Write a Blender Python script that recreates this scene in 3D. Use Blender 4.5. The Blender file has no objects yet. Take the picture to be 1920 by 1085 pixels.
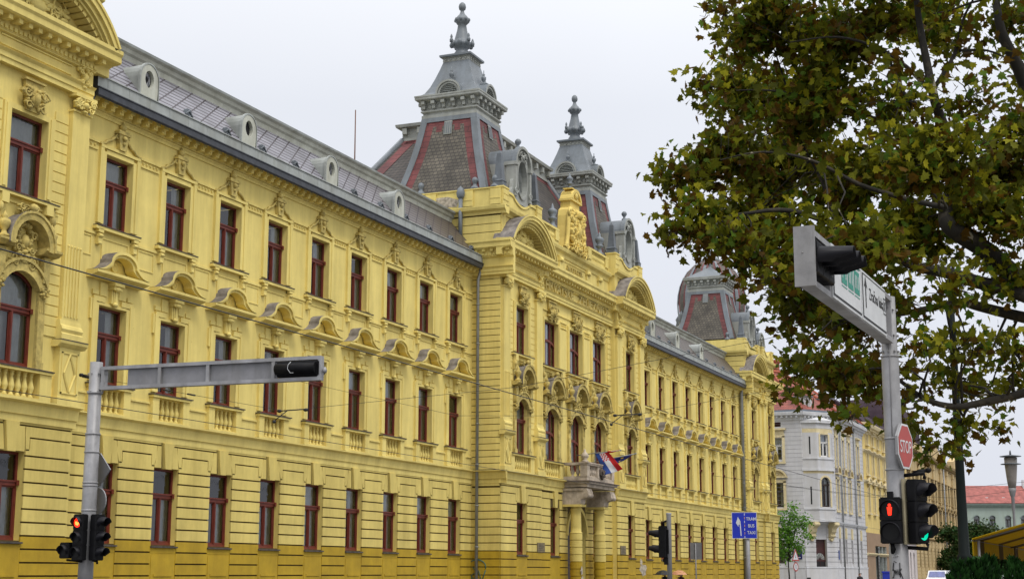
import bpy, bmesh, math, random
from mathutils import Vector, Matrix, noise
R = math.radians
sc = bpy.context.scene
col = sc.collection

# ------------------------------------------------------------------ camera
EYE = Vector((0, -30, 1.6))
YAW, PITCH, ROLL, FPX = 0.396367, 0.185245, 0.001537, 2825.5
cam = bpy.data.cameras.new('camera')
cam.sensor_width = 36; cam.lens = FPX / 1920 * 36
cam.clip_start = 0.3; cam.clip_end = 4000
co = bpy.data.objects.new('camera', cam); col.objects.link(co)
hd = Vector((math.cos(YAW), math.sin(YAW), 0))
fw = hd * math.cos(PITCH) + Vector((0, 0, math.sin(PITCH)))
rt = Vector((math.sin(YAW), -math.cos(YAW), 0)); up = rt.cross(fw)
r2 = rt * math.cos(ROLL) + up * math.sin(ROLL); u2 = up * math.cos(ROLL) - rt * math.sin(ROLL)
M4 = Matrix((r2, u2, -fw)).transposed().to_4x4(); M4.translation = EYE
co.matrix_world = M4
sc.camera = co

def at(depth, side, z=0.0):
    """a place given as metres ahead of and to the right of the viewpoint"""
    p = EYE + hd * depth + rt * side
    return Vector((p.x, p.y, z))

# ------------------------------------------------------------------ light: bright overcast
SUN_EL, SUN_AZ = 57.3, 212.8
w = bpy.data.worlds.new('World'); sc.world = w; w.use_nodes = True
nt = w.node_tree; N = nt.nodes; L = nt.links
bg = N['Background']
sky = N.new('ShaderNodeTexSky'); sky.sky_type = 'NISHITA'; sky.sun_disc = False
sky.sun_elevation = R(SUN_EL); sky.sun_rotation = R(SUN_AZ); sky.dust_density = 6; sky.air_density = 1.0
geo = N.new('ShaderNodeTexCoord')
sep = N.new('ShaderNodeSeparateXYZ'); L.new(geo.outputs['Generated'], sep.inputs[0])
cr = N.new('ShaderNodeValToRGB'); L.new(sep.outputs['Z'], cr.inputs[0])
e = cr.color_ramp.elements
e[0].position = 0.0; e[0].color = (8.0, 8.3, 9.2, 1)
e[1].position = 1.0; e[1].color = (19, 19, 19.8, 1)
for p_, c_ in ((0.08, (8.1, 8.4, 9.25, 1)), (0.3, (8.6, 8.9, 9.6, 1)), (0.42, (11, 11.2, 11.7, 1)), (0.6, (14.5, 14.6, 15.2, 1))):
    q = e.new(p_); q.color = c_
nz = N.new('ShaderNodeTexNoise'); nz.inputs['Scale'].default_value = 2.2; nz.inputs['Detail'].default_value = 4
L.new(geo.outputs['Generated'], nz.inputs['Vector'])
mr = N.new('ShaderNodeMapRange'); mr.inputs[1].default_value = .3; mr.inputs[2].default_value = .7
mr.inputs[3].default_value = .965; mr.inputs[4].default_value = 1.03; L.new(nz.outputs['Fac'], mr.inputs[0])
mu = N.new('ShaderNodeMixRGB'); mu.blend_type = 'MULTIPLY'; mu.inputs[0].default_value = 1
L.new(cr.outputs[0], mu.inputs[1]); L.new(mr.outputs[0], mu.inputs[2])
mx = N.new('ShaderNodeMixRGB'); mx.inputs[0].default_value = 0.93
L.new(sky.outputs[0], mx.inputs[1]); L.new(mu.outputs[0], mx.inputs[2]); L.new(mx.outputs[0], bg.inputs['Color'])
bg.inputs['Strength'].default_value = 0.1
sun = bpy.data.lights.new('sun', 'SUN'); sun.energy = 1.5; sun.angle = R(18); sun.color = (1, .96, .9)
so = bpy.data.objects.new('sun', sun); col.objects.link(so)
so.rotation_euler = Vector((0.40, 0.62, -1.15)).to_track_quat('-Z', 'Y').to_euler()
sc.view_settings.view_transform = 'Standard'; sc.view_settings.look = 'None'
sc.view_settings.exposure = 0; sc.view_settings.gamma = 1
sc.cycles.max_bounces = 6; sc.cycles.transparent_max_bounces = 12

# ------------------------------------------------------------------ materials
def lin(*c):
    if len(c) == 1 and isinstance(c[0], str):
        h = c[0].lstrip('#'); c = [int(h[i:i + 2], 16) for i in (0, 2, 4)]
        c = [x / 255 for x in c]; c = [x / 12.92 if x <= .04045 else ((x + .055) / 1.055) ** 2.4 for x in c]
    return (c[0], c[1], c[2], 1)
def mat(name, c, rough=.7, metal=0, var=.12, scale=1.5, streak=0.0, bump=0.0, bscale=25, c2=None, emit=0, spec=.4, coords='pos', detail=5):
    m = bpy.data.materials.new(name); m.use_nodes = True
    n = m.node_tree.nodes; l = m.node_tree.links; b = n['Principled BSDF']
    b.inputs['Roughness'].default_value = rough; b.inputs['Metallic'].default_value = metal
    b.inputs['Specular IOR Level'].default_value = spec
    g = n.new('ShaderNodeNewGeometry') if coords == 'pos' else n.new('ShaderNodeTexCoord')
    src = g.outputs['Position'] if coords == 'pos' else g.outputs['Object']
    c = lin(*c) if not isinstance(c, str) else lin(c)
    last = None
    if var:
        t = n.new('ShaderNodeTexNoise'); t.inputs['Scale'].default_value = scale; t.inputs['Detail'].default_value = detail; t.inputs['Roughness'].default_value = .65
        l.new(src, t.inputs['Vector'])
        r = n.new('ShaderNodeValToRGB'); l.new(t.outputs['Fac'], r.inputs[0])
        cb = lin(c2) if isinstance(c2, str) else (lin(*c2) if c2 else tuple(x * (1 - 2 * var) for x in c[:3]) + (1,))
        r.color_ramp.elements[0].position = .3; r.color_ramp.elements[0].color = cb
        r.color_ramp.elements[1].position = .68; r.color_ramp.elements[1].color = tuple(min(1, x * (1 + var * .5)) for x in c[:3]) + (1,)
        last = r.outputs[0]
    if streak:
        mp = n.new('ShaderNodeMapping'); mp.inputs['Scale'].default_value = (1.3, 1.3, .14); l.new(src, mp.inputs[0])
        t2 = n.new('ShaderNodeTexNoise'); t2.inputs['Scale'].default_value = 1; t2.inputs['Detail'].default_value = 6; t2.inputs['Roughness'].default_value = .7
        l.new(mp.outputs[0], t2.inputs['Vector'])
        r2_ = n.new('ShaderNodeValToRGB'); r2_.color_ramp.elements[0].position = .34; r2_.color_ramp.elements[1].position = .60
        s = 1 - streak; r2_.color_ramp.elements[0].color = (s, s * .98, s * .93, 1); r2_.color_ramp.elements[1].color = (1, 1, 1, 1)
        l.new(t2.outputs['Fac'], r2_.inputs[0])
        mm = n.new('ShaderNodeMixRGB'); mm.blend_type = 'MULTIPLY'; mm.inputs[0].default_value = 1
        if last: l.new(last, mm.inputs[1])
        else: mm.inputs[1].default_value = c
        l.new(r2_.outputs[0], mm.inputs[2]); last = mm.outputs[0]
    if last: l.new(last, b.inputs['Base Color'])
    else: b.inputs['Base Color'].default_value = c
    if bump:
        t3 = n.new('ShaderNodeTexNoise'); t3.inputs['Scale'].default_value = bscale; t3.inputs['Detail'].default_value = 6
        l.new(src, t3.inputs['Vector']); bp = n.new('ShaderNodeBump'); bp.inputs['Strength'].default_value = bump; bp.inputs['Distance'].default_value = .02
        l.new(t3.outputs['Fac'], bp.inputs['Height']); l.new(bp.outputs[0], b.inputs['Normal'])
    if emit:
        b.inputs['Emission Color'].default_value = c; b.inputs['Emission Strength'].default_value = emit
    return m

YEL = (0.82, 0.668, 0.210)
M = {}
M['yellow'] = mat('yellow_stucco', YEL, .85, var=.07, scale=.6, streak=.20, bump=.25, bscale=40)
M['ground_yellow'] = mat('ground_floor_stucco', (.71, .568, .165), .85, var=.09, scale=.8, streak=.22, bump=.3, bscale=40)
M['plinth_yellow'] = mat('ochre_plinth_paint', (.46, .305, .016), .8, var=.12, scale=1.2, streak=.15, bump=.3, bscale=40)
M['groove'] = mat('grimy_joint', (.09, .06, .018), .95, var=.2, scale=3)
M['ornament'] = mat('ornament_stucco', (.62, .49, .15), .85, var=.28, scale=3.5, streak=.12, bump=.3, bscale=30)
M['bright'] = mat('fresh_yellow_stucco', (.78, .60, .17), .85, var=.07, scale=1.2, streak=.10, bump=.25)
M['sill'] = mat('lead_sill', (.085, .07, .055), .7, var=.3, scale=6)
M['lead'] = mat('weathered_lead', (.25, .225, .20), .75, var=.45, scale=2.2, streak=.35, c2=(.09, .08, .078))
M['redwood'] = mat('red_brown_frame', (.155, .030, .018), .5, var=.15, scale=4, spec=.3)
M['whitewood'] = mat('white_frame', (.72, .72, .70), .5, var=.06, scale=4)
M['darkwood'] = mat('dark_frame', (.05, .035, .03), .5, var=.1)
M['zinc'] = mat('grey_green_zinc', (.175, .20, .22), .5, metal=0, var=.13, scale=1.3, streak=.22, spec=.5)
M['zinc_pale'] = mat('pale_grey_moulding', (.37, .385, .355), .7, var=.12, scale=1.5, streak=.22)
M['zinc_dark'] = mat('zinc_dark', (.14, .16, .18), .5, var=.18, scale=1.5, streak=.25)
M['gutter'] = mat('slate_gutter', (.045, .05, .06), .5, var=.25, scale=3)
M['band'] = mat('weathered_zinc_band', (.36, .385, .365), .55, var=.12, scale=1.5, streak=.2)
M['band_pale'] = mat('cream_grey_cornice', (.52, .53, .45), .7, var=.12, scale=1.5, streak=.25)
M['slat'] = mat('grey_louvre', (.30, .32, .30), .6, var=.15, scale=4)
M['black'] = mat('dark_void', (.006, .006, .007), .9, var=0)
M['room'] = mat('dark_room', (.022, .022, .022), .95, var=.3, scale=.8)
M['stone'] = mat('weathered_limestone', (.58, .49, .38), .9, var=.28, scale=1.8, streak=.4, bump=.4, bscale=20)
M['stone_dark'] = mat('sooty_limestone', (.18, .145, .12), .9, var=.35, scale=1.6, streak=.4, bump=.4)
M['plaque'] = mat('bronze_plaque', (.22, .17, .08), .5, metal=.3, var=.2, scale=8)
M['peel'] = mat('bare_plaster_patch', (.52, .45, .34), .95, var=.35, scale=6, bump=.4)
M['galv'] = mat('galvanised_steel', (.36, .36, .37), .5, metal=.25, var=.14, scale=3, streak=.25, bump=.1, coords='obj')
M['galv_dark'] = mat('galvanised_panel', (.25, .25, .26), .55, metal=.2, var=.12, scale=2.5, streak=.2, coords='obj')
M['pipe'] = mat('downpipe_zinc', (.30, .31, .31), .45, metal=.3, var=.15, scale=2, streak=.2)
M['plastic'] = mat('black_plastic', (.007, .007, .008), .55, var=.2, scale=6, coords='obj', spec=.14)
M['visor'] = mat('visor_plastic', (.009, .009, .012), .5, var=.2, scale=6, coords='obj', spec=.2)
M['lens_off'] = mat('dark_lens', (.012, .012, .012), .3, var=0, spec=.12)
M['lens_red'] = mat('lit_red_lens', (1, .025, .006), .3, var=0, emit=1.8)
M['lens_orange'] = mat('lit_red_core', (1, .25, .04), .3, var=0, emit=2.5)
M['lens_green'] = mat('lit_green_lens', (.0, .42, .24), .3, var=0, emit=1.6)
M['sign_red'] = mat('sign_red', (.38, .032, .02), .4, var=.08, scale=5, coords='obj')
M['sign_white'] = mat('sign_white', (.60, .615, .62), .4, var=.05, scale=4, coords='obj')
M['sign_blue'] = mat('sign_blue', (.012, .03, .42), .4, var=.08, scale=2, coords='obj')
M['sign_green'] = mat('sign_green', (.015, .24, .17), .4, var=0)
M['sign_black'] = mat('sign_black', (.012, .012, .012), .5, var=0)
M['sign_back'] = mat('sign_back_grey', (.15, .148, .145), .6, var=.1, scale=3, coords='obj')
M['wire'] = mat('wire_black', (.02, .02, .02), .6, var=0)
M['teal_paint'] = mat('teal_spray', (.01, .13, .13), .6, var=0)
M['black_paint'] = mat('black_spray', (.02, .02, .02), .6, var=0)
M['white_paint'] = mat('white_spray', (.75, .75, .75), .6, var=.3, scale=10)

def nodes(m): return m.node_tree.nodes, m.node_tree.links, m.node_tree.nodes['Principled BSDF']
def tile_mat(name, c1, c2, mortar, kind, cw, ch, mort=.02, rough=.7, rotx=1.0):
    """courses of tiles; u runs along the wall line (x+y), v up"""
    m = bpy.data.materials.new(name); m.use_nodes = True; n, l, b = nodes(m)
    g = n.new('ShaderNodeNewGeometry'); s = n.new('ShaderNodeSeparateXYZ'); l.new(g.outputs['Position'], s.inputs[0])
    ad = n.new('ShaderNodeMath'); ad.operation = 'ADD'; l.new(s.outputs['X'], ad.inputs[0]); l.new(s.outputs['Y'], ad.inputs[1])
    cb = n.new('ShaderNodeCombineXYZ'); l.new(ad.outputs[0], cb.inputs[0]); l.new(s.outputs['Z'], cb.inputs[1])
    br = n.new('ShaderNodeTexBrick'); l.new(cb.outputs[0], br.inputs['Vector'])
    br.inputs['Scale'].default_value = 1; br.inputs['Brick Width'].default_value = cw; br.inputs['Row Height'].default_value = ch
    br.inputs['Mortar Size'].default_value = mort; br.inputs['Mortar Smooth'].default_value = .3
    br.inputs['Color1'].default_value = lin(*c1); br.inputs['Color2'].default_value = lin(*c2); br.inputs['Mortar'].default_value = lin(*mortar)
    t = n.new('ShaderNodeTexNoise'); t.inputs['Scale'].default_value = 1.1; t.inputs['Detail'].default_value = 6; l.new(g.outputs['Position'], t.inputs['Vector'])
    r = n.new('ShaderNodeMapRange'); r.inputs[1].default_value = .3; r.inputs[2].default_value = .7; r.inputs[3].default_value = .62; r.inputs[4].default_value = 1.25; l.new(t.outputs['Fac'], r.inputs[0])
    mm = n.new('ShaderNodeMixRGB'); mm.blend_type = 'MULTIPLY'; mm.inputs[0].default_value = 1
    l.new(br.outputs['Color'], mm.inputs[1]); l.new(r.outputs[0], mm.inputs[2]); l.new(mm.outputs[0], b.inputs['Base Color'])
    # each course is a tilted tile: saw-tooth height
    dv = n.new('ShaderNodeMath'); dv.operation = 'DIVIDE'; l.new(s.outputs['Z'], dv.inputs[0]); dv.inputs[1].default_value = ch
    fr = n.new('ShaderNodeMath'); fr.operation = 'FRACT'; l.new(dv.outputs[0], fr.inputs[0])
    sb = n.new('ShaderNodeMath'); sb.operation = 'SUBTRACT'; l.new(br.outputs['Fac'], sb.inputs[0]); l.new(fr.outputs[0], sb.inputs[1])
    inv = n.new('ShaderNodeMath'); inv.operation = 'MULTIPLY'; l.new(sb.outputs[0], inv.inputs[0]); inv.inputs[1].default_value = -1
    bp = n.new('ShaderNodeBump'); bp.inputs['Strength'].default_value = .5; bp.inputs['Distance'].default_value = .03
    l.new(fr.outputs[0], bp.inputs['Height']); bp.invert = True; l.new(bp.outputs[0], b.inputs['Normal'])
    b.inputs['Roughness'].default_value = rough
    return m
def leaf_mat(name, c, c2, trans=.45, rough=.55):
    m = bpy.data.materials.new(name); m.use_nodes = True; n, l, b = nodes(m); o = n['Material Output']
    g = n.new('ShaderNodeNewGeometry'); t = n.new('ShaderNodeTexNoise'); t.inputs['Scale'].default_value = 6; t.inputs['Detail'].default_value = 3; l.new(g.outputs['Position'], t.inputs['Vector'])
    r = n.new('ShaderNodeValToRGB'); r.color_ramp.elements[0].position = .35; r.color_ramp.elements[1].position = .65; r.color_ramp.elements[0].color = lin(*c); r.color_ramp.elements[1].color = lin(*c2); l.new(t.outputs['Fac'], r.inputs[0])
    l.new(r.outputs[0], b.inputs['Base Color']); b.inputs['Roughness'].default_value = rough; b.inputs['Specular IOR Level'].default_value = .1
    tr = n.new('ShaderNodeBsdfTranslucent'); l.new(r.outputs[0], tr.inputs[0]); mi = n.new('ShaderNodeMixShader'); mi.inputs[0].default_value = trans
    l.new(b.outputs[0], mi.inputs[1]); l.new(tr.outputs[0], mi.inputs[2]); l.new(mi.outputs[0], o.inputs[0]); return m
M['scales'] = tile_mat('brown_scale_tiles', (.135, .118, .088), (.085, .075, .058), (.04, .035, .03), 0, .24, .19, .022)
M['scales_dark'] = tile_mat('dark_scale_tiles', (.085, .07, .055), (.055, .047, .04), (.02, .018, .016), 0, .28, .2, .025)
M['redtile'] = tile_mat('red_border_tiles', (.165, .042, .040), (.13, .034, .033), (.07, .02, .02), 0, 1.2, .30, .018)
M['rooftile'] = tile_mat('orange_red_tiles', (.30, .085, .055), (.23, .06, .045), (.09, .03, .025), 0, .26, .26, .02)
M['redsheet'] = tile_mat('far_red_roof_tiles', (.34, .10, .08), (.29, .085, .07), (.25, .075, .06), 0, .4, .35, .02)
def shingle_mat():
    m = bpy.data.materials.new('diagonal_slate_shingles'); m.use_nodes = True; n, l, b = nodes(m)
    g = n.new('ShaderNodeNewGeometry'); s = n.new('ShaderNodeSeparateXYZ'); l.new(g.outputs['Position'], s.inputs[0])
    def math_(op, a, b_=None):
        q = n.new('ShaderNodeMath'); q.operation = op
        for i, x in enumerate((a, b_)):
            if x is None: continue
            if isinstance(x, (int, float)): q.inputs[i].default_value = x
            else: l.new(x, q.inputs[i])
        return q.outputs[0]
    X, Z = s.outputs['X'], s.outputs['Z']
    rows = math_('FRACT', math_('DIVIDE', Z, .2))
    rl = math_('LESS_THAN', rows, .3)
    diag = math_('FRACT', math_('DIVIDE', math_('SUBTRACT', X, math_('MULTIPLY', Z, 1.9)), .85))
    dl = math_('LESS_THAN', diag, .10)
    ln = math_('MAXIMUM', math_('MULTIPLY', rl, .9), dl)
    t = n.new('ShaderNodeTexNoise'); t.inputs['Scale'].default_value = .9; t.inputs['Detail'].default_value = 7; l.new(g.outputs['Position'], t.inputs['Vector'])
    r = n.new('ShaderNodeValToRGB'); l.new(t.outputs['Fac'], r.inputs[0])
    r.color_ramp.elements[0].position = .32; r.color_ramp.elements[0].color = (.17, .168, .185, 1)
    r.color_ramp.elements[1].position = .7; r.color_ramp.elements[1].color = (.29, .285, .318, 1)
    # towards the palace centre the shingles are browner and mossy
    mrx = n.new('ShaderNodeMapRange'); mrx.inputs[1].default_value = 53; mrx.inputs[2].default_value = 64; l.new(X, mrx.inputs[0])
    mb_ = n.new('ShaderNodeMixRGB'); mb_.inputs[2].default_value = (.095, .078, .058, 1); l.new(r.outputs[0], mb_.inputs[1]); l.new(mrx.outputs[0], mb_.inputs[0])
    mm = n.new('ShaderNodeMixRGB'); mm.inputs[2].default_value = (.035, .026, .03, 1); l.new(mb_.outputs[0], mm.inputs[1])
    l.new(ln, mm.inputs[0]); l.new(mm.outputs[0], b.inputs['Base Color'])
    bp = n.new('ShaderNodeBump'); bp.inputs['Strength'].default_value = .5; bp.inputs['Distance'].default_value = .02; bp.invert = True
    l.new(ln, bp.inputs['Height']); l.new(bp.outputs[0], b.inputs['Normal'])
    b.inputs['Roughness'].default_value = .5
    return m
M['shingle'] = shingle_mat()
def glass_mat(name, tint, gloss=1.0):
    m = bpy.data.materials.new(name); m.use_nodes = True; n = m.node_tree.nodes; l = m.node_tree.links
    n.remove(n['Principled BSDF']); o = n['Material Output']
    tr = n.new('ShaderNodeBsdfTransparent'); tr.inputs[0].default_value = tint
    gl = n.new('ShaderNodeBsdfGlossy'); gl.inputs['Roughness'].default_value = .03; gl.inputs[0].default_value = (gloss, gloss, gloss * 1.02, 1)
    fr = n.new('ShaderNodeFresnel'); fr.inputs[0].default_value = 1.65
    g = n.new('ShaderNodeNewGeometry'); t = n.new('ShaderNodeTexNoise'); t.inputs['Scale'].default_value = 1.3; l.new(g.outputs['Position'], t.inputs['Vector'])
    bp = n.new('ShaderNodeBump'); bp.inputs['Strength'].default_value = .12; bp.inputs['Distance'].default_value = .05; l.new(t.outputs['Fac'], bp.inputs['Height'])
    l.new(bp.outputs[0], gl.inputs['Normal'])
    mi = n.new('ShaderNodeMixShader'); l.new(fr.outputs[0], mi.inputs[0]); l.new(tr.outputs[0], mi.inputs[1]); l.new(gl.outputs[0], mi.inputs[2])
    l.new(mi.outputs[0], o.inputs[0]); return m
M['glass'] = glass_mat('window_glass', (.80, .83, .83, 1), 1.0)
M['curtain'] = mat('net_curtain', (.55, .56, .53), .9, var=.12, scale=3)
M['curtain_white'] = mat('white_blind', (.72, .75, .80), .9, var=.05, scale=2)

# ------------------------------------------------------------------ mesh building
class MB:
    def __init__(s): s.v = []; s.f = []; s.m = []; s.s = []; s.T = None
    def P(s, p):
        s.v.append(tuple(s.T(*p)) if s.T else tuple(p)); return len(s.v) - 1
    def face(s, pts, m=0, sm=False):
        s.f.append([s.P(p) for p in pts]); s.m.append(m); s.s.append(sm)
    def idx(s, ids, m=0, sm=False): s.f.append(ids); s.m.append(m); s.s.append(sm)
    def box(s, x0, x1, y0, y1, z0, z1, m=0, mt=None):
        a = [s.P(p) for p in ((x0, y0, z0), (x1, y0, z0), (x1, y1, z0), (x0, y1, z0), (x0, y0, z1), (x1, y0, z1), (x1, y1, z1), (x0, y1, z1))]
        for k, q in enumerate(((0, 3, 2, 1), (4, 5, 6, 7), (0, 1, 5, 4), (1, 2, 6, 5), (2, 3, 7, 6), (3, 0, 4, 7))):
            s.idx([a[i] for i in q], mt if (k == 1 and mt is not None) else m)
    def prism(s, poly, y0, y1, m=0, mside=None, caps=True, closed=True, sm=False):
        """poly of (x,z) extruded along y"""
        a = [s.P((x, y0, z)) for x, z in poly]; b = [s.P((x, y1, z)) for x, z in poly]; n = len(poly)
        for i in range(n if closed else n - 1):
            j = (i + 1) % n; s.idx([a[i], a[j], b[j], b[i]], m if mside is None else mside, sm)
        if caps: s.idx(a, m); s.idx(b[::-1], m)
    def profx(s, prof, x0, x1, m=0, caps=True):
        """moulding: profile of (y,z[,mat]) run along x, closed back to the wall"""
        a = [s.P((x0, q[0], q[1])) for q in prof]; b = [s.P((x1, q[0], q[1])) for q in prof]; n = len(prof)
        for i in range(n - 1):
            s.idx([a[i], b[i], b[i + 1], a[i + 1]], prof[i][2] if len(prof[i]) > 2 else m)
        if caps: s.idx(a[::-1], m); s.idx(b, m)
    def ring(s, c, r, seg, ax=(1, 0, 0), ay=(0, 1, 0), ph=0):
        c = Vector(c); ax = Vector(ax); ay = Vector(ay)
        return [s.P(c + ax * (r * math.cos(2 * math.pi * i / seg + ph)) + ay * (r * math.sin(2 * math.pi * i / seg + ph))) for i in range(seg)]
    def lathe(s, prof, cx, cy, z0=0, seg=12, m=0, sm=True, ph=0, cap=True):
        prev = None
        for r, z in prof:
            rg = s.ring((cx, cy, z0 + z), max(r, .0005), seg, ph=ph)
            if prev:
                for i in range(seg): s.idx([prev[i], prev[(i + 1) % seg], rg[(i + 1) % seg], rg[i]], m, sm)
            elif cap: s.idx(rg[::-1], m)
            prev = rg
        if cap: s.idx(prev, m)
    def tube(s, pts, rs, seg=8, m=0, sm=True, cap=True):
        pts = [Vector(p) for p in pts]; prev = None
        if not hasattr(rs, '__len__'): rs = [rs] * len(pts)
        nrm = None
        for i, p in enumerate(pts):
            d = (pts[min(i + 1, len(pts) - 1)] - pts[max(i - 1, 0)]).normalized()
            if nrm is None:
                nrm = d.cross(Vector((0, 0, 1)));
                if nrm.length < 1e-3: nrm = Vector((1, 0, 0))
            nrm = (nrm - d * nrm.dot(d)).normalized(); bn = d.cross(nrm)
            rg = s.ring(p, rs[i], seg, nrm, bn)
            if prev:
                for k in range(seg): s.idx([prev[k], prev[(k + 1) % seg], rg[(k + 1) % seg], rg[k]], m, sm)
            elif cap: s.idx(rg[::-1], m)
            prev = rg
        if cap: s.idx(prev, m)
    def blob(s, c, rx, ry, rz, m=0, seg=7, rows=4):
        prev = None; top = None
        for j in range(rows + 1):
            t = math.pi * j / rows; z = math.cos(t); r = max(math.sin(t), .02)
            rg = [s.P((c[0] + rx * r * math.cos(2 * math.pi * i / seg), c[1] + ry * r * math.sin(2 * math.pi * i / seg), c[2] + rz * z)) for i in range(seg)]
            if prev:
                for i in range(seg): s.idx([prev[i], rg[i], rg[(i + 1) % seg], prev[(i + 1) % seg]], m, True)
            prev = rg
    def obox(s, c, ax, ay, az, m=0):
        c, ax, ay, az = map(Vector, (c, ax, ay, az)); a = []
        for z in (-1, 1):
            for x, y in ((-1, -1), (1, -1), (1, 1), (-1, 1)): a.append(s.P(c + ax * x + ay * y + az * z))
        for q in ((0, 3, 2, 1), (4, 5, 6, 7), (0, 1, 5, 4), (1, 2, 6, 5), (2, 3, 7, 6), (3, 0, 4, 7)): s.idx([a[i] for i in q], m)
    def build(s, name, mats, parent=None, off=(0, 0, 0), loc=(0, 0, 0)):
        me = bpy.data.meshes.new(name)
        ox, oy, oz = off
        me.from_pydata([(x - ox, y - oy, z - oz) for x, y, z in s.v], [], s.f)
        if not isinstance(mats, (list, tuple)): mats = [mats]
        for q in mats: me.materials.append(M[q] if isinstance(q, str) else q)
        me.polygons.foreach_set('material_index', s.m); me.polygons.foreach_set('use_smooth', s.s)
        me.update()
        o = bpy.data.objects.new(name, me); col.objects.link(o); o.location = loc
        if parent: o.parent = parent
        return o

def tag(o, label=None, cat=None, group=None, kind=None):
    if label: o['label'] = label
    if cat: o['category'] = cat
    if group: o['group'] = group
    if kind: o['kind'] = kind
    return o
def empty(name, loc, rz=0, label=None, cat=None, group=None):
    o = bpy.data.objects.new(name, None); col.objects.link(o); o.location = loc; o.rotation_euler = (0, 0, rz); o.empty_display_size = .3
    return tag(o, label, cat, group)
def copy_tree(o, parent, loc=None):
    c = o.copy(); col.objects.link(c); c.parent = parent
    if loc is not None: c.location = loc
    for ch in o.children: copy_tree(ch, c)
    return c
def text_mesh(txt, size, extrude, sx=1.0, align='LEFT', bold=0.0):
    cu = bpy.data.curves.new('lettering', 'FONT'); cu.body = txt; cu.size = size; cu.extrude = extrude; cu.align_x = align; cu.offset = bold
    o = bpy.data.objects.new('lettering', cu); col.objects.link(o)
    dg = bpy.context.evaluated_depsgraph_get(); me = bpy.data.meshes.new_from_object(o.evaluated_get(dg))
    bpy.data.objects.remove(o); bpy.data.curves.remove(cu)
    vs = [(v.co.x * sx, v.co.y, v.co.z) for v in me.vertices]; fs = [list(p.vertices) for p in me.polygons]
    bpy.data.meshes.remove(me); return vs, fs
def add_text(mb, txt, size, extrude, fn, m=0, sx=1.0, align='LEFT', bold=0.0):
    """fn maps (along, up, out) to the builder's coordinates"""
    vs, fs = text_mesh(txt, size, extrude, sx, align, bold)
    ids = [mb.P(fn(*v)) for v in vs]
    for f in fs: mb.idx([ids[i] for i in f], m)
# ------------------------------------------------------------------ the yellow palace
BO = (78.0, 4.0, 0.0)
palace = empty('railway_palace', BO, 0, 'long yellow three-storey palace with grey towers, red window frames and a stone balcony', 'building')
def bpart(mb, name, mats, parent=None, base=None):
    """a part of the palace given in world metres; base = where its own origin sits"""
    if base is None: base = BO
    o = mb.build(name, mats, parent or palace, base, (base[0] - BO[0], base[1] - BO[1], base[2] - BO[2]))
    return o
def rows_z(): return dict(G=(2.46, 4.95), M=(7.36, 9.82), T=(12.35, 14.70))

def wall_sheet(mb, x0, x1, z0, z1, y, ops, depth, m=0, mr=None):
    """front sheet with rectangular or round-headed openings (xa, xb, za, zb, rise) and their reveals"""
    if mr is None: mr = m
    xs = sorted({x0, x1} | {o[0] for o in ops} | {o[1] for o in ops}); zs = sorted({z0, z1} | {o[2] for o in ops} | {o[3] for o in ops})
    xs = [x for x in xs if x0 <= x <= x1]; zs = [z for z in zs if z0 <= z <= z1]
    for i in range(len(xs) - 1):
        for j in range(len(zs) - 1):
            cx, cz = (xs[i] + xs[i + 1]) / 2, (zs[j] + zs[j + 1]) / 2
            if any(o[0] < cx < o[1] and o[2] < cz < o[3] for o in ops): continue
            mb.face([(xs[i], y, zs[j]), (xs[i + 1], y, zs[j]), (xs[i + 1], y, zs[j + 1]), (xs[i], y, zs[j + 1])], m)
    for o in ops:
        xa, xb, za, zb = o[:4]; rise = o[4] if len(o) > 4 else 0; d = y + depth; zt = zb - rise
        mb.face([(xa, y, za), (xa, y, zt), (xa, d, zt), (xa, d, za)], mr); mb.face([(xb, y, za), (xb, d, za), (xb, d, zt), (xb, y, zt)], mr)
        mb.face([(xa, y, za), (xa, d, za), (xb, d, za), (xb, y, za)], mr)
        if rise:
            pts = arc_pts((xa + xb) / 2, zt, (xb - xa) / 2, rise, 10)
            h = len(pts) // 2
            for k in range(len(pts) - 1):
                a, b = pts[k], pts[k + 1]
                mb.face([(a[0], y, a[1]), (b[0], y, b[1]), (b[0], d, b[1]), (a[0], d, a[1])], mr)
            mb.face([(p[0], y, p[1]) for p in pts[:h + 1]] + [(xa, y, zb)], m); mb.face([(p[0], y, p[1]) for p in pts[h:]] + [(xb, y, zb)], m)
        else: mb.face([(xa, y, zb), (xb, y, zb), (xb, d, zb), (xa, d, zb)], mr)
def arc_pts(cx, z0, half, rise, n):
    Rr = (half * half + rise * rise) / (2 * rise); a = math.asin(min(1, half / Rr)) if rise <= half else math.pi - math.asin(half / Rr)
    return [(cx + Rr * math.sin(-a + 2 * a * k / n), z0 + rise - Rr + Rr * math.cos(-a + 2 * a * k / n)) for k in range(n + 1)]
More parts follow.
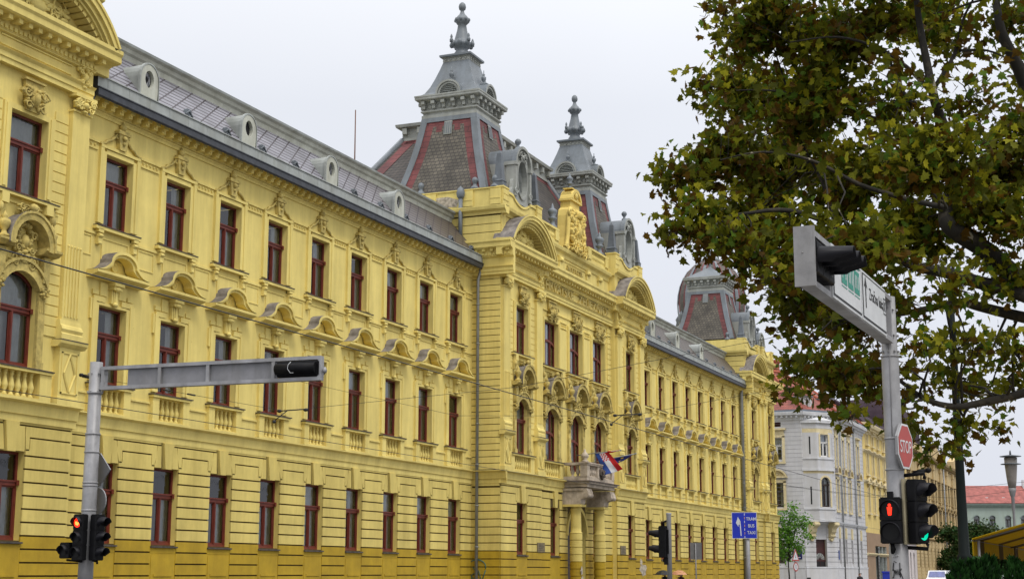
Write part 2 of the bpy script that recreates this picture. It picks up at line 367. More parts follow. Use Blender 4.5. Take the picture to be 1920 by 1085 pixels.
def arc_band(mb, cx, z0, half, rise, th, y0, y1, m=0, mtop=None, n=20):
    """curved moulding: ring between an arc and the arc th below it"""
    A = arc_pts(cx, z0, half, rise, n); Rr = (half * half + rise * rise) / (2 * rise); zc = z0 + rise - Rr
    B = []
    for x, z in A:
        d = Vector((x - cx, z - zc)); d = d * ((Rr - th) / d.length); B.append((cx + d.x, zc + d.y))
    mt = m if mtop is None else mtop
    for k in range(n):
        a, b, c, d = A[k], A[k + 1], B[k + 1], B[k]
        mb.face([(d[0], y0, d[1]), (c[0], y0, c[1]), (b[0], y0, b[1]), (a[0], y0, a[1])], m)
        mb.face([(a[0], y0, a[1]), (b[0], y0, b[1]), (b[0], y1, b[1]), (a[0], y1, a[1])], mt)
        mb.face([(d[0], y0, d[1]), (d[0], y1, d[1]), (c[0], y1, c[1]), (c[0], y0, c[1])], m)
    for a, d in ((A[0], B[0]), (A[-1], B[-1])): mb.face([(a[0], y0, a[1]), (a[0], y1, a[1]), (d[0], y1, d[1]), (d[0], y0, d[1])], m)
    return A, B, zc, Rr

def bands(mb, x0, x1, y, z0, z1, step, th=.05, gap=.04, mfun=None, ends=0):
    k = 0; z = z0
    while z < z1 - .05:
        zt = min(z + step - gap, z1); mb.box(x0, x1, y - th, y + .005, z, zt, mfun(z) if mfun else 0); z += step
GST = .3745
def gm(z): return 1 if z < 2.40 else 0           # ochre paint below, pale stucco above
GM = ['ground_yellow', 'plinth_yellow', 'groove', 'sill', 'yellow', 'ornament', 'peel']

def swirl(mb, cx, y, cz, r, s=1, turns=1.3, m=0, w=.05):
    pts = []; rs = []
    for k in range(12):
        t = k / 11; a = s * t * turns * 2 * math.pi; rr = r * (1 - .8 * t)
        pts.append((cx + rr * math.cos(a), y - .02 * t, cz + rr * math.sin(a))); rs.append(w * (1 - .4 * t))
    mb.tube(pts, rs, 5, m)
def foliage(mb, cx, y, cz, w, h, seed, n=26, m=0, d=.12):
    """carved relief: mirrored leaf lumps and scrolls round a central boss"""
    rg = random.Random(seed)
    mb.blob((cx, y, cz), w * .17, d * 1.2, h * .24, m)
    for _ in range(n):
        u = rg.uniform(.08, 1); v = rg.uniform(-1, 1) * (1.15 - .55 * u); s = rg.uniform(.45, 1)
        for q in (-1, 1): mb.blob((cx + q * u * w / 2, y, cz + v * h / 2), w * .085 * s + .012, d * rg.uniform(.5, 1), h * .085 * s + .012, m, 6, 3)
    for q in (-1, 1):
        swirl(mb, cx + q * w * .33, y - d * .5, cz + h * .2, w * .14, q, 1.2, m, .035); swirl(mb, cx + q * w * .27, y - d * .5, cz - h * .25, w * .12, -q, 1.2, m, .03)
BAL = [(.075, 0), (.085, .04), (.05, .08), (.045, .11), (.095, .24), (.10, .30), (.06, .46), (.045, .56), (.075, .60), (.05, .63), (.085, .68), (.085, .72)]
def balusters(mb, x0, x1, y, z0, n, m=0, h=.74, k=1.0):
    for i in range(n): mb.lathe([(r * k, z / .72 * h) for r, z in BAL], x0 + (i + .5) * (x1 - x0) / n, y, z0, 8, m)

# ---- windows -----------------------------------------------------------------
def make_window(name, wd, ht, split=.645, mull_up=False, rise=0, frame='redwood', arch_bar=False, curtain=0, seed=0, triple=False):
    """origin at the middle of the opening's foot; y=0 is the face of the frame"""
    mb = MB(); h = wd / 2; f = .072; zt = ht * split
    mb.box(-h, -h + f, 0, .1, 0, ht - rise * .2); mb.box(h - f, h, 0, .1, 0, ht - rise * .2); mb.box(-h + f, h - f, .002, .1, 0, .09)
    if rise: arc_band(mb, 0, ht - rise, h, rise, f, 0, .1, n=10)
    else: mb.box(-h + f, h - f, .002, .1, ht - f, ht)
    if arch_bar:
        arc_band(mb, 0, zt - .16, h - f, .2, .13, -.035, .06, n=10)
    else:
        mb.box(-h + f, h - f, -.03, .06, zt - .075, zt + .05); mb.box(-h - .0, h + .0, -.065, -.03, zt + .03, zt + .075)
        mb.box(-h - .02, -h + .1, -.09, -.065, zt - .06, zt + .085); mb.box(h - .1, h + .02, -.09, -.065, zt - .06, zt + .085)
    for xm in ((-.36, .36) if triple else (0,)): mb.box(xm - .055, xm + .055, -.012, .06, .09, zt - .075); mb.box(xm - .028, xm + .028, -.03, -.012, .1, zt - .08)
    if mull_up:
        for xm in ((-.36, .36) if triple else (0,)): mb.box(xm - .055, xm + .055, -.012, .06, zt + .05, ht - f - rise * .1)
    for s in (() if triple else (-1, 1)):                                   # casement sashes
        a, b = (-h + f, -.055) if s < 0 else (.055, h - f)
        mb.box(a, a + .032, .02, .07, .09, zt - .075); mb.box(b - .032, b, .02, .07, .09, zt - .075); mb.box(a + .04, b - .04, .022, .07, .09, .14); mb.box(a + .04, b - .04, .022, .07, zt - .125, zt - .075)
    o = mb.build(name, frame)
    g = MB(); g.face([(-h + f * .5, .05, .05), (h - f * .5, .05, .05), (h - f * .5, .05, ht - f * .5 - rise * .5), (-h + f * .5, .05, ht - f * .5 - rise * .5)])
    if rise:
        pp = arc_pts(0, ht - rise, h - .03, rise, 10); g = MB(); g.face([(-h + .04, .05, .05), (h - .04, .05, .05)] + [(x, .05, z - .04) for x, z in pp[::-1]])
    go = g.build('pane', 'glass', o)
    c = MB(); rg = random.Random(seed)
    def drape(a, b, z0, z1, y, amp, m):
        n = max(8, int((b - a) / .05)); pr = None
        for i in range(n + 1):
            x = a + (b - a) * i / n; yy = y + amp * math.sin(i * 1.7 + seed) + amp * .5 * math.sin(i * .61)
            q = (c.P((x, yy, z0)), c.P((x, yy + .01, z1)))
            if pr: c.idx([pr[0], q[0], q[1], pr[1]], m, True)
            pr = q
    i = h - .02
    if curtain == 0: drape(-i, -i * rg.uniform(.25, .45), .03, ht * .97, .22, .03, 0); drape(i * rg.uniform(.2, .4), i, .03, ht * .97, .22, .03, 0)
    elif curtain == 1: drape(-i, i, .03, zt, .2, .028, 0)
    elif curtain == 2: drape(-i, i, ht * rg.uniform(.3, .5), ht * .97, .2, .006, 1)
    elif curtain == 3: drape(-i, i, .03, ht * .97, .22, .022, 0)
    elif curtain == 4: drape(-i, i * .12, .03, ht * .97, .11, .004, 1); drape(i * .3, i, .03, ht * .97, .24, .02, 0)
    elif curtain == 6: drape(-i, .36, .03, ht * .97, .10, .003, 1); drape(.38, i, .03, ht * .97, .3, .03, 0)
    elif curtain == 5: drape(i * .35, i, .03, ht * .97, .2, .03, 0)
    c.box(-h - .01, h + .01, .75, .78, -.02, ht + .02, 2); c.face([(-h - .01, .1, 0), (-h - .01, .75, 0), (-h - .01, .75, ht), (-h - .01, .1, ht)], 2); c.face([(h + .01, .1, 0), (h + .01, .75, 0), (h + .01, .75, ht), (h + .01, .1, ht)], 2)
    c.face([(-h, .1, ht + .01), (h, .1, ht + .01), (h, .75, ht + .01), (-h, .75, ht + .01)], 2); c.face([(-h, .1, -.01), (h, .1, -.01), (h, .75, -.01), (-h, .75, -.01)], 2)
    c.build('curtain', ['curtain', 'curtain_white', 'room'], o)
    return o
WIN = {}
def put_window(kind, x, y, z, **kw):
    """first of a kind is built, later ones are copies of it with their panes and curtains"""
    key = (kind,) + tuple(sorted(kw.items()))
    p = (x - BO[0], y - BO[1], z - BO[2])
    if key not in WIN:
        o = make_window('window', **kw); o.parent = palace; o.location = p; WIN[key] = o; return o
    return copy_tree(WIN[key], palace, p)

# ---- wing ---------------------------------------------------------------------
RW, RC = 1.40, .19
SP = 3.244
def wing(x0, x1, xc, dormers, seed):
    rg = random.Random(seed); ops = []
    h = RW / 2
    for c in xc:
        for z in rows_z().values(): ops.append((c - h, c + h, z[0], z[1]))
        ops.append((c - h + .02, c + h - .02, 6.5, 7.2))
    # upper wall
    mb = MB(); wall_sheet(mb, x0, x1, 6.0, 16.5, 0, [o for o in ops if o[2] > 6], RC)
    for c in xc: mb.face([(c - h, RC, 6.5), (c + h, RC, 6.5), (c + h, RC, 7.2), (c - h, RC, 7.2)])
    e = [x0] + [c for c in xc] + [x1]
    for c in xc:
        # window surrounds: main floor with ears, top floor plain
        for s in (-1, 1):
            xa = sorted((c + s * h, c + s * (h + .16))); xb = sorted((c + s * (h + .165), c + s * (h + .33)))
            for z0, z1 in ((7.42, 9.9), (12.42, 14.78)):
                mb.box(xa[0], xa[1], -.06, .005, z0, z1); mb.box(xb[0], xb[1], -.09, .005, z0, z1 + .1)
            mb.box(*sorted((c + s * (h + .34), c + s * (h + .42))), -.07, .005, 9.35, 10.0); mb.box(*sorted((c + s * .42, c + s * .98)), -.075, .005, 9.93, 10.10)
            mb.box(*sorted((c + s * .30, c + s * .66)), -.05, .005, 10.14, 10.55); mb.box(*sorted((c + s * .72, c + s * 1.03)), -.06, .005, 10.14, 10.28)
            mb.box(*sorted((c + s * .78, c + s * 1.04)), -.04, .005, 12.02, 12.22); mb.box(*sorted((c + s * .78, c + s * 1.02)), -.17, .005, 12.10, 12.22); mb.box(*sorted((c + s * .81, c + s * .99)), -.13, .005, 11.72, 12.08); mb.tube([(c + s * .9 - .1, -.13, 12.0), (c + s * .9 + .1, -.13, 12.0)], .06, 6); mb.tube([(c + s * .9 - .08, -.10, 11.76), (c + s * .9 + .08, -.10, 11.76)], .05, 6)
        mb.box(c - h, c + h, -.058, .004, 14.71, 14.86); mb.box(c - h, c + h, -.058, .004, 9.83, 9.92)
        mb.box(c - 1.02, c + 1.02, -.10, .005, 14.88, 14.97)
        # sills
        mb.box(c - 1.15, c + 1.15, -.17, .01, 12.20, 12.30, 0, 1); mb.box(c - 1.13, c + 1.13, -.19, .01, 12.305, 12.335, 1)
        mb.box(c - 1.08, c + 1.08, -.20, .01, 7.235, 7.31); mb.box(c - 1.12, c + 1.12, -.23, .01, 7.315, 7.35, 1)
        # pedestals beside the balusters, foot rail
        for s in (-1, 1): mb.box(*sorted((c + s * (h - .02), c + s * 1.03)), -.14, .005, 6.42, 7.23)
        mb.box(c - h + .02, c + h - .02, -.12, .005, 6.42, 6.50); mb.box(c - 1.06, c + 1.06, -.17, .004, 6.40, 6.47)
        # apron panel mouldings
        for z in (11.30, 11.95): mb.box(c - .68, c + .68, -.03, .004, z, z + .04)
        for s in (-1, 1): mb.box(*sorted((c + s * .68, c + s * .64)), -.03, .004, 11.34, 11.95)
    for i in range(len(e) - 1):
        a = e[i] + (1.06 if i else .0); b = e[i + 1] - (1.06 if i < len(e) - 2 else .0)
        if b - a < .2: continue
        mb.box(a, b, -.05, .004, 7.0, 7.06); mb.box(a - .0, b + .0, -.05, .004, 12.02, 12.10); mb.box(a, b, -.06, .004, 14.98, 15.06)
        mb.box(a + .06, b - .06, -.045, .004, 14.74, 14.79)
        k = a + .2
        while k < b - .15: mb.blob((k, -.03, 14.88), .035, .03, .045, 0, 6, 3); k += .19
        for z in (11.32, 11.93): mb.box(a + .12, b - .12, -.025, .004, z, z + .035)
        for q in (a + .12, b - .155): mb.box(q, q + .035, -.025, .004, 11.355, 11.93)
    # frieze under the cornice
    mb.profx([(0.004, 15.84), (-.05, 15.84), (-.05, 15.92), (-.09, 15.96), (-.09, 16.0), (0.004, 16.0)], x0, x1)
    bpart(mb, 'upper_wall', ['yellow', 'sill'])
    # belt course
    mb = MB(); mb.profx([(.002, 5.78, 0), (-.07, 5.78, 0), (-.07, 5.98, 0), (-.12, 6.0, 0), (-.16, 6.30, 0), (-.30, 6.36, 0), (-.30, 6.395, 1), (.002, 6.43, 1)], x0, x1); bpart(mb, 'belt_course', ['yellow', 'sill'])
    # ground floor
    mb = MB(); gops = [(c - h, c + h) + rows_z()['G'] for c in xc]
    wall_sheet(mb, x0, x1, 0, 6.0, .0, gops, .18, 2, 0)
    edges = []; cur = x0
    for c in xc: edges.append((cur, c - h)); cur = c + h
    edges.append((cur, x1))
    for i, (a, b) in enumerate(edges):
        bands(mb, a, b, 0, .0, 5.03, GST, .055, .05, gm)
        la, lb = (a - h + .34 if i else a), (b + h - .34 if i < len(edges) - 1 else b)
        # lintel zone: nested shouldered panels that meet the keystones
        mb.box(la + .02, lb - .02, -.055, .005, 5.72, 5.78)
        ia, ib = (a + .17 if i else a), (b - .17 if i < len(edges) - 1 else b)
        mb.box(ia, ib, -.055, .005, 5.03, 5.34)
        oa, ob = (a - .13 if i else a), (b + .13 if i < len(edges) - 1 else b)
        mb.box(oa, ob, -.055, .005, 5.385, 5.675)
        if i: mb.prism([(a + .0, 4.99), (a + .135, 4.99), (a + .135, 5.385), (oa, 5.385)], -.055, .005)
        if i < len(edges) - 1: mb.prism([(b - .135, 4.99), (b, 4.99), (ob, 5.385), (b - .135, 5.385)], -.055, .005)
        if i: mb.prism([(a - .40, 4.96), (a - .045, 4.96), (oa - .045, 5.675), (la, 5.675)], -.055, .005)
        if i < len(edges) - 1: mb.prism([(b + .045, 4.96), (b + .40, 4.96), (lb, 5.675), (ob + .045, 5.675)], -.055, .005)
    for c in xc:
        mb.prism([(c - .17, 4.93), (c + .17, 4.93), (c + .285, 5.775), (c - .285, 5.775)], -.13, .005)
        mb.box(c - h - .03, c + h + .03, -.12, .01, 2.37, 2.42, 3); mb.box(c - h + .0, c + h - .0, -.045, .005, 2.20, 2.365, 1)
        mb.box(c - h + .06, c + h - .06, -.05, .005, 1.30, 2.14, 1); mb.box(c - .5, c + .5, -.075, -.05, 1.45, 1.52, 1)
        mb.box(c - h + .0, c + h - .0, -.035, .003, 0, 2.2, 1)
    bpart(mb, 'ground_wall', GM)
    # hoods, ornaments, balusters: one built, the rest copied
    hood = MB()
    O = [(-1.30, 10.86)]; I = [(-.98, 10.865)]
    for t in range(1, 9): u = t / 8; O.append((-1.30 + .60 * u, 10.87 + .30 * u ** 1.9)); I.append((-.98 + .46 * u, 10.87 + .22 * u ** 1.9))
    for t in range(1, 14): a = math.pi * (1 - t / 14); O.append((.70 * math.cos(a), 11.17 + .42 * math.sin(a) ** .9)); I.append((.52 * math.cos(a), 11.09 + .32 * math.sin(a) ** .9))
    for q in (O, I): q += [(-x, z) for x, z in reversed(q[:9])]
    for i in range(len(O) - 1):
        a, b, c_, d = O[i], O[i + 1], I[i + 1], I[i]
        m1 = [((p[0] + q[0]) / 2, (p[1] + q[1]) / 2) for p, q in ((a, d), (b, c_))]
        hood.face([(a[0], -.47, a[1]), (b[0], -.47, b[1]), (b[0], 0, b[1]), (a[0], 0, a[1])], 1, True)
        hood.face([(m1[0][0], -.47, m1[0][1]), (m1[1][0], -.47, m1[1][1]), (b[0], -.47, b[1]), (a[0], -.47, a[1])])
        hood.face([(m1[0][0], -.47, m1[0][1]), (m1[0][0], -.40, m1[0][1]), (m1[1][0], -.40, m1[1][1]), (m1[1][0], -.47, m1[1][1])])
        hood.face([(d[0], -.40, d[1]), (c_[0], -.40, c_[1]), (m1[1][0], -.40, m1[1][1]), (m1[0][0], -.40, m1[0][1])])
        hood.face([(d[0], -.40, d[1]), (d[0], -.05, d[1]), (c_[0], -.05, c_[1]), (c_[0], -.40, c_[1])])
    hood.profx([(0, 10.62), (-.20, 10.62), (-.24, 10.68), (-.40, 10.73), (-.45, 10.76), (-.45, 10.845), (0, 10.845)], -1.33, 1.33)
    hood.lathe([(.17, 0), (.17, .05), (.11, .05), (.10, .02), (.05, .04), (0, .06)], 0, 0, 0, 10)
    nv = len(hood.v)
    for i in range(nv - 60, nv):
        x, y, z = hood.v[i]; hood.v[i] = (x, -.02 - z, 11.13 + y)
    # console under the hood and its fluted drop
    hood.box(-.25, .25, -.30, 0, 10.50, 10.62); hood.box(-.21, .21, -.24, 0, 10.38, 10.50); hood.blob((0, -.2, 10.42), .2, .09, .09)
    for q in range(-2, 3): hood.box(q * .07 - .025, q * .07 + .025, -.16 + abs(q) * .02, 0, 9.88 + abs(q) * .03, 10.38)
    hood.blob((0, -.14, 9.92), .13, .08, .08)
    def spread(mb, nm, mats, zb):
        b0 = (xc[0], 0, zb); mb2 = mb
        mb2.v = [(x + xc[0], y, z) for x, y, z in mb2.v]
        o = bpart(mb2, nm, mats, None, b0)
        for c in xc[1:]: copy_tree(o, palace, (c - BO[0], -BO[1], zb))
    spread(hood, 'window_hood', ['yellow', 'lead'], 10.6)
    og = MB(); og.prism([(-.16, 14.98), (.16, 14.98), (.24, 15.50), (-.24, 15.50)], -.16, 0); og.box(-.31, .31, -.2, 0, 15.50, 15.58); og.box(-.26, .26, -.17, 0, 15.58, 15.64)
    og.lathe([(.05, 0), (.10, .05), (.13, .12), (.10, .20), (.04, .23), (.05, .26), (.0, .34)], 0, -.1, 15.64, 8)
    og.blob((0, -.2, 15.38), .11, .07, .09); og.blob((0, -.18, 15.2), .07, .05, .07)
    for q in (-1, 1):
        swirl(og, q * .25, -.08, 15.42, .10, q, 1.1, 0, .04)
        og.tube([(q * .3, -.05, 15.40), (q * .5, -.05, 15.22), (q * .68, -.05, 15.16), (q * .80, -.05, 15.05), (q * 1.02, -.05, 14.99)], [.05, .05, .055, .045, .04], 6)
        og.box(*sorted((q * .9, q * 1.06)), -.1, 0, 14.97, 15.03)
    spread(og, 'keystone_urn', 'ornament', 15)
    bl = MB(); balusters(bl, -h + .03, h - .03, .06, 6.5, 5); spread(bl, 'balustrade', 'yellow', 6.45)
    # cornice with modillions, gutter, roof
    mb = MB(); mb.profx([(.002, 16.0), (-.12, 16.02), (-.12, 16.31), (-.55, 16.31), (-.57, 16.36), (.002, 16.36)], x0, x1)
    k = x0 + .25
    while k < x1 - .1:
        mb.prism([(0, 0)], 0, 0) if 0 else None
        mb.box(k - .115, k + .115, -.44, -.11, 16.17, 16.308); mb.box(k - .10, k + .10, -.34, -.11, 16.05, 16.17); mb.blob((k, -.35, 16.15), .09, .06, .07, 0, 6, 3)
        k += .457
    bpart(mb, 'cornice', ['yellow'])
    mb = MB(); mb.profx([(-.45, 16.33, 0), (-.60, 16.20, 0), (-.66, 16.25, 0), (-.66, 16.50, 0), (-.62, 16.52, 1), (-.61, 16.89, 1), (-.54, 16.96, 1), (-.32, 17.05, 1), (0, 17.05, 1)], x0, x1)
    mb.box(x0, x1, -.69, -.66, 16.47, 16.505, 0); mb.box(x0, x1, -.65, -.61, 16.87, 16.90, 1)
    k = x0 + .5
    while k < x1: mb.box(k - .012, k + .012, -.625, -.60, 16.52, 16.89, 1); k += 1.1
    bpart(mb, 'gutter', ['gutter', 'band'])
    mb = MB(); mb.face([(x0, -.32, 17.04), (x1, -.32, 17.04), (x1, 1.2, 18.83), (x0, 1.2, 18.83)])
    bpart(mb, 'roof_slope', 'shingle')
    mb = MB(); mb.profx([(1.3, 18.72, 0), (1.12, 18.74, 0), (1.10, 18.92, 0), (1.02, 18.98, 0), (.98, 19.10, 0), (.86, 19.16, 1), (.84, 19.24, 1), (1.0, 19.30, 1), (3.2, 19.44, 1), (3.2, 19.62, 1), (3.5, 19.62, 1), (6.5, 19.2, 1), (6.5, 18.0, 1)], x0, x1)
    k = x0 + .4
    while k < x1 - 1:
        mb.box(k, k + 1.15, 1.45, 1.7, 19.33, 19.44, 2); mb.box(k + 1.2, k + 1.24, 1.5, 1.54, 19.33, 19.62, 2); k += 2.05
    bpart(mb, 'roof_band', ['band_pale', 'band', 'zinc_dark'])
    k = x0 + .6; first = None
    while k < x1:
        if any(abs(k - xd) < .6 for xd in dormers): k += 2.4; continue
        if first is None:
            mb = MB(); mb.prism([(k - .24, 17.08), (k + .24, 17.08), (k + .17, 17.30), (k + .1, 17.36), (k - .1, 17.36), (k - .17, 17.30)], -.24, -.14); mb.tube([(k - .22, -.25, 17.12), (k, -.27, 17.3), (k + .22, -.25, 17.12)], .035, 6); mb.box(k - .05, k + .05, -.3, .05, 17.06, 17.14)
            first = bpart(mb, 'snow_guard', ['zinc_dark'], None, (k, -.2, 17.05))
        else: copy_tree(first, palace, (k - BO[0], -.2 - BO[1], 17.05))
        k += 2.4
    # windows
    for i, c in enumerate(xc):
        for r, z in rows_z().items():
            cu = rg.choice((0, 1, 3, 5, 0, 4)) if r != 'G' else rg.choice((3, 1, 0))
            put_window('w', c, RC if r != 'G' else .18, z[0], wd=RW, ht=z[1] - z[0], curtain=cu, seed=rg.randint(0, 2), split=.645)
DORM = []
def dormer(x, open_=False):
    key = open_
    for k, o in DORM:
        if k == key: return copy_tree(o, palace, (x - BO[0], 0 - BO[1], 17.1))
    mb = MB(); h = .48; FY = -.25
    def back(z): return -.32 + (z - 17.04) / 1.178 + .03
    prof = [(-h, 17.08), (-h, 17.72)] + [(-h * math.cos(math.pi * t / 10), 17.72 + .5 * math.sin(math.pi * t / 10)) for t in range(1, 10)] + [(h, 17.72), (h, 17.08)]
    for i in range(len(prof) - 1):
        a, b = prof[i], prof[i + 1]; mb.face([(a[0], FY, a[1]), (b[0], FY, b[1]), (b[0], back(b[1]) , b[1]), (a[0], back(a[1]), a[1])], 1, True)
    hole = [(.24 * math.cos(2 * math.pi * t / 20), 17.70 + .30 * math.sin(2 * math.pi * t / 20)) for t in range(20)]
    # front face as a rim around an oval hole
    def outer(t):
        a = 2 * math.pi * t / 20; dx, dz = math.cos(a), math.sin(a); s = 9
        if dz >= 0.02: return (h * dx, 17.72 + .5 * dz)
        s = min(h / abs(dx) if abs(dx) > 1e-6 else 9, .62 / abs(dz) if abs(dz) > 1e-6 else 9); return (dx * s, 17.70 + dz * s)
    for t in range(20):
        a, b = outer(t), outer(t + 1); c_, d = hole[(t + 1) % 20], hole[t]
        mb.face([(a[0], FY - .03, a[1]), (b[0], FY - .03, b[1]), (c_[0], FY - .03, c_[1]), (d[0], FY - .03, d[1])], 0); mb.face([(d[0], FY - .03, d[1]), (c_[0], FY - .03, c_[1]), (c_[0], FY + .12, c_[1]), (d[0], FY + .12, d[1])], 0)
        mb.face([(a[0], FY - .03, a[1]), (b[0], FY - .03, b[1]), (b[0], FY + .04, b[1]), (a[0], FY + .04, a[1])], 0)
    p2 = [(-h - .05, 17.06), (-h - .05, 17.72)] + [(-(h + .05) * math.cos(math.pi * t / 10), 17.72 + .55 * math.sin(math.pi * t / 10)) for t in range(1, 10)] + [(h + .05, 17.72), (h + .05, 17.06)]
    for i in range(len(p2) - 1):
        a, b = p2[i], p2[i + 1]; A_, B_ = prof[i], prof[i + 1]
        mb.face([(a[0], FY - .05, a[1]), (b[0], FY - .05, b[1]), (b[0], FY + .05, b[1]), (a[0], FY + .05, a[1])], 1, True); mb.face([(A_[0], FY - .05, A_[1]), (B_[0], FY - .05, B_[1]), (b[0], FY - .05, b[1]), (a[0], FY - .05, a[1])], 1)
    mb.v = [(x_ + x, y_, z_) for x_, y_, z_ in mb.v]
    o = bpart(mb, 'dormer', ['band_pale', 'band', 'zinc_dark'], None, (x, 0, 17.1))
    g = MB(); g.face([(p[0], FY + .1, p[1] - 17.1) for p in hole], 0)
    if not open_:
        for q in range(4):
            a = math.pi / 4 + q * math.pi / 2; g.obox((.14 * math.cos(a), FY + .08, .62 + .19 * math.sin(a)), (.012, 0, 0), (0, .01, 0), (0, 0, .09), 1)
        g.face([(0.10 * math.cos(a) , FY + .085, .62 + .14 * math.sin(a)) for a in (0, math.pi / 2, math.pi, 4.712)], 0)
        g.face([(.195 * math.cos(2 * math.pi * t / 16), FY + .095, .62 + .275 * math.sin(2 * math.pi * t / 16)) for t in range(16)], 2)
    g.build('dormer_window', ['black', 'zinc_dark', 'galv'], o)
    DORM.append((key, o)); return o
XL = [38.67 + SP * i for i in range(9)]; XR = [91.39 + SP * i for i in range(9)]
wing(36.64, 66.65, XL, (39.7, 45.8, 52.0, 58.05), 3)
wing(89.15, 119.5, XR, (95.4, 101.2, 107.4), 4)
for x, o_ in ((39.7, False), (45.8, True), (52.0, False), (58.05, False), (95.4, False), (101.2, False), (107.4, False)): dormer(x, o_)
# ---- pavilions ------------------------------------------------------------------
VASE = [(.06, 0), (.20, .02), (.20, .08), (.10, .14), (.08, .24), (.16, .36), (.20, .50), (.17, .60), (.08, .64), (.11, .70), (.07, .78), (0, .92)]
def arched_hood(mb, c, y, k=1.0, m=0, ml=1):
    """round-headed main floor window: archivolt on leafy imposts, vases and a curved pediment with a cartouche"""
    arc_band(mb, c, 9.72, .98 * k, .60, .24, y - .16, y + .01, m, n=12); arc_band(mb, c, 9.80, 1.06 * k, .66, .08, y - .22, y - .16, m, n=12)
    for s in (-1, 1):
        xa = sorted((c + s * .80 * k, c + s * 1.08 * k)); mb.box(xa[0], xa[1], y - .10, y + .005, 7.35, 9.62, m)
        mb.box(xa[0] - .03, xa[1] + .03, y - .17, y, 9.70, 9.80, m); foliage(mb, c + s * .95 * k, y - .16, 9.6, .34, .28, 5, 6, m, .08)
        mb.box(xa[0] - .02, xa[1] + .02, y - .14, y, 7.35, 7.55, m)
        for q in range(3): mb.box(xa[0] + .05 + q * .08, xa[0] + .08 + q * .08, y - .12, y - .1, 9.0, 9.5, m)
        mb.box(xa[0] + .02, xa[1] - .0, y - .2, y, 9.86, 10.62, m)
        mb.lathe([(r * .9, z * .85) for r, z in VASE], c + s * 1.0 * k, y - .25, 10.86, 8, m)
        mb.box(*sorted((c + s * 1.02 * k, c + s * 1.22 * k)), y - .15, y, 11.45, 12.15, m); mb.blob((c + s * 1.12 * k, y - .17, 11.75), .1, .1, .16, m, 6, 3)
        mb.profx([(y, 10.64), (y - .3, 10.68), (y - .44, 10.78), (y - .44, 10.85), (y, 10.85)], *sorted((c + s * .62 * k, c + s * 1.32 * k)), m)
    arc_band(mb, c, 10.72, .92 * k, 1.02, .20, y - .46, y, m, ml, n=16); arc_band(mb, c, 10.74, .98 * k, 1.06, .07, y - .5, y - .44, m, ml, n=16)
    foliage(mb, c, y - .1, 10.95, 1.05 * k, .95, 11, 22, m, .15); foliage(mb, c, y - .12, 10.35, 1.2 * k, .3, 12, 10, m, .08)
    foliage(mb, c, y - .18, 11.86, .9 * k, .34, 13, 12, m, .12); mb.blob((c, y - .4, 11.9), .16, .12, .14, m)
def mask_panel(mb, c, y, z0=14.72, h=1.05, w=1.15, m=0, seed=1):
    mb.box(c - w * .38, c + w * .38, y - .16, y, z0 + h - .06, z0 + h, m); mb.prism([(c - w * .34, z0 + h - .06), (c + w * .34, z0 + h - .06), (c + w * .25, z0 + .1), (c - w * .25, z0 + .1)], y - .1, y, m)
    foliage(mb, c, y - .14, z0 + h * .42, w, h * .8, seed, 24, m, .12); mb.blob((c, y - .22, z0 + h * .45), .13, .12, .2, m)
def pilaster(mb, c, y, wd=.80, p=.16, m=0, ms=3):
    h = wd / 2; yf = y - p
    mb.box(c - h, c + h, yf, y + .01, 8.95, 15.40, m)
    mb.box(c - h - .12, c + h + .12, yf - .10, y + .01, 6.40, 6.62, m); mb.box(c - h - .06, c + h + .06, yf - .05, y + .01, 6.62, 8.12, m)
    mb.profx([(y, 8.12), (yf - .08, 8.12), (yf - .20, 8.22), (yf - .22, 8.30), (y, 8.33)], c - h - .22, c + h + .22, m); mb.box(c - h - .21, c + h + .21, yf - .225, y, 8.302, 8.335, ms)
    mb.profx([(y, 8.34), (yf - .1, 8.34), (yf - .1, 8.52), (yf - .06, 8.56), (yf - .10, 8.66), (yf - .06, 8.76), (yf - .02, 8.80), (yf - .0, 8.95), (y, 8.95)], c - h - .08, c + h + .08, m)
    # diamond panel
    yy = yf - .05
    for s in (-1, 1):
        mb.box(*sorted((c + s * (h - .08), c + s * (h - .03))), yy - .03, yy, 6.75, 7.98, m)
        for a, b in (((0, 7.93), (s * (h - .14), 7.36)), ((0, 6.80), (s * (h - .14), 7.36))):
            p0 = Vector((c + a[0], yy - .02, a[1])); p1 = Vector((c + b[0], yy - .02, b[1])); mb.tube([p0, p1], .035, 4, m, False)
    mb.box(c - h + .03, c + h - .03, yy - .03, yy, 7.94, 7.98, m); mb.box(c - h + .03, c + h - .03, yy - .03, yy, 6.75, 6.79, m)
    for q in range(5):                                   # raised flutes low on the shaft
        x = c - h + .12 + q * (wd - .24) / 4; mb.box(x - .028, x + .028, yf - .03, yf, 9.05, 11.15, m); mb.blob((x, yf - .01, 11.18), .04, .04, .05, m, 6, 3)
    foliage(mb, c, yf - .08, 15.62, wd * 1.1, .46, 21, 20, m, .14); mb.box(c - h - .1, c + h + .1, yf - .16, y, 15.82, 15.92, m); mb.box(c - h - .04, c + h + .04, yf - .05, y, 15.36, 15.42, m)
    for s in (-1, 1): swirl(mb, c + s * h * .85, yf - .14, 15.68, .13, s, 1.2, m, .045)
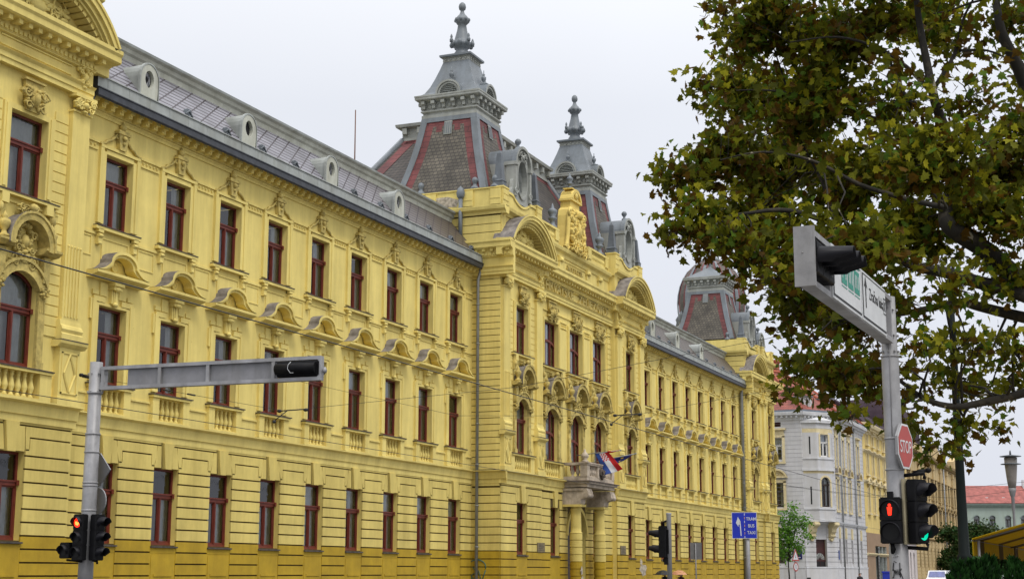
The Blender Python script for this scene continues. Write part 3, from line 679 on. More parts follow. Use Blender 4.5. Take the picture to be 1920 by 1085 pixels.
def entablature(mb, x0, x1, y, out, m=0, ms=3, dent=True, caps=True):
    """architrave, frieze, dentils and a deep cornice run along x, with returned ends"""
    mb.profx([(y + .02, 15.92, m), (y - .20, 15.92, m), (y - .20, 16.06, m), (y - .24, 16.08, m), (y - .24, 16.22, m), (y - .32, 16.30, m), (y - .16, 16.34, m), (y - .16, 16.76, m), (y - .26, 16.80, m), (y - .26, 16.84, m), (y + .02, 16.84, m)], x0, x1, m)
    mb.profx([(y + .02, 16.84, m), (y - .28, 16.84, m), (y - .28, 17.12, m), (y - .42, 17.18, m), (y - out + .12, 17.20, m), (y - out + .06, 17.24, m), (y - out + .06, 17.42, m), (y - out, 17.50, m), (y - out, 17.60, m), (y - out, 17.62, ms), (y + .02, 17.68, ms)], x0 - (out - .2 if caps else 0), x1 + (out - .2 if caps else 0), m)
    if dent:
        k = x0 + .08
        while k < x1 - .05: mb.box(k - .06, k + .06, y - .33, y - .27, 16.87, 16.99, m); k += .2
        k = x0 + .1
        while k < x1: mb.box(k - .08, k + .08, y - out + .20, y - .27, 17.05, 17.195, m); k += .42
def flank(xc, y, ped=True, right=2.65):
    """one bay of a pavilion between pilasters: ground window, round-headed main window, top window, curved pediment"""
    x0, x1 = xc - 2.65, xc + right
    mb = MB(); h = .80
    ops = [(xc - h, xc + h, 7.36, 10.12, .36), (xc - h, xc + h, 12.30, 14.72), (xc - 1.05, xc + 1.05, 6.52, 7.22)]
    wall_sheet(mb, x0, x1, 6.0, 15.95, y, ops, .18, 0)
    mb.face([(xc - 1.05, y + .18, 6.52), (xc + 1.05, y + .18, 6.52), (xc + 1.05, y + .18, 7.22), (xc - 1.05, y + .18, 7.22)])
    for s in (-1, 1):
        a, b = sorted((xc + s * (h + .34), xc + s * 1.74)); b = min(b, x1)
        z = 8.4
        while z < 15.2:
            mb.box(a, b, y - .035, y + .004, z, z + .275); z += .31
        xa = sorted((xc + s * h, xc + s * (h + .30))); mb.box(xa[0], xa[1], y - .08, y + .005, 12.36, 14.90)
        xa = sorted((xc + s * (h + .08), xc + s * (h + .22))); mb.box(xa[0], xa[1], y - .11, y - .08, 12.4, 14.84)
        mb.box(*sorted((xc + s * 1.05, xc + s * 1.55)), y - .10, y + .005, 6.40, 7.22); mb.box(*sorted((xc + s * .8, xc + s * 1.1)), y - .2, y, 11.9, 12.18)
    mb.box(xc - h, xc + h, y - .078, y + .004, 14.73, 14.9)
    mb.box(xc - 1.35, xc + 1.35, y - .2, y, 12.18, 12.26); mb.box(xc - 1.36, xc + 1.36, y - .22, y, 12.262, 12.29, 1)
    mb.box(xc - 1.55, xc + 1.55, y - .16, y, 7.225, 7.30); mb.box(xc - 1.57, xc + 1.57, y - .19, y, 7.302, 7.335, 1); mb.box(xc - 1.05, xc + 1.05, y - .1, y, 6.40, 6.50); mb.box(xc - 1.5, xc + 1.5, y - .05, y, 12.0, 12.06)
    for x_ in (x0, x1): mb.face([(x_, y, 6.0), (x_, y + .9, 6.0), (x_, y + .9, 17.0), (x_, y, 17.0)])
    bpart(mb, 'upper_wall', ['yellow', 'sill'])
    for s in ((-1, 1) if right > 2.5 else (-1,)):
        mb = MB(); pilaster(mb, xc + s * 2.17, y, m=0, ms=1); bpart(mb, 'pilaster', ['yellow', 'sill'])
    mb = MB(); arched_hood(mb, xc, y); bpart(mb, 'window_hood', ['ornament', 'lead'])
    mb = MB(); mask_panel(mb, xc, y - .05, seed=int(xc)); bpart(mb, 'mask_ornament', 'ornament')
    mb = MB(); balusters(mb, xc - .95, xc + .95, y + .04, 6.5, 7); bpart(mb, 'balustrade', 'yellow')
    # ground floor
    mb = MB(); hw = .68
    for x_ in (x0, x1): mb.face([(x_, y, 0), (x_, y + .9, 0), (x_, y + .9, 6.0), (x_, y, 6.0)])
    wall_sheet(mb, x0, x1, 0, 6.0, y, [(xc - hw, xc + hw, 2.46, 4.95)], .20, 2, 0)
    for a, b, s in ((x0, xc - hw, -1), (xc + hw, x1, 1)):
        bands(mb, a, b, y, 0, 5.03, GST, .055, .05, gm)
        q0, q1 = (a, b - .17) if s < 0 else (a + .17, b); mb.box(q0, q1, y - .055, y + .004, 5.03, 5.34)
        q0, q1 = (a, b + .04) if s < 0 else (a - .04, b); mb.box(q0, q1, y - .055, y + .004, 5.385, 5.675)
        mb.prism([(xc + s * .675, 4.99), (xc + s * .815, 4.99), (xc + s * .815, 5.385), (xc + s * .65, 5.385)], y - .055, y + .005)
        q0, q1 = (a, xc - .34) if s < 0 else (xc + .34, b); mb.box(q0, q1, y - .055, y + .004, 5.72, 5.78)
        mb.prism([(xc + s * .21, 4.96), (xc + s * .63, 4.96), (xc + s * .60, 5.675), (xc + s * .32, 5.675)], y - .055, y + .005)
    mb.prism([(xc - .17, 4.93), (xc + .17, 4.93), (xc + .285, 5.775), (xc - .285, 5.775)], y - .13, y + .005)
    mb.box(xc - hw - .03, xc + hw + .03, y - .12, y, 2.37, 2.42, 3); mb.box(xc - hw, xc + hw, y - .05, y + .004, 1.3, 2.36, 1); mb.box(xc - .5, xc + .5, y - .08, y - .05, 1.45, 1.52, 1); mb.box(xc - hw, xc + hw, y - .03, y + .003, 0, 1.3, 1)
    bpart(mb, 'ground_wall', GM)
    mb = MB(); mb.profx([(y + .02, 5.78, 0), (y - .10, 5.78, 0), (y - .10, 5.98, 0), (y - .16, 6.0, 0), (y - .2, 6.30, 0), (y - .38, 6.36, 0), (y - .38, 6.395, 1), (y + .02, 6.43, 1)], x0 - .1, x1 + .1); bpart(mb, 'belt_course', ['yellow', 'sill'])
    mb = MB(); entablature(mb, x0 + .05, x1 - .05, y, .8, 0, 1)
    mb.box(xc - 1.55, xc + 1.55, y - .2, y - .158, 16.42, 16.46); mb.box(xc - 1.55, xc + 1.55, y - .2, y - .158, 16.70, 16.74)
    for s in (-1, 1): foliage(mb, xc + s * 2.1, y - .22, 16.5, .6, .72, 31, 16, 0, .14); mb.box(*sorted((xc + s * 1.82, xc + s * 2.4)), y - .3, y - .15, 16.82, 17.0)
    bpart(mb, 'entablature', ['yellow', 'sill'])
    put_window('w', xc, y + .18, 12.32, wd=1.6, ht=2.40, curtain=3, seed=1)
    put_window('m', xc, y + .18, 7.36, wd=1.6, ht=2.76, curtain=3, seed=2, rise=.36, split=.6)
    put_window('g', xc, y + .20, 2.46, wd=1.36, ht=2.49, curtain=1, seed=2)
    if not ped: return
    # curved pediment above
    mb = MB(); yf = y - .80
    arc_band(mb, xc, 17.64, 2.98, 1.66, .20, yf, y + .3, 0, 1, n=28); arc_band(mb, xc, 17.66, 3.02, 1.70, .09, yf - .05, yf + .02, 0, 1, n=28); arc_band(mb, xc, 17.62, 2.80, 1.50, .16, yf + .10, y + .3, 0, n=28); arc_band(mb, xc, 17.62, 2.62, 1.32, .08, yf + .2, y + .3, 0, n=28)
    A = arc_pts(xc, 17.64, 2.56, 1.24, 24); Rr = (2.56 ** 2 + 1.24 ** 2) / (2 * 1.24); zc = 17.64 + 1.24 - Rr
    for i in range(1, 24):
        x, z = A[i]; d = Vector((x - xc, 0, z - zc)).normalized(); t = Vector((d.z, 0, -d.x))
        mb.obox((x - d.x * .06, (yf + .25 + y) / 2, z - d.z * .06), t * .085, (0, (y - yf - .3) / 2, 0), d * .09)
    mb.face([(x, y - .02, z) for x, z in A])
    foliage(mb, xc, y - .08, 18.15, 2.6, .9, 41, 30, 0, .09)
    for s in (-1, 1): swirl(mb, xc + s * .75, y - .1, 18.1, .26, s, 1.5, 0, .05)
    bpart(mb, 'curved_pediment', ['yellow', 'lead'])

def side_wall(x, y0, y1, z0, z1, name, cornice=True, attic=True):
    """banded end wall facing the left; y0 = front edge"""
    mb = MB(); mb.T = lambda u, d, z: (x + d, -u, z)       # u runs towards the street
    a, b = -y1, -y0
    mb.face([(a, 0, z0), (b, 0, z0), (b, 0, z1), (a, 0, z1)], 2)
    bands(mb, a, b, 0, 0, 5.65, GST, .045, .045, gm)
    mb.box(a, b, -.05, .0, 5.66, 5.78)
    mb.profx([(.02, 5.78, 0), (-.07, 5.78, 0), (-.07, 5.98, 0), (-.12, 6.0, 0), (-.16, 6.30, 0), (-.28, 6.36, 0), (-.28, 6.395, 3), (.02, 6.43, 3)], a, b + .38)
    bands(mb, a, b, 0, 6.45, 16.95, .31, .045, .035, lambda z: 4)
    if attic: bands(mb, a, b, 0, 17.7, z1, .42, .045, .035, lambda z: 4)
    bpart(mb, name, GM)

def attic(x0, x1, y, xs=None):
    """plain attic storey behind the pediments with a cornice and a parapet"""
    mb = MB()
    mb.box(x0, x1, y, y + .6, 17.6, 19.0); mb.box(x0, x0 + .5, y - .06, y, 17.68, 19.0); mb.box(x1 - .5, x1, y - .06, y, 17.68, 19.0)
    z = 17.9
    mb.profx([(y + .6, 19.0, 0), (y - .06, 19.0, 0), (y - .10, 19.12, 0), (y - .30, 19.22, 0), (y - .34, 19.36, 0), (y - .34, 19.40, 1), (y + .6, 19.46, 1)], x0 - .12, x1 + .12)
    # parapet with end piers, panels and a wavy middle
    mb.box(x0 + .05, x0 + .75, y - .1, y + .5, 19.44, 20.36); mb.box(x1 - .75, x1 - .05, y - .1, y + .5, 19.44, 20.36)
    n = 20; a, b = x0 + .75, x1 - .75; top = []
    for i in range(n + 1):
        t = i / n; u = abs(t - .5) * 2
        top.append((a + (b - a) * t, 20.30 - .38 * max(0, 1 - (u / .62) ** 2) if u < .62 else 20.30))
    mb.prism([(b, 19.44), (a, 19.44)] + top, y + .0, y + .45)
    for i in range(n):
        p, q = top[i], top[i + 1]; mb.face([(p[0], y - .06, p[1] - .09), (q[0], y - .06, q[1] - .09), (q[0], y - .06, q[1] + .03), (p[0], y - .06, p[1] + .03)]); mb.face([(p[0], y - .06, p[1] + .03), (q[0], y - .06, q[1] + .03), (q[0], y + .5, q[1] + .03), (p[0], y + .5, p[1] + .03)]); mb.face([(p[0], y - .06, p[1] - .09), (q[0], y - .06, q[1] - .09), (q[0], y, q[1] - .09), (p[0], y, p[1] - .09)])
    for x_ in (x0 + .05, x1 - .75):
        mb.box(x_ - .04, x_ + .74, y - .14, y + .54, 20.36, 20.44)
        for z_ in (19.75, 20.05): mb.box(x_ + .02, x_ + .68, y - .125, y - .1, z_, z_ + .26)
    bpart(mb, 'attic', ['yellow', 'sill'])

def tower(xc, yc, z0=20.45, spire=True, h0=2.5, dorm=True):
    """mansard tower: hipped tile faces with red borders, bracketed cornice, swept cap and finial"""
    base = (xc, yc, z0); t = MB(); h1 = 1.50; zt = 24.75; hb = 2.5
    def hw(z):                                            # slightly swept hips
        u = (z - z0) / (zt - z0); return h0 + (h1 - h0) * (u + .10 * math.sin(math.pi * u))
    def face_pt(k, u, z, o=0.0):                          # side k, u in -1..1 along the face
        a = hw(z) + o; x, y = u * (hw(z) + (o if abs(u) == 1 else 0)), -a
        return [(xc + x, yc + y, z), (xc - y, yc + x, z), (xc - x, yc - y, z), (xc + y, yc - x, z)][k]
    for k in range(4):
        n = 8
        for i in range(n):
            za, zb = z0 + (zt - z0) * i / n, z0 + (zt - z0) * (i + 1) / n
            ua, ub = .30 / hw(za), .30 / hw(zb); wa, wb = .72 / hw(za), .72 / hw(zb)
            for s in (-1, 1):
                t.face([face_pt(k, s, za, .05), face_pt(k, s * (1 - ua), za, .05), face_pt(k, s * (1 - ub), zb, .05), face_pt(k, s, zb, .05)], 0)
                t.face([face_pt(k, s * (1 - ua), za, .05), face_pt(k, s * (1 - ua), za), face_pt(k, s * (1 - ub), zb), face_pt(k, s * (1 - ub), zb, .05)], 0)
                t.face([face_pt(k, s * (1 - ua), za), face_pt(k, s * (1 - wa), za), face_pt(k, s * (1 - wb), zb), face_pt(k, s * (1 - ub), zb)], 1)
            t.face([face_pt(k, -1 + wa, za), face_pt(k, 1 - wa, za), face_pt(k, 1 - wb, zb), face_pt(k, -1 + wb, zb)], 1 if i >= n - 1 else 2)
        # plain grey top rail, small louvre and the stepped red corners
        zr = zt - .28; t.face([face_pt(k, -1, zr, .055), face_pt(k, 1, zr, .055), face_pt(k, 1, zt, .055), face_pt(k, -1, zt, .055)], 0)
        zl0, zl1 = zt - 1.05, zt - .30; u = .24 / hw(zl0)
        t.face([face_pt(k, -u, zl0, .05), face_pt(k, u, zl0, .05), face_pt(k, u, zl1, .05), face_pt(k, -u, zl1, .05)], 3)
        for q in range(4): uu = u * (-.75 + q * .5); t.face([face_pt(k, uu - .02, zl0 + .05, .07), face_pt(k, uu + .02, zl0 + .05, .07), face_pt(k, uu + .02, zl1 - .05, .07), face_pt(k, uu - .02, zl1 - .05, .07)], 0)
        zq = zt - (zt - z0) / 8 - .32
        for s in (-1, 1):
            e_ = 1 - .72 / hw(zq)
            t.face([face_pt(k, s * .22, zq, .012), face_pt(k, s * .42, zq, .012), face_pt(k, s * .42, zq + .34, .012), face_pt(k, s * .22, zq + .34, .012)], 1)
    bpart(t, 'tower_roof', ['zinc', 'redtile', 'scales', 'zinc_pale'], None, base)
    c = MB()
    def sq(prof, m=0):
        for i in range(len(prof) - 1):
            (a, za), (b, zb) = prof[i][:2], prof[i + 1][:2]; mm = prof[i][2] if len(prof[i]) > 2 else m
            for k in range(4):
                r = [((-a, -a), (a, -a), (b, -b), (-b, -b)), ((a, -a), (a, a), (b, b), (b, -b)), ((a, a), (-a, a), (-b, b), (b, b)), ((-a, a), (-a, -a), (-b, -b), (-b, b))][k]
                c.face([(xc + r[0][0], yc + r[0][1], za), (xc + r[1][0], yc + r[1][1], za), (xc + r[2][0], yc + r[2][1], zb), (xc + r[3][0], yc + r[3][1], zb)], mm)
    sq([(1.56, 24.72), (1.56, 24.88), (1.50, 24.90), (1.50, 24.98), (1.60, 25.05), (1.60, 25.12), (1.48, 25.14), (1.48, 25.58), (1.56, 25.60), (1.80, 25.66), (1.84, 25.70), (1.84, 25.80), (1.86, 25.82), (1.86, 25.90, 1), (1.5, 25.98, 1)])
    for k in range(4):
        for i in range(6):
            u = -1.42 + i * 2.84 / 5
            for (da, db, za, zb) in ((.10, .30, 25.44, 25.60), (.085, .16, 25.22, 25.44)):
                b4 = [(u - da, -1.48 - db, u + da, -1.47), (1.47, u - da, 1.48 + db, u + da), (u - da, 1.47, u + da, 1.48 + db), (-1.48 - db, u - da, -1.47, u + da)][k]
                c.box(xc + b4[0], xc + b4[2], yc + b4[1], yc + b4[3], za, zb, 0)
        for i in range(5):
            u = -1.42 + (i + .5) * 2.84 / 5
            p = [(u, -1.49), (1.49, u), (u, 1.49), (-1.49, u)][k]; c.blob((xc + p[0], yc + p[1], 25.36), .15 if k % 2 == 0 else .03, .03 if k % 2 == 0 else .15, .13, 0, 8, 4)
    if spire:
        sq([(1.68, 25.92), (1.45, 26.12), (1.24, 26.5), (1.03, 27.05), (.86, 27.55), (.74, 27.95), (.74, 27.96)], 1)
        sq([(.74, 27.95, 0), (.76, 27.98, 0), (.74, 28.14, 0), (.84, 28.18, 1), (.90, 28.22, 1), (.90, 28.32, 1), (.3, 28.42, 1), (.2, 28.42, 1)], 1)
        for k in range(4):
            for i in range(5):
                u = -.56 + i * .28; p = [(u, -.76), (.76, u), (u, .76), (-.76, u)][k]; c.blob((xc + p[0], yc + p[1], 28.07), .07, .07, .06, 0, 6, 3)
    else:
        sq([(1.7, 25.92), (1.2, 26.25), (.6, 26.65), (.16, 26.95), (.1, 26.95)], 1)
    bpart(c, 'tower_cap', ['zinc_pale', 'zinc'], None, base)
    if spire:
        for k in range(4):                               # round-headed louvres on each side of the cap
            l = MB(); ax = [(1, 0, 0, -1), (0, -1, 1, 0), (-1, 0, 0, 1), (0, 1, -1, 0)][k]
            tx, ty, nx, ny = [(1, 0, 0, -1), (0, 1, 1, 0), (-1, 0, 0, 1), (0, -1, -1, 0)][k]
            l.T = lambda u, d, z, tx=tx, ty=ty, nx=nx, ny=ny: (xc + u * tx - nx * (d - 1.72), yc + u * ty - ny * (d - 1.72), z)
            def tunnel(r, y0_, y1_, m, th):
                arc_band(l, 0, 25.94, r, r, th, y0_, y1_, m, 1, n=14)
            tunnel(.72, 0, .9, 0, .10); tunnel(.60, .06, .9, 0, .10)
            l.face([(x, .16, z) for x, z in arc_pts(0, 25.94, .54, .54, 12)], 0)
            for q in range(5):
                zz = 25.98 + q * .1; hh = math.sqrt(max(.01, .52 ** 2 - (zz - 25.94) ** 2)); l.obox((0, .12, zz), (hh, 0, 0), (0, .05, .035), (0, .004, -.006), 2)
            l.lathe([(.10, 0), (.12, .05), (.06, .1), (.05, .16), (.13, .3), (.14, .42), (.09, .46), (.05, .5), (.08, .56), (.03, .62), (.02, .8)], 0, .45, 26.68, 8, 1); l.box(-.22, .22, .15, .7, 26.62, 26.70, 1)
            bpart(l, 'louvre_dormer', ['zinc_pale', 'zinc', 'slat'], None, base)
    f = MB()
    if spire:
        f.lathe([(.46, 0), (.40, .12), (.42, .22), (.30, .40), (.34, .48), (.52, .62), (.56, .74), (.44, .84), (.40, 1.0), (.27, 1.5), (.22, 1.82), (.28, 1.86), (.33, 1.93), (.38, 2.02), (.38, 2.14), (.30, 2.24), (.26, 2.30), (.16, 2.40), (.11, 2.52), (.09, 2.62), (.17, 2.68), (.20, 2.82), (.17, 2.97), (.08, 3.07), (0, 3.1)], xc, yc, 28.36, 12, 0)
        for k in range(8):
            a = k * math.pi / 4 + .2; x, y = xc + .56 * math.cos(a), yc + .56 * math.sin(a)
            f.blob((x, y, 29.08), .13, .13, .17); f.blob((xc + .36 * math.cos(a), yc + .36 * math.sin(a), 30.44), .09, .09, .11)
            if k % 2: f.lathe([(.09, 0), (.10, .14), (.05, .22), (.07, .3), (.03, .42), (0, .46)], xc + .66 * math.cos(a), yc + .66 * math.sin(a), 29.1, 6)
    else:
        f.lathe([(.22, 0), (.16, .1), (.1, .25), (.22, .5), (.28, .75), (.22, .95), (.1, 1.05), (.16, 1.15), (.12, 1.3), (.05, 1.5), (0, 1.7)], xc, yc, 26.85, 10, 0)
        for k in range(6): a = k * math.pi / 3; f.blob((xc + .26 * math.cos(a), yc + .26 * math.sin(a), 27.55), .09, .09, .12)
    bpart(f, 'finial', 'zinc', None, (xc, yc, 28.36 if spire else 26.85))
    if dorm: oeil(xc, yc - h0 + .15)

def obelisk(x, y, z):
    o = MB(); o.box(x - .26, x + .26, y - .26, y + .26, z, z + .3)
    a = .2
    for (a, za, b, zb) in ((.29, z + .3, .22, z + .38), (.22, z + .38, .20, z + .55), (.20, z + .55, .11, z + 1.75), (.11, z + 1.75, 0.01, z + 1.92)):
        for k in range(4):
            r = [((-a, -a), (a, -a), (b, -b), (-b, -b)), ((a, -a), (a, a), (b, b), (b, -b)), ((a, a), (-a, a), (-b, b), (b, b)), ((-a, a), (-a, -a), (-b, -b), (-b, b))][k]
            o.face([(x + q[0], y + q[1], za if i < 2 else zb) for i, q in enumerate(r)])
    bpart(o, 'obelisk', 'zinc_dark', None, (x, y, z))
def ball_finial(x, y, z, s=1.0):
    o = MB(); o.lathe([(.28 * s, 0), (.28 * s, .08 * s), (.16 * s, .2 * s), (.10 * s, .3 * s), (.12 * s, .36 * s), (.17 * s, .46 * s), (.18 * s, .56 * s), (.12 * s, .68 * s), (0, .74 * s)], x, y, z, 10); bpart(o, 'ball_finial', 'zinc', None, (x, y, z))
def urn(x, y, z, s=1.0):
    o = MB(); o.lathe([(.24 * s, 0), (.24 * s, .1 * s), (.14 * s, .2 * s), (.12 * s, .42 * s), (.22 * s, .5 * s), (.24 * s, .58 * s), (.14 * s, .66 * s), (.24 * s, .84 * s), (.27 * s, .98 * s), (.2 * s, 1.06 * s), (.1 * s, 1.12 * s), (.08 * s, 1.25 * s), (.02 * s, 1.4 * s)], x, y, z, 10); bpart(o, 'urn', 'zinc', None, (x, y, z))

def oeil(xc, y, dz=0.0):
    """big round-topped dormer with an oval louvred eye, facing the street"""
    o = MB(); yf = y - .05; z0 = 20.0; h = .98
    prof = [(-h, z0), (-h, 22.05)] + [(-h * math.cos(math.pi * t / 16), 22.05 + .92 * math.sin(math.pi * t / 16)) for t in range(1, 16)] + [(h, 22.05), (h, z0)]
    for i in range(len(prof) - 1):
        a, b = prof[i], prof[i + 1]; o.face([(a[0], yf, a[1]), (b[0], yf, b[1]), (b[0], yf + 2.1, b[1]), (a[0], yf + 2.1, a[1])], 1 if 0 < i < len(prof) - 2 else 0, 0 < i < len(prof) - 2)
    arc_band(o, 0, 22.05, h + .10, 1.02, .14, yf - .16, yf + .1, 0, 1, 18)
    hole = lambda t: (.62 * math.cos(t), 21.35 + .95 * math.sin(t)); n = 24
    for i in range(n):
        t0, t1 = 2 * math.pi * i / n, 2 * math.pi * (i + 1) / n
        def out(t):
            dx, dz = math.cos(t), math.sin(t)
            s = min(h / abs(dx) if abs(dx) > 1e-6 else 99, (1.33 / abs(dz)) if dz < 0 else 99)
            if dz > 0:                                   # up to the round head
                for q in range(60):
                    ss = 1.7 - q * .02; x_, z_ = dx * ss, 21.35 + dz * ss
                    if abs(x_) <= h and (z_ <= 22.05 or (x_ / h) ** 2 + ((z_ - 22.05) / .92) ** 2 <= 1): s = ss; break
            return (dx * s, 21.35 + dz * s)
        a, b, c_, d = out(t0), out(t1), hole(t1), hole(t0)
        o.face([(a[0], yf, a[1]), (b[0], yf, b[1]), (c_[0], yf, c_[1]), (d[0], yf, d[1])]); o.face([(d[0], yf, d[1]), (c_[0], yf, c_[1]), (c_[0], yf + .3, c_[1]), (d[0], yf + .3, d[1])])
        k = 1.13; e_, g_ = (d[0] * k, 21.35 + (d[1] - 21.35) * k), (c_[0] * k, 21.35 + (c_[1] - 21.35) * k)
        o.face([(e_[0], yf - .07, e_[1]), (g_[0], yf - .07, g_[1]), (c_[0], yf - .07, c_[1]), (d[0], yf - .07, d[1])]); o.face([(e_[0], yf - .07, e_[1]), (e_[0], yf, e_[1]), (g_[0], yf, g_[1]), (g_[0], yf - .07, g_[1])]); o.face([(d[0], yf - .07, d[1]), (c_[0], yf - .07, c_[1]), (c_[0], yf, c_[1]), (d[0], yf, d[1])])
    for s in (-1, 1):
        o.box(*sorted((s * .84, s * 1.06)), yf - .12, yf + .4, 20.3, 22.0); o.box(*sorted((s * .8, s * 1.12)), yf - .18, yf + .5, 21.9, 22.08)
        o.prism([(s * 1.0, 20.2), (s * 1.5, 20.2), (s * 1.42, 20.45), (s * 1.2, 20.7), (s * 1.12, 21.1), (s * 1.0, 21.2)], yf + .0, yf + .18)
        swirl(o, s * .95, yf - .1, 20.6, .22, s, 1.2, 0, .05)
    foliage(o, 0, yf - .06, 22.5, 1.0, .6, 51, 16, 0, .1)
    o.lathe([(.16, 0), (.16, .08), (.08, .14), (.07, .22), (.16, .34), (.17, .44), (.1, .54), (0, .58)], 0, yf + .2, 22.98, 10, 1)
    o.v = [(x + xc, y_, z + dz) for x, y_, z in o.v]
    ob = bpart(o, 'eye_dormer', ['zinc_pale', 'zinc'], None, (xc, y, 20 + dz))
    g = MB(); g.face([(hole(2 * math.pi * i / 24)[0], yf + .28 - y, hole(2 * math.pi * i / 24)[1] - 20) for i in range(24)], 0)
    for k in range(9):
        x_ = -.52 + k * .13; hh = .95 * math.sqrt(max(0.02, 1 - (x_ / .62) ** 2)); g.obox((x_, yf + .22 - y, 1.35), (.05, .03, 0), (.006, -.01, 0), (0, 0, hh * .96), 1)
    g.build('eye_louvre', ['room', 'slat'], ob)
# ---- central block ---------------------------------------------------------------
XC = 77.9; YF, YM = -1.5, -1.2
def eye(x): oeil(x, YF + .03)
for xc in (69.3, 86.5):
    flank(xc, YF); tower(xc, 1.9, dorm=False); eye(xc); attic(xc - 2.65, xc + 2.65, YF)
    for dx in (-2.3, 2.3): obelisk(xc + dx, YF + .22, 20.42)
side_wall(66.63, YF, 5.0, 0, 19.0, 'end_wall')
mb = MB(); mb.T = lambda u, d, z: (66.63 + d, -u, z)
entablature(mb, -.6, 2.28, 0, .62, 0, 1, caps=False)
mb.profx([(.3, 19.0, 0), (-.06, 19.0, 0), (-.10, 19.12, 0), (-.26, 19.22, 0), (-.30, 19.36, 0), (-.30, 19.40, 1), (.3, 19.46, 1)], -5, 1.84)
mb.box(-5, 1.45, .04, .5, 19.44, 20.34); mb.box(-5, 1.5, -.02, .54, 20.345, 20.40, 0)
for u in (.95, -.55, -2.6): mb.box(u, u + .55, -.05, .05, 19.5, 20.30); mb.box(u + .02, u + .53, -.07, -.04, 19.8, 19.86, 0)
mb.prism([(-3.4, 19.62), (-.9, 19.56), (-.8, 19.9), (-1.4, 20.12), (-2.5, 20.1), (-3.3, 19.98)], .032, .05, 2)
mb.prism([(-2.2, 16.2), (.9, 16.5), (.7, 16.62), (.4, 16.6)], 0, 0, 2) if 0 else None
bpart(mb, 'end_cornice', ['yellow', 'sill', 'peel'])
for y in (3.0, 0.0, -1.1): ball_finial(66.85, y, 20.4, .9)
mb = MB(); mb.box(66.7, 89.1, .3, 9.0, 0, 19.6); mb.box(66.75, 89.05, 5.0, 9.0, 19.5, 20.2); bpart(mb, 'rear_block', 'yellow')
# middle bays
x0, x1 = 71.95, 83.85; WX = (XC - 3.77, XC, XC + 3.77)
mb = MB(); h = 1.04; hm = .98; ops = []
for i, c in enumerate(WX): ops += [(c - h, c + h, 12.30, 14.72), (c - hm, c + hm, 7.0 if i == 1 else 7.36, 10.12, .42)]
for c in (WX[0], WX[2]): ops.append((c - 1.15, c + 1.15, 6.52, 7.22))
wall_sheet(mb, x0, x1, 6.0, 15.95, YM, ops, .18)
for c in (WX[0], WX[2]): mb.face([(c - 1.15, YM + .18, 6.52), (c + 1.15, YM + .18, 6.52), (c + 1.15, YM + .18, 7.22), (c - 1.15, YM + .18, 7.22)])
for i, c in enumerate(WX):
    for s in (-1, 1):
        xa = sorted((c + s * h, c + s * (h + .26))); mb.box(xa[0], xa[1], YM - .08, YM + .005, 12.36, 14.9)
        xa = sorted((c + s * (h + .07), c + s * (h + .19))); mb.box(xa[0], xa[1], YM - .11, YM - .08, 12.4, 14.85)
        mb.box(*sorted((c + s * 1.15, c + s * 1.6)), YM - .1, YM, 6.40, 7.22)
    mb.box(c - h, c + h, YM - .078, YM + .004, 14.73, 14.9)
    mb.box(c - 1.5, c + 1.5, YM - .2, YM, 12.18, 12.26); mb.box(c - 1.52, c + 1.52, YM - .22, YM, 12.262, 12.29, 1); mb.box(c - 1.62, c + 1.62, YM - .05, YM, 12.0, 12.06)
    if i != 1: mb.box(c - 1.6, c + 1.6, YM - .16, YM, 7.225, 7.30); mb.box(c - 1.62, c + 1.62, YM - .19, YM, 7.302, 7.335, 1); mb.box(c - 1.15, c + 1.15, YM - .1, YM, 6.4, 6.5)
for c in (XC - 1.885, XC + 1.885):
    mb.box(c - .48, c + .48, YM - .04, YM, 12.4, 14.55); mb.box(c - .5, c + .5, YM - .07, YM, 14.62, 14.66); mb.box(c - .5, c + .5, YM - .07, YM, 14.92, 14.97)
    for q in range(6): mb.blob((c - .38 + q * .15, YM - .03, 14.79), .035, .03, .05, 0, 6, 3)
for c in (x0 + .3, x1 - .3):
    z = 6.5
    while z < 15.8: mb.box(c - .3, c + .3, YM - .06, YM + .004, z, z + .275); z += .31
mb.box(x0, x1, YM - .06, YM + .004, 15.25, 15.30)
bpart(mb, 'upper_wall', ['yellow', 'sill'])
for i, c in enumerate(WX):
    mb = MB(); arched_hood(mb, c, YM, 1.2); bpart(mb, 'window_hood', ['ornament', 'lead'])
    mb = MB(); mask_panel(mb, c, YM - .02, w=1.5, h=1.1, seed=60 + i); bpart(mb, 'mask_ornament', 'ornament')
    put_window('w', c, YM + .18, 12.32, wd=2.08, ht=2.40, curtain=6, seed=3, mull_up=True, arch_bar=True, split=.6, triple=True)
    put_window('m', c, YM + .18, 7.0 if i == 1 else 7.36, wd=1.96, ht=3.12 if i == 1 else 2.76, curtain=3, seed=2, rise=.42, split=.55, mull_up=True, arch_bar=True, triple=True)
    if i != 1: mb = MB(); balusters(mb, c - 1.1, c + 1.1, YM + .04, 6.5, 7); bpart(mb, 'balustrade', 'yellow')
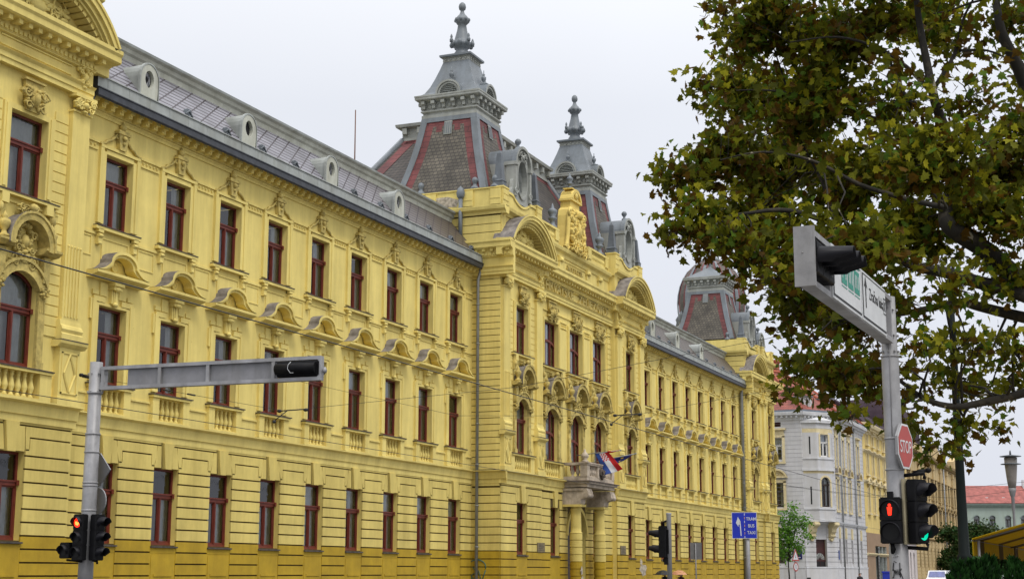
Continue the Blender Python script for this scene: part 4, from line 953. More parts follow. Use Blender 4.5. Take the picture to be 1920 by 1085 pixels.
# ground floor of the middle with the portal
mb = MB(); gw = [XC - 3.3, XC + 3.3]; hw = .69; dr = 1.45
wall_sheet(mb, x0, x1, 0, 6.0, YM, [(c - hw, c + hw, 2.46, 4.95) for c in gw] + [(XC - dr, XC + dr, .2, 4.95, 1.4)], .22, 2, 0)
eds = [(x0, gw[0] - hw), (gw[0] + hw, XC - dr), (XC + dr, gw[1] - hw), (gw[1] + hw, x1)]
for a, b in eds: bands(mb, a, b, YM, 0, 5.03, GST, .055, .05, gm); mb.box(a, b, YM - .055, YM + .004, 5.03, 5.34)
mb.box(x0, x1, YM - .055, YM + .004, 5.385, 5.675); arc_band(mb, XC, 3.55, dr + .22, 1.62, .2, YM - .12, YM, 0)
for c in gw:
    mb.prism([(c - .17, 4.93), (c + .17, 4.93), (c + .285, 5.775), (c - .285, 5.775)], YM - .13, YM + .005)
    mb.box(c - hw - .03, c + hw + .03, YM - .12, YM, 2.37, 2.42, 3); mb.box(c - hw, c + hw, YM - .05, YM + .004, 0, 2.36, 1)
    put_window('g', c, YM + .22, 2.46, wd=1.38, ht=2.49, curtain=1, seed=2)
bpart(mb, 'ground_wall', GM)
mb = MB(); mb.box(XC - dr, XC - .03, YM + .3, YM + .36, .2, 3.5); mb.box(XC + .03, XC + dr, YM + .3, YM + .36, .2, 3.5); mb.box(XC - dr, XC + dr, YM + .28, YM + .37, 3.5, 3.65)
mb.face([(x, YM + .33, z) for x, z in arc_pts(XC, 3.55, dr, 1.4, 12)])
for s in (-1, 1):
    for z in (.6, 2.0): mb.box(*sorted((XC + s * .25, XC + s * 1.2)), YM + .27, YM + .3, z, z + 1.1)
bpart(mb, 'portal_door', 'darkwood')
mb = MB(); y = YM; mb.profx([(y + .02, 5.78, 0), (y - .10, 5.78, 0), (y - .10, 5.98, 0), (y - .16, 6.0, 0), (y - .2, 6.30, 0), (y - .38, 6.36, 0), (y - .38, 6.395, 1), (y + .02, 6.43, 1)], x0, x1); bpart(mb, 'belt_course', ['yellow', 'sill'])
mb = MB(); entablature(mb, x0, x1, YM, .70, 0, 1, caps=False); bpart(mb, 'entablature', ['yellow', 'sill'])
mb = MB()
for word, xa, xb in (('HRVATSKE', 72.85, 77.05), ('\u017dELJEZNICE', 77.85, 82.95)):
    mb = MB(); add_text(mb, word, .74, .09, lambda a, b, c: (a, YM - .17 - c, 16.335 + b), 0, 1.0, 'LEFT', .018)
    xs = [v[0] for v in mb.v]; k = (xb - xa) / (max(xs) - min(xs)); mb.v = [(xa + (x - min(xs)) * k, y_, z) for x, y_, z in mb.v]
    bpart(mb, 'frieze_lettering', 'ornament')
# middle attic, coat of arms
mb = MB(); ya = YM + .05
mb.box(x0, x1, ya, ya + .6, 17.6, 19.0)
mb.profx([(ya + .6, 18.62, 0), (ya - .05, 18.62, 0), (ya - .08, 18.80, 0), (ya - .24, 18.92, 0), (ya - .28, 19.06, 0), (ya - .28, 19.10, 1), (ya + .6, 19.14, 1)], x0 - .1, x1 + .1)
for c in (XC - 4.2, XC - 2.2, XC + 2.2, XC + 4.2): mb.box(c - .25, c + .25, ya - .10, ya, 17.68, 18.5); mb.box(c - .3, c + .3, ya - .16, ya, 18.35, 18.62); mb.blob((c, ya - .16, 18.42), .2, .08, .12)
mb.box(XC - 1.9, XC + 1.9, ya - .04, ya, 18.46, 18.52)
for s in (-1, 1):
    a, b = sorted((XC + s * 2.35, XC + s * 5.9)); mb.box(a, b, ya, ya + .5, 19.12, 19.42); mb.box(a, b, ya - .06, ya + .5, 19.98, 20.10); mb.box(a, b, ya + .18, ya + .5, 19.4, 19.98)
    for q in (a, b - .55): mb.box(q, q + .55, ya - .05, ya + .18, 19.42, 19.98)
    balusters(mb, a + .55, b - .55, ya + .08, 19.42, 11, 0, .56, 1.0)
bpart(mb, 'attic', ['yellow', 'sill'])
mb = MB(); add_text(mb, '\u00b7MCMCIII\u00b7'.replace('MCMCIII', 'MDCCCCIII'), .70, .05, lambda a, b, c: (77.0 + a, ya - .05 - c, 17.86 + b), 0)
xs = [v[0] for v in mb.v]; k = 2.5 / (max(xs) - min(xs)); mb.v = [(XC - 1.25 + (x - min(xs)) * k, y_, z) for x, y_, z in mb.v]
bpart(mb, 'date_lettering', 'ornament')
mb = MB(); yc_ = ya - .1
prof = [(-1.85, 19.1), (-1.55, 19.35), (-1.35, 19.9), (-1.2, 20.6), (-1.15, 21.2), (-1.05, 21.55), (-.72, 21.75), (-.72, 22.2)]
mb.prism([(XC + x, z) for x, z in prof] + [(XC - x, z) for x, z in prof[::-1]], yc_, ya + .5)
for s in (-1, 1):
    mb.tube([(XC + s * a, yc_ - .05, b) for a, b in ((1.8, 19.2), (1.5, 19.4), (1.32, 20), (1.2, 20.7), (1.1, 21.3), (.9, 21.6), (.6, 21.5))], .13, 8)
    swirl(mb, XC + s * 1.1, yc_ - .12, 21.35, .28, s, 1.3, 0, .09); swirl(mb, XC + s * 1.55, yc_ - .1, 19.35, .24, s, 1.3, 0, .08)
mb.box(XC - .85, XC + .85, yc_ - .12, ya + .55, 22.12, 22.24); mb.box(XC - .70, XC + .70, yc_ - .04, ya + .45, 22.24, 22.62); arc_band(mb, XC, 22.25, .80, .62, .18, yc_ - .14, ya + .5, 0, 0, 14)
mb.face([(x, yc_ - .02, z) for x, z in arc_pts(XC, 22.25, .64, .48, 10)]); mb.blob((XC, yc_ - .08, 22.5), .28, .1, .22); mb.box(XC - .6, XC + .6, yc_ - .05, ya + .4, 22.84, 22.90)
# shield, crown and supporters
sh = [(-.55, 21.2), (.55, 21.2), (.58, 20.6), (.45, 20.1), (0, 19.7), (-.45, 20.1), (-.58, 20.6)]
mb.prism([(XC + x, z) for x, z in sh], yc_ - .24, yc_); foliage(mb, XC, yc_ - .14, 20.5, 2.2, 2.2, 77, 44, 0, .22); foliage(mb, XC, yc_ - .22, 19.35, 2.6, .5, 78, 20, 0, .18)
mb.lathe([(.3, 0), (.36, .1), (.4, .3), (.25, .42), (.08, .5), (0, .58)], XC, yc_ - .12, 21.15, 8); foliage(mb, XC, yc_ - .25, 20.55, .9, 1.1, 79, 14, 0, .1)
bpart(mb, 'coat_of_arms', 'bright')
for x in (XC - 2.75, XC + 5.0): urn(x, ya + .2, 20.1, 1.0)
urn(XC, ya + .2, 22.88, .72)
# roof behind the attic
def frus(mb, a, za, b, zb, m):
    P = lambda r, z: [(r[0], r[2], z), (r[1], r[2], z), (r[1], r[3], z), (r[0], r[3], z)]
    A, B = P(a, za), P(b, zb)
    for k in range(4): mb.face([A[k], A[(k + 1) % 4], B[(k + 1) % 4], B[k]], m)
mb = MB(); ra, rb = (66.9, 88.9, .15, 8.6), (72.2, 83.6, 2.7, 6.8); frus(mb, ra, 19.7, rb, 25.15, 0)
cA = [Vector((ra[i], ra[j], 19.7)) for i, j in ((0, 2), (1, 2), (1, 3), (0, 3))]; cB = [Vector((rb[i], rb[j], 25.15)) for i, j in ((0, 2), (1, 2), (1, 3), (0, 3))]
for k in range(4):
    j = (k + 1) % 4; up_ = (cB[k] - cA[k]); ed = (cB[j] - cB[k]).normalized(); nrm = ed.cross((cB[k] - cA[k])).normalized()
    if nrm.z < 0: nrm = -nrm
    o3 = nrm * .02
    eA = (cA[j] - cA[k]).normalized()
    for p, q, s in ((cA[k], cB[k], 1), (cA[j], cB[j], -1)):
        mb.face([p + o3 + eA * s * .35, p + o3 + eA * s * .95, q + o3 + ed * s * .95, q + o3 + ed * s * .35], 1)
    mb.face([cB[k] + o3 - (cB[k] - cA[k]).normalized() * .55, cB[j] + o3 - (cB[j] - cA[j]).normalized() * .55, cB[j] + o3, cB[k] + o3], 1)
    mb.tube([cA[k], cB[k]], .17, 6, 2)
bpart(mb, 'central_roof', ['scales_dark', 'redtile', 'zinc'])
mb = MB()
r0 = lambda d: (rb[0] - d, rb[1] + d, rb[2] - d, rb[3] + d)
for d0, z0, d1, z1 in ((.12, 25.05, .12, 25.2), (.12, 25.2, .02, 25.22), (.02, 25.22, .02, 25.75), (.02, 25.75, .3, 25.82), (.3, 25.82, .34, 25.98), (.34, 25.98, -1.9, 26.5)): frus(mb, r0(d0), z0, r0(d1), z1, 1 if z1 > 26 else 0)
k = rb[0] + .3
while k < rb[1]: mb.box(k - .13, k + .13, rb[2] - .24, rb[2] - .02, 25.42, 25.76); k += 1.0
k = rb[2] + .3
while k < rb[3]: mb.box(rb[0] - .24, rb[0] - .02, k - .13, k + .13, 25.42, 25.76); k += .9
bpart(mb, 'roof_cornice', ['zinc_pale', 'zinc'])
# portal columns, corbels, balcony
CX = (XC - 1.85, XC + 1.9); CY = -1.88
for x in CX:
    mb = MB(); mb.lathe([(.36, 0), (.36, .3)], x, CY, 0, 20, 1)
    z = .3; i = 0
    while z < 3.4: mb.lathe([(.335, .0), (.335, GST - .045), (.30, GST - .044), (.30, GST)], x, CY, z, 24, 1 if z < 2.0 else 0, False, cap=False); z += GST
    mb.lathe([(.34, 0), (.34, .05), (.285, .08), (.285, .3), (.275, .9), (.265, 1.22), (.30, 1.25), (.30, 1.29), (.27, 1.31), (.27, 1.40), (.34, 1.48), (.36, 1.52)], x, CY, z - .05, 20, 0)
    zc_ = z - .05 + 1.52; mb.box(x - .42, x + .42, CY - .42, CY + .6, zc_, 5.02)
    mb.prism([(x - .3, 0), (x + .3, 0), (x + .3, .02)], 0, 0) if 0 else None
    if x < XC: mb.box(x - .345, x + .2, CY - .2, CY + .01, 1.2, 1.2, 0) if 0 else None
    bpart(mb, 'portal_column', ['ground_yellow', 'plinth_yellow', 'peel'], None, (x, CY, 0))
    c = MB(); c.T = lambda u, d, z, x=x: (x + d, u, z)
    pr = [(-1.2, 5.02), (-1.9, 5.02), (-2.18, 5.06), (-2.28, 5.22), (-2.30, 5.40), (-2.42, 5.46), (-2.62, 5.48), (-2.72, 5.60), (-2.70, 5.80), (-2.62, 5.98), (-1.2, 5.98)]
    c.prism(pr, -.38, .38); c.box(-2.45, -1.2, -.43, .43, 5.86, 5.99); c.tube([(-2.6, -.42, 5.62), (-2.6, .42, 5.62)], .14, 10)
    bpart(c, 'corbel', ['stone'], None, (x, -1.2, 5.0))
bx0, bx1, by = XC - 2.2, XC + 2.25, -2.66
mb = MB(); mb.box(bx0, bx1, by, YM - .1, 6.05, 6.24, 0); mb.box(bx0 - .12, bx1 + .12, by - .14, YM - .1, 6.24, 6.34, 0); mb.box(bx0 - .2, bx1 + .2, by - .22, YM - .1, 6.34, 6.39, 1)
mb.box(bx0 + .02, bx1 - .02, by + .02, by + .34, 6.39, 6.62); mb.box(bx0 + .02, bx0 + .34, by + .34, YM - .1, 6.39, 6.62); mb.box(bx1 - .34, bx1 - .02, by + .34, YM - .1, 6.39, 6.62)
bpart(mb, 'balcony_slab', ['stone', 'stone_dark'])
mb = MB()
for px, py in ((bx0 + .2, by + .2), (bx1 - .2, by + .2), (XC - .32, by + .2), (XC + .35, by + .2)): mb.box(px - .2, px + .2, py - .2, py + .2, 6.6, 7.22)
mb.box(bx0 - .02, bx1 + .02, by - .03, by + .42, 7.22, 7.30); mb.box(bx0 - .05, bx1 + .05, by - .06, by + .45, 7.30, 7.37)
for a, b in ((bx0 - .02, bx0 + .4), (bx1 - .4, bx1 + .02)): mb.box(a, b, by + .43, YM - .12, 7.22, 7.36)
balusters(mb, bx0 + .42, XC - .52, by + .18, 6.6, 5, 0, .64, 1.25); balusters(mb, XC + .55, bx1 - .42, by + .18, 6.6, 5, 0, .64, 1.25)
for xx in (bx0 + .2, bx1 - .2):
    for q in (by + .6, by + .9): mb.lathe([(r * 1.25, z / .72 * .64) for r, z in BAL], xx, q, 6.6, 8)
    mb.lathe([(.2, 0), (.2, .06), (.1, .14), (.2, .26), (.22, .34), (.13, .48), (.07, .54), (.05, .66), (0, .7)], xx, by + .2, 7.37, 10)
mb.prism([(XC - .3, 7.1), (XC + .33, 7.1), (XC + .33, 6.8), (XC + .02, 6.52), (XC - .3, 6.8)], by - .12, by + .0, 1); foliage(mb, XC + .02, by - .14, 6.85, .5, .5, 9, 8, 1, .06)
bpart(mb, 'balcony_balustrade', ['stone', 'stone_dark'])
# plaques, downpipes, patches, roof mast
for xa, z0, z1 in ((71.3, 2.62, 3.04), (84.3, 2.66, 3.10)):
    mb = MB(); mb.box(xa, xa + .95, YF - .09, YF - .05, z0, z1); mb.box(xa - .03, xa + .98, YF - .085, YF - .05, z0 - .03, z1 + .03)
    for q in range(4): mb.box(xa + .12, xa + .83 - (q % 2) * .2, YF - .096, YF - .09, z0 + .07 + q * .085, z0 + .095 + q * .085, 1)
    bpart(mb, 'plaque', ['plaque', 'sill'])
def pipe(x, y, pts, r=.075, name='downpipe'):
    mb = MB(); mb.tube(pts, r, 10)
    for i in range(len(pts) - 1):
        a, b = Vector(pts[i]), Vector(pts[i + 1])
        if abs(a.z - b.z) > 3:
            z = min(a.z, b.z) + .8
            while z < max(a.z, b.z): mb.lathe([(r + .015, 0), (r + .03, .03), (r + .015, .06)], a.x, a.y, z, 10); z += 1.95
    bpart(mb, name, 'pipe', None, (x, y, 0))
pipe(66.5, -.16, [(66.45, -.5, 16.35), (66.45, -.5, 16.1), (66.45, -.38, 15.7), (66.45, -.37, 0)])
pipe(119.3, -.16, [(119.3, -.4, 16.4), (119.3, -.22, 15.8), (119.3, -.22, 0)], .14)
pipe(36.75, -.25, [(36.75, -.5, 16.4), (36.75, -.30, 16.0), (36.75, -.2, 15.4), (36.75, -.2, 8.35)], .045)
mb = MB(); mb.tube([(66.45, .6, 17.6), (66.45, .6, 20.0)], .11, 8); mb.lathe([(.12, 0), (.19, .1), (.22, .3), (.16, .5), (.06, .6), (0, .66)], 66.45, .6, 19.9, 10); bpart(mb, 'vent_pipe', 'zinc', None, (66.45, .6, 17.6))
mb = MB(); mb.tube([(65.3, 6, 19), (65.25, 6, 24.8)], [.05, .03], 6); bpart(mb, 'roof_mast', mat('rusty_mast', (.17, .08, .05), .8, var=.2), None, (65.3, 6, 19))
def patch(x, z, w, h, y, seed, parent_name='bare_patch', sx=False):
    rg = random.Random(seed); pts = []
    for i in range(14):
        a = 2 * math.pi * i / 14; r = rg.uniform(.65, 1.05); pts.append((x + w / 2 * r * math.cos(a), z + h / 2 * r * math.sin(a)))
    mb = MB(); mb.prism(pts, y - .004, y, 0); bpart(mb, parent_name, 'peel', None, (x, y, z))
patch(88.6, 1.75, 1.6, .8, YF - .06, 1); patch(88.2, 2.2, .5, .5, YF - .06, 2); patch(75.95, 1.7, .4, .5, CY - .345, 3); patch(76.05, 1.1, .45, .9, CY - .346, 4)
# ---- left and far pavilions --------------------------------------------------------
flank(33.75, -.5); attic(31.1, 36.42, -.5)
mb = MB(); mb.box(22, 36.4, 1.0, 9.0, 0, 19.6); bpart(mb, 'rear_block', 'yellow')
mb = MB(); wall_sheet(mb, 22, 31.1, 0, 19, -.1, [], .2); bpart(mb, 'upper_wall', 'yellow')
flank(122.1, -.45); attic(119.45, 124.75, -.45); tower(122.1, 2.9, spire=False, dorm=False); oeil(122.1, -.40)
for dx in (-2.3, 2.3): obelisk(122.1 + dx, -.22, 20.42)
side_wall(119.43, -.45, 6.0, 0, 19.0, 'end_wall')
mb = MB(); mb.T = lambda u, d, z: (119.43 + d, -u, z); entablature(mb, -.6, 1.2, 0, .62, 0, 1, caps=False)
mb.profx([(.3, 19.0, 0), (-.06, 19.0, 0), (-.10, 19.12, 0), (-.26, 19.22, 0), (-.30, 19.36, 0), (-.30, 19.40, 1), (.3, 19.46, 1)], -6, .8); mb.box(-6, .4, .04, .5, 19.44, 20.34)
bpart(mb, 'end_cornice', ['yellow', 'sill'])
for y in (4.4, .9): ball_finial(119.65, y, 20.34, .9)
mb = MB(); mb.box(119.5, 129.1, 1.2, 14.0, 0, 19.6); bpart(mb, 'rear_block', 'yellow')
flank(127.2, -.62, False, 1.95); attic(124.9, 129.1, -.62); oeil(127.2, -.0, -1.1); side_wall(124.7, -.62, .6, 0, 19.0, 'end_wall')
# the ribbed dome behind
mb = MB(); dx, dy = 127.3, 4.2; n = 12
dome = [(2.9, 23.2), (3.0, 24.0), (3.04, 24.8), (2.98, 25.5), (2.8, 26.3), (2.5, 27.0), (2.1, 27.65), (1.55, 28.2), (.8, 28.65)]
for i in range(len(dome) - 1):
    (ra_, za), (rb_, zb) = dome[i], dome[i + 1]
    for k in range(n):
        for q, (fa, fb, mm) in enumerate(((0, .12, 1), (.12, .30, 2), (.30, .70, 0), (.70, .88, 2), (.88, 1, 1))):
            a0, a1 = 2 * math.pi * (k + fa) / n * 2 / 2, 2 * math.pi * (k + fb) / n
            o_ = .06 if mm == 1 else 0
            mb.face([(dx + (ra_ + o_) * math.cos(a0), dy + (ra_ + o_) * math.sin(a0), za), (dx + (ra_ + o_) * math.cos(a1), dy + (ra_ + o_) * math.sin(a1), za), (dx + (rb_ + o_) * math.cos(a1), dy + (rb_ + o_) * math.sin(a1), zb), (dx + (rb_ + o_) * math.cos(a0), dy + (rb_ + o_) * math.sin(a0), zb)], mm, True)
bpart(mb, 'dome', ['scales', 'zinc', 'redtile'], None, (dx, dy, 23))
mb = MB(); mb.lathe([(2.7, 19.0), (2.7, 22.3), (2.95, 22.4), (3.1, 22.6), (3.1, 22.8), (2.9, 22.9), (2.95, 23.2)], dx, dy, 0, 32, 0)
for k in range(16):
    a = 2 * math.pi * k / 16; mb.lathe([(.22, 0), (.22, .2), (.14, .3), (.14, 1.4), (.2, 1.5)], dx + 2.75 * math.cos(a), dy + 2.75 * math.sin(a), 20.8, 6)
    if k % 2 == 0: mb.lathe([(.2, 0), (.28, .3), (.22, .55), (.3, .8), (.1, 1.1), (0, 1.2)], dx + 3.05 * math.cos(a), dy + 3.05 * math.sin(a), 22.8, 8, 1)
bpart(mb, 'dome_drum', ['zinc_pale', 'zinc'], None, (dx, dy, 19))
mb = MB(); mb.lathe([(1.0, 28.4), (.9, 28.7), (.5, 28.95), (.28, 29.3), (.4, 29.4), (.2, 29.6), (.06, 29.9), (0, 30.1)], dx, dy, 0, 12); bpart(mb, 'lantern', 'zinc', None, (dx, dy, 28.4))
tower(117.0, 10.2, z0=19.2, spire=False, dorm=False, h0=2.2)
mb = MB(); mb.box(36.6, 119.4, 9.0, 9.4, 0, 19.3); bpart(mb, 'rear_wall', 'yellow')
# graffiti on the side of the block
mb = MB(); mb.T = lambda u, d, z: (66.63 + d, -u, z)
def stroke(pts, r): mb.tube([(a, -.062, b) for a, b in pts], r, 5)
g0 = .35
stroke([(g0 + .42 * math.cos(t) * 1.1, 1.85 + .42 * math.sin(t) * .8) for t in [x * .35 - .3 for x in range(13)]], .022)
stroke([(g0 - .2, 1.85), (g0 - .05, 1.6), (g0 - .3, 1.45), (g0 - .1, 1.2)], .02); stroke([(g0 + .0, 1.3), (g0 + .1, 1.7), (g0 + .2, 1.3)], .02); stroke([(g0 + .45, 1.7), (g0 + .3, 1.3)], .022); stroke([(g0 - .45, 1.5), (g0 - .2, 1.25), (g0 + .3, 1.28)], .02)
bpart(mb, 'graffiti', 'teal_paint', None, (66.6, -.4, 1.2))
# ------------------------------------------------------------------ ground, road, pavements
M['paving'] = mat('concrete_paving', (.26, .25, .235), .9, var=.2, scale=1.2, bump=.3)
M['asphalt'] = mat('wet_asphalt', (.05, .05, .052), .45, var=.25, scale=2, bump=.4, bscale=60)
M['earth'] = mat('city_ground', (.16, .155, .145), .95, var=.25, scale=.05)
def sheet(name, x0, x1, y0, y1, z, m, kerb=0):
    mb = MB(); mb.face([(x0, y0, z), (x1, y0, z), (x1, y1, z), (x0, y1, z)])
    if kerb: mb.face([(x0, y0, z), (x1, y0, z), (x1, y0, z - kerb), (x0, y0, z - kerb)]); mb.face([(x0, y1, z), (x1, y1, z), (x1, y1, z - kerb), (x0, y1, z - kerb)])
    return tag(mb.build(name, m), kind='structure')
sheet('ground', -1800, 2200, -1800, 2200, -.16, 'earth')
sheet('road', -200, 900, -23.5, -5.0, -.13, 'asphalt')
sheet('pavement', -200, 132.5, -5.0, .6, 0, 'paving', .13)
sheet('pavement', 148.5, 420, -4.6, 1.5, 0, 'paving', .13)
sheet('pavement', -200, 420, -60, -23.5, 0, 'paving', .13)
mb = MB()
for y in (-10.2, -11.65, -14.2, -15.65): mb.box(-200, 900, y - .035, y + .035, -.128, -.118)
tag(mb.build('tram_rails', mat('rail_steel', (.25, .24, .23), .35, metal=.8, var=.1)), kind='structure')
mb = MB(); k = -100
while k < 500: mb.box(k, k + 3, -18.1, -17.98, -.129, -.125); k += 6
tag(mb.build('lane_markings', 'sign_white'), kind='structure')

# ------------------------------------------------------------------ generic facades for the houses beyond
def house(name, loc, label):
    return empty(name, loc, 0, label, 'building')
HW = {}
def hwin(root, x, y, z, rz, key, **kw):
    """window of a far house: built once per kind, then copied with pane and curtain"""
    p = (x - root.location.x, y - root.location.y, z)
    if key not in HW:
        o = make_window('window', **kw); HW[key] = o; o.parent = root; o.location = p; o.rotation_euler = (0, 0, rz); return o
    o = copy_tree(HW[key], root, p); o.rotation_euler = (0, 0, rz); return o
class Wall:
    """a straight front: origin, direction and depth frame"""
    def __init__(s, root, x, y, rz): s.r = root; s.x = x; s.y = y; s.rz = rz; s.c = math.cos(rz); s.s = math.sin(rz)
    def T(s, u, d, z): return (s.x + u * s.c - d * s.s, s.y + u * s.s + d * s.c, z)
    def mb(s): m = MB(); m.T = s.T; return m
    def build(s, mb, name, mats): l = s.r.location; return mb.build(name, mats, s.r, (l.x, l.y, l.z))
    def win(s, u, z, key, d=.2, **kw): p = s.T(u, d, z); return hwin(s.r, p[0], p[1], z, s.rz, key, **kw)

M['greywall'] = mat('pale_grey_render', (.55, .55, .56), .9, var=.06, scale=.8, streak=.10, bump=.2)
M['greyband'] = mat('grey_joint', (.30, .30, .32), .9, var=.1)
M['cream'] = mat('cream_trim', (.70, .60, .36), .85, var=.10, scale=3, streak=.1)
M['greytrim'] = mat('grey_trim', (.62, .63, .65), .85, var=.08, scale=2, streak=.15)
M['beige'] = mat('beige_stucco', (.62, .47, .235), .9, var=.14, scale=.7, streak=.3, bump=.2)
M['beige_dark'] = mat('sooty_beige', (.40, .29, .13), .9, var=.2, scale=1, streak=.3)
M['lemon'] = mat('lemon_stucco', (.70, .54, .19), .9, var=.07, scale=.8, streak=.15)
M['brownshop'] = mat('brown_shopfront', (.30, .20, .12), .8, var=.1, scale=1)
M['mintwall'] = mat('pale_green_render', (.33, .40, .35), .9, var=.06, scale=.3, streak=.1)
M['plumroof'] = mat('plum_sheet_roof', (.05, .034, .044), .85, var=.2, scale=1, spec=.1)
M['bluegrey'] = mat('blue_grey_sheet', (.17, .20, .24), .5, var=.15, scale=1)
M['ridge'] = mat('orange_ridge_tiles', (.40, .11, .06), .8, var=.2, scale=5)

# ---- grey corner house ----------------------------------------------------------
gh = house('grey_corner_house', (156, 5, 0), 'pale grey corner house with cream trim, oriel over its dark door and red tiled roof')
A0, A1, A2, A3 = (150, 15.0), (150, 1.45), (153.4, -1.05), (170.4, -1.05)
F1 = Wall(gh, A0[0], A0[1], -math.pi / 2); L1 = 13.55
ang = math.atan2(A2[1] - A1[1], A2[0] - A1[0]); F2 = Wall(gh, A1[0], A1[1], ang); L2 = math.hypot(A2[0] - A1[0], A2[1] - A1[1])
F3 = Wall(gh, A2[0], A2[1], 0); L3 = 17.0
def house_front(F, Ln, cols, rows, ww, zt, base, trim, ops_extra=(), rust=6.2):
    ops = [(u - ww / 2, u + ww / 2, z0, z1) for u in cols for z0, z1 in rows] + list(ops_extra)
    mb = F.mb(); wall_sheet(mb, 0, Ln, 0, zt, 0, ops, .22)
    # banded ground floor
    xs = sorted({0, Ln} | {o[0] for o in ops if o[2] < 5} | {o[1] for o in ops if o[2] < 5})
    for a, b in zip(xs[:-1], xs[1:]):
        if any(o[0] <= (a + b) / 2 <= o[1] and o[2] < 5 for o in ops): continue
        z = 2.2
        while z < rust - .5: mb.box(a, b, -.06, .004, z, z + .42); z += .48
    mb.box(0, Ln, -.10, .004, 0, 2.05)
    for o in ops_extra:
        pass
    z = rust + .8
    while z < zt - .6:
        mb.box(0, Ln, -.012, .003, z, z + .02, 1); z += .42
    return mb
rowsG = [(2.5, 4.7), (8.0, 10.4), (12.6, 14.9)]
mb = house_front(F1, L1, (2.2, 6.6, 11.0), rowsG, 1.15, 17.0, 'greywall', 'cream', [(10.5, 11.5, 16.0, 16.45)]); F1.build(mb, 'side_wall', ['greywall', 'greyband'])
mb = house_front(F3, L3, (1.4, 4.8, 8.2, 13.6), [(2.5, 4.9), (7.9, 10.9), (12.3, 15.1)], 1.05, 17.0, 'greywall', 'cream'); F3.build(mb, 'street_wall', ['greywall', 'greyband'])
mb = house_front(F2, L2, (), (), 1, 17.0, 'greywall', 'cream', [(L2 / 2 - .72, L2 / 2 + .72, 0.0, 4.85)]); F2.build(mb, 'corner_wall', ['greywall', 'greyband'])
for F, cols, rows in ((F1, (2.2, 6.6, 11.0), rowsG), (F3, (1.4, 4.8, 8.2, 13.6), [(2.5, 4.9), (7.9, 10.9), (12.3, 15.1)])):
    for u in cols:
        w2 = .6
        for i, (z0, z1) in enumerate(rows):
            mb = F.mb()
            F.win(u, z0, 'gh%d%.1f' % (i, z1 - z0), wd=1.15 if F is F1 else 1.05, ht=z1 - z0, frame='whitewood' if i == 2 else 'darkwood', curtain=2 if i == 2 else 0, seed=i, split=.66)
            if i == 0: mb.box(u - .2, u + .2, -.16, .0, 5.0, 6.1); F.build(mb, 'keystone', 'cream'); continue
            for s in (-1, 1): mb.box(*sorted((u + s * w2, u + s * (w2 + .26))), -.10, .004, z0 - .1, z1 + .15)
            mb.box(u - w2 - .3, u + w2 + .3, -.14, .0, z0 - .3, z0 - .12); mb.box(u - w2 - .26, u + w2 + .26, -.1, .004, z1 + .02, z1 + .3)
            if i == 2: mb.box(u - w2 - .4, u + w2 + .4, -.3, .0, z1 + .75, z1 + .92); mb.box(u - w2 - .2, u + w2 + .2, -.08, .0, z1 + .32, z1 + .74)
            if i == 1:
                mb.box(u - w2 - .45, u + w2 + .45, -.3, .0, z1 + .5, z1 + .62); arc_band(mb, u, z1 + .62, w2 + .45, .75, .16, -.32, .0, 0, 1, 12); mb.face([(x, -.06, z) for x, z in arc_pts(u, z1 + .62, w2 + .3, .62, 10)])
                foliage(mb, u, -.1, z1 + .85, 1.0, .4, 3, 8, 0, .06)
            F.build(mb, 'window_surround', ['cream', 'lead'])
for F, Ln in ((F1, L1), (F2, L2), (F3, L3)):
    mb = F.mb(); mb.profx([(.0, 6.3, 0), (-.12, 6.35, 0), (-.2, 6.5, 0), (-.22, 6.62, 1), (0, 6.68, 1)], -.05, Ln + .05); F.build(mb, 'belt_course', ['greytrim', 'bluegrey']); mb = F.mb()
    mb.profx([(.0, 16.55, 0), (-.1, 16.6, 0), (-.15, 16.95, 0), (-.55, 17.1, 0), (-.6, 17.35, 0), (-.6, 17.42, 1), (-.5, 17.46, 1), (-.5, 17.62, 1), (0, 17.7, 1)], -.2, Ln + .2)
    k = .2
    while k < Ln: mb.box(k - .09, k + .09, -.42, -.1, 16.84, 17.04); k += .5
    F.build(mb, 'cornice', ['greytrim', 'bluegrey']); mb = F.mb(); mb.box(0, Ln, -.14, .0, 2.05, 2.18); F.build(mb, 'plinth_band', ['greytrim'])
# oriel on the cut corner
O = F2; h = 1.75; pj_ = .95
def oriel_poly(e=0): return [(L2 / 2 - h - .25 - e, 0), (L2 / 2 - .95 - e * .5, -pj_ - e), (L2 / 2 + .95 + e * .5, -pj_ - e), (L2 / 2 + h + .25 + e, 0)]
def slab(mb, e, z0, z1, m=0):
    p = oriel_poly(e); n = len(p)
    for i in range(n - 1): mb.face([(p[i][0], p[i][1], z0), (p[i + 1][0], p[i + 1][1], z0), (p[i + 1][0], p[i + 1][1], z1), (p[i][0], p[i][1], z1)], m)
    mb.face([(q[0], q[1], z1) for q in p], m); mb.face([(q[0], q[1], z0) for q in p[::-1]], m)
mb = O.mb(); slab(mb, .14, 6.55, 6.75, 1); slab(mb, .04, 6.75, 7.75); slab(mb, .12, 7.75, 7.9, 1); slab(mb, .0, 11.3, 11.55, 2); slab(mb, .16, 11.55, 11.75, 1); slab(mb, .04, 11.75, 12.7); slab(mb, .12, 12.7, 12.84, 1); slab(mb, 0, 15.35, 15.75, 2); slab(mb, .02, 15.75, 16.3); slab(mb, .2, 16.3, 16.55, 1)
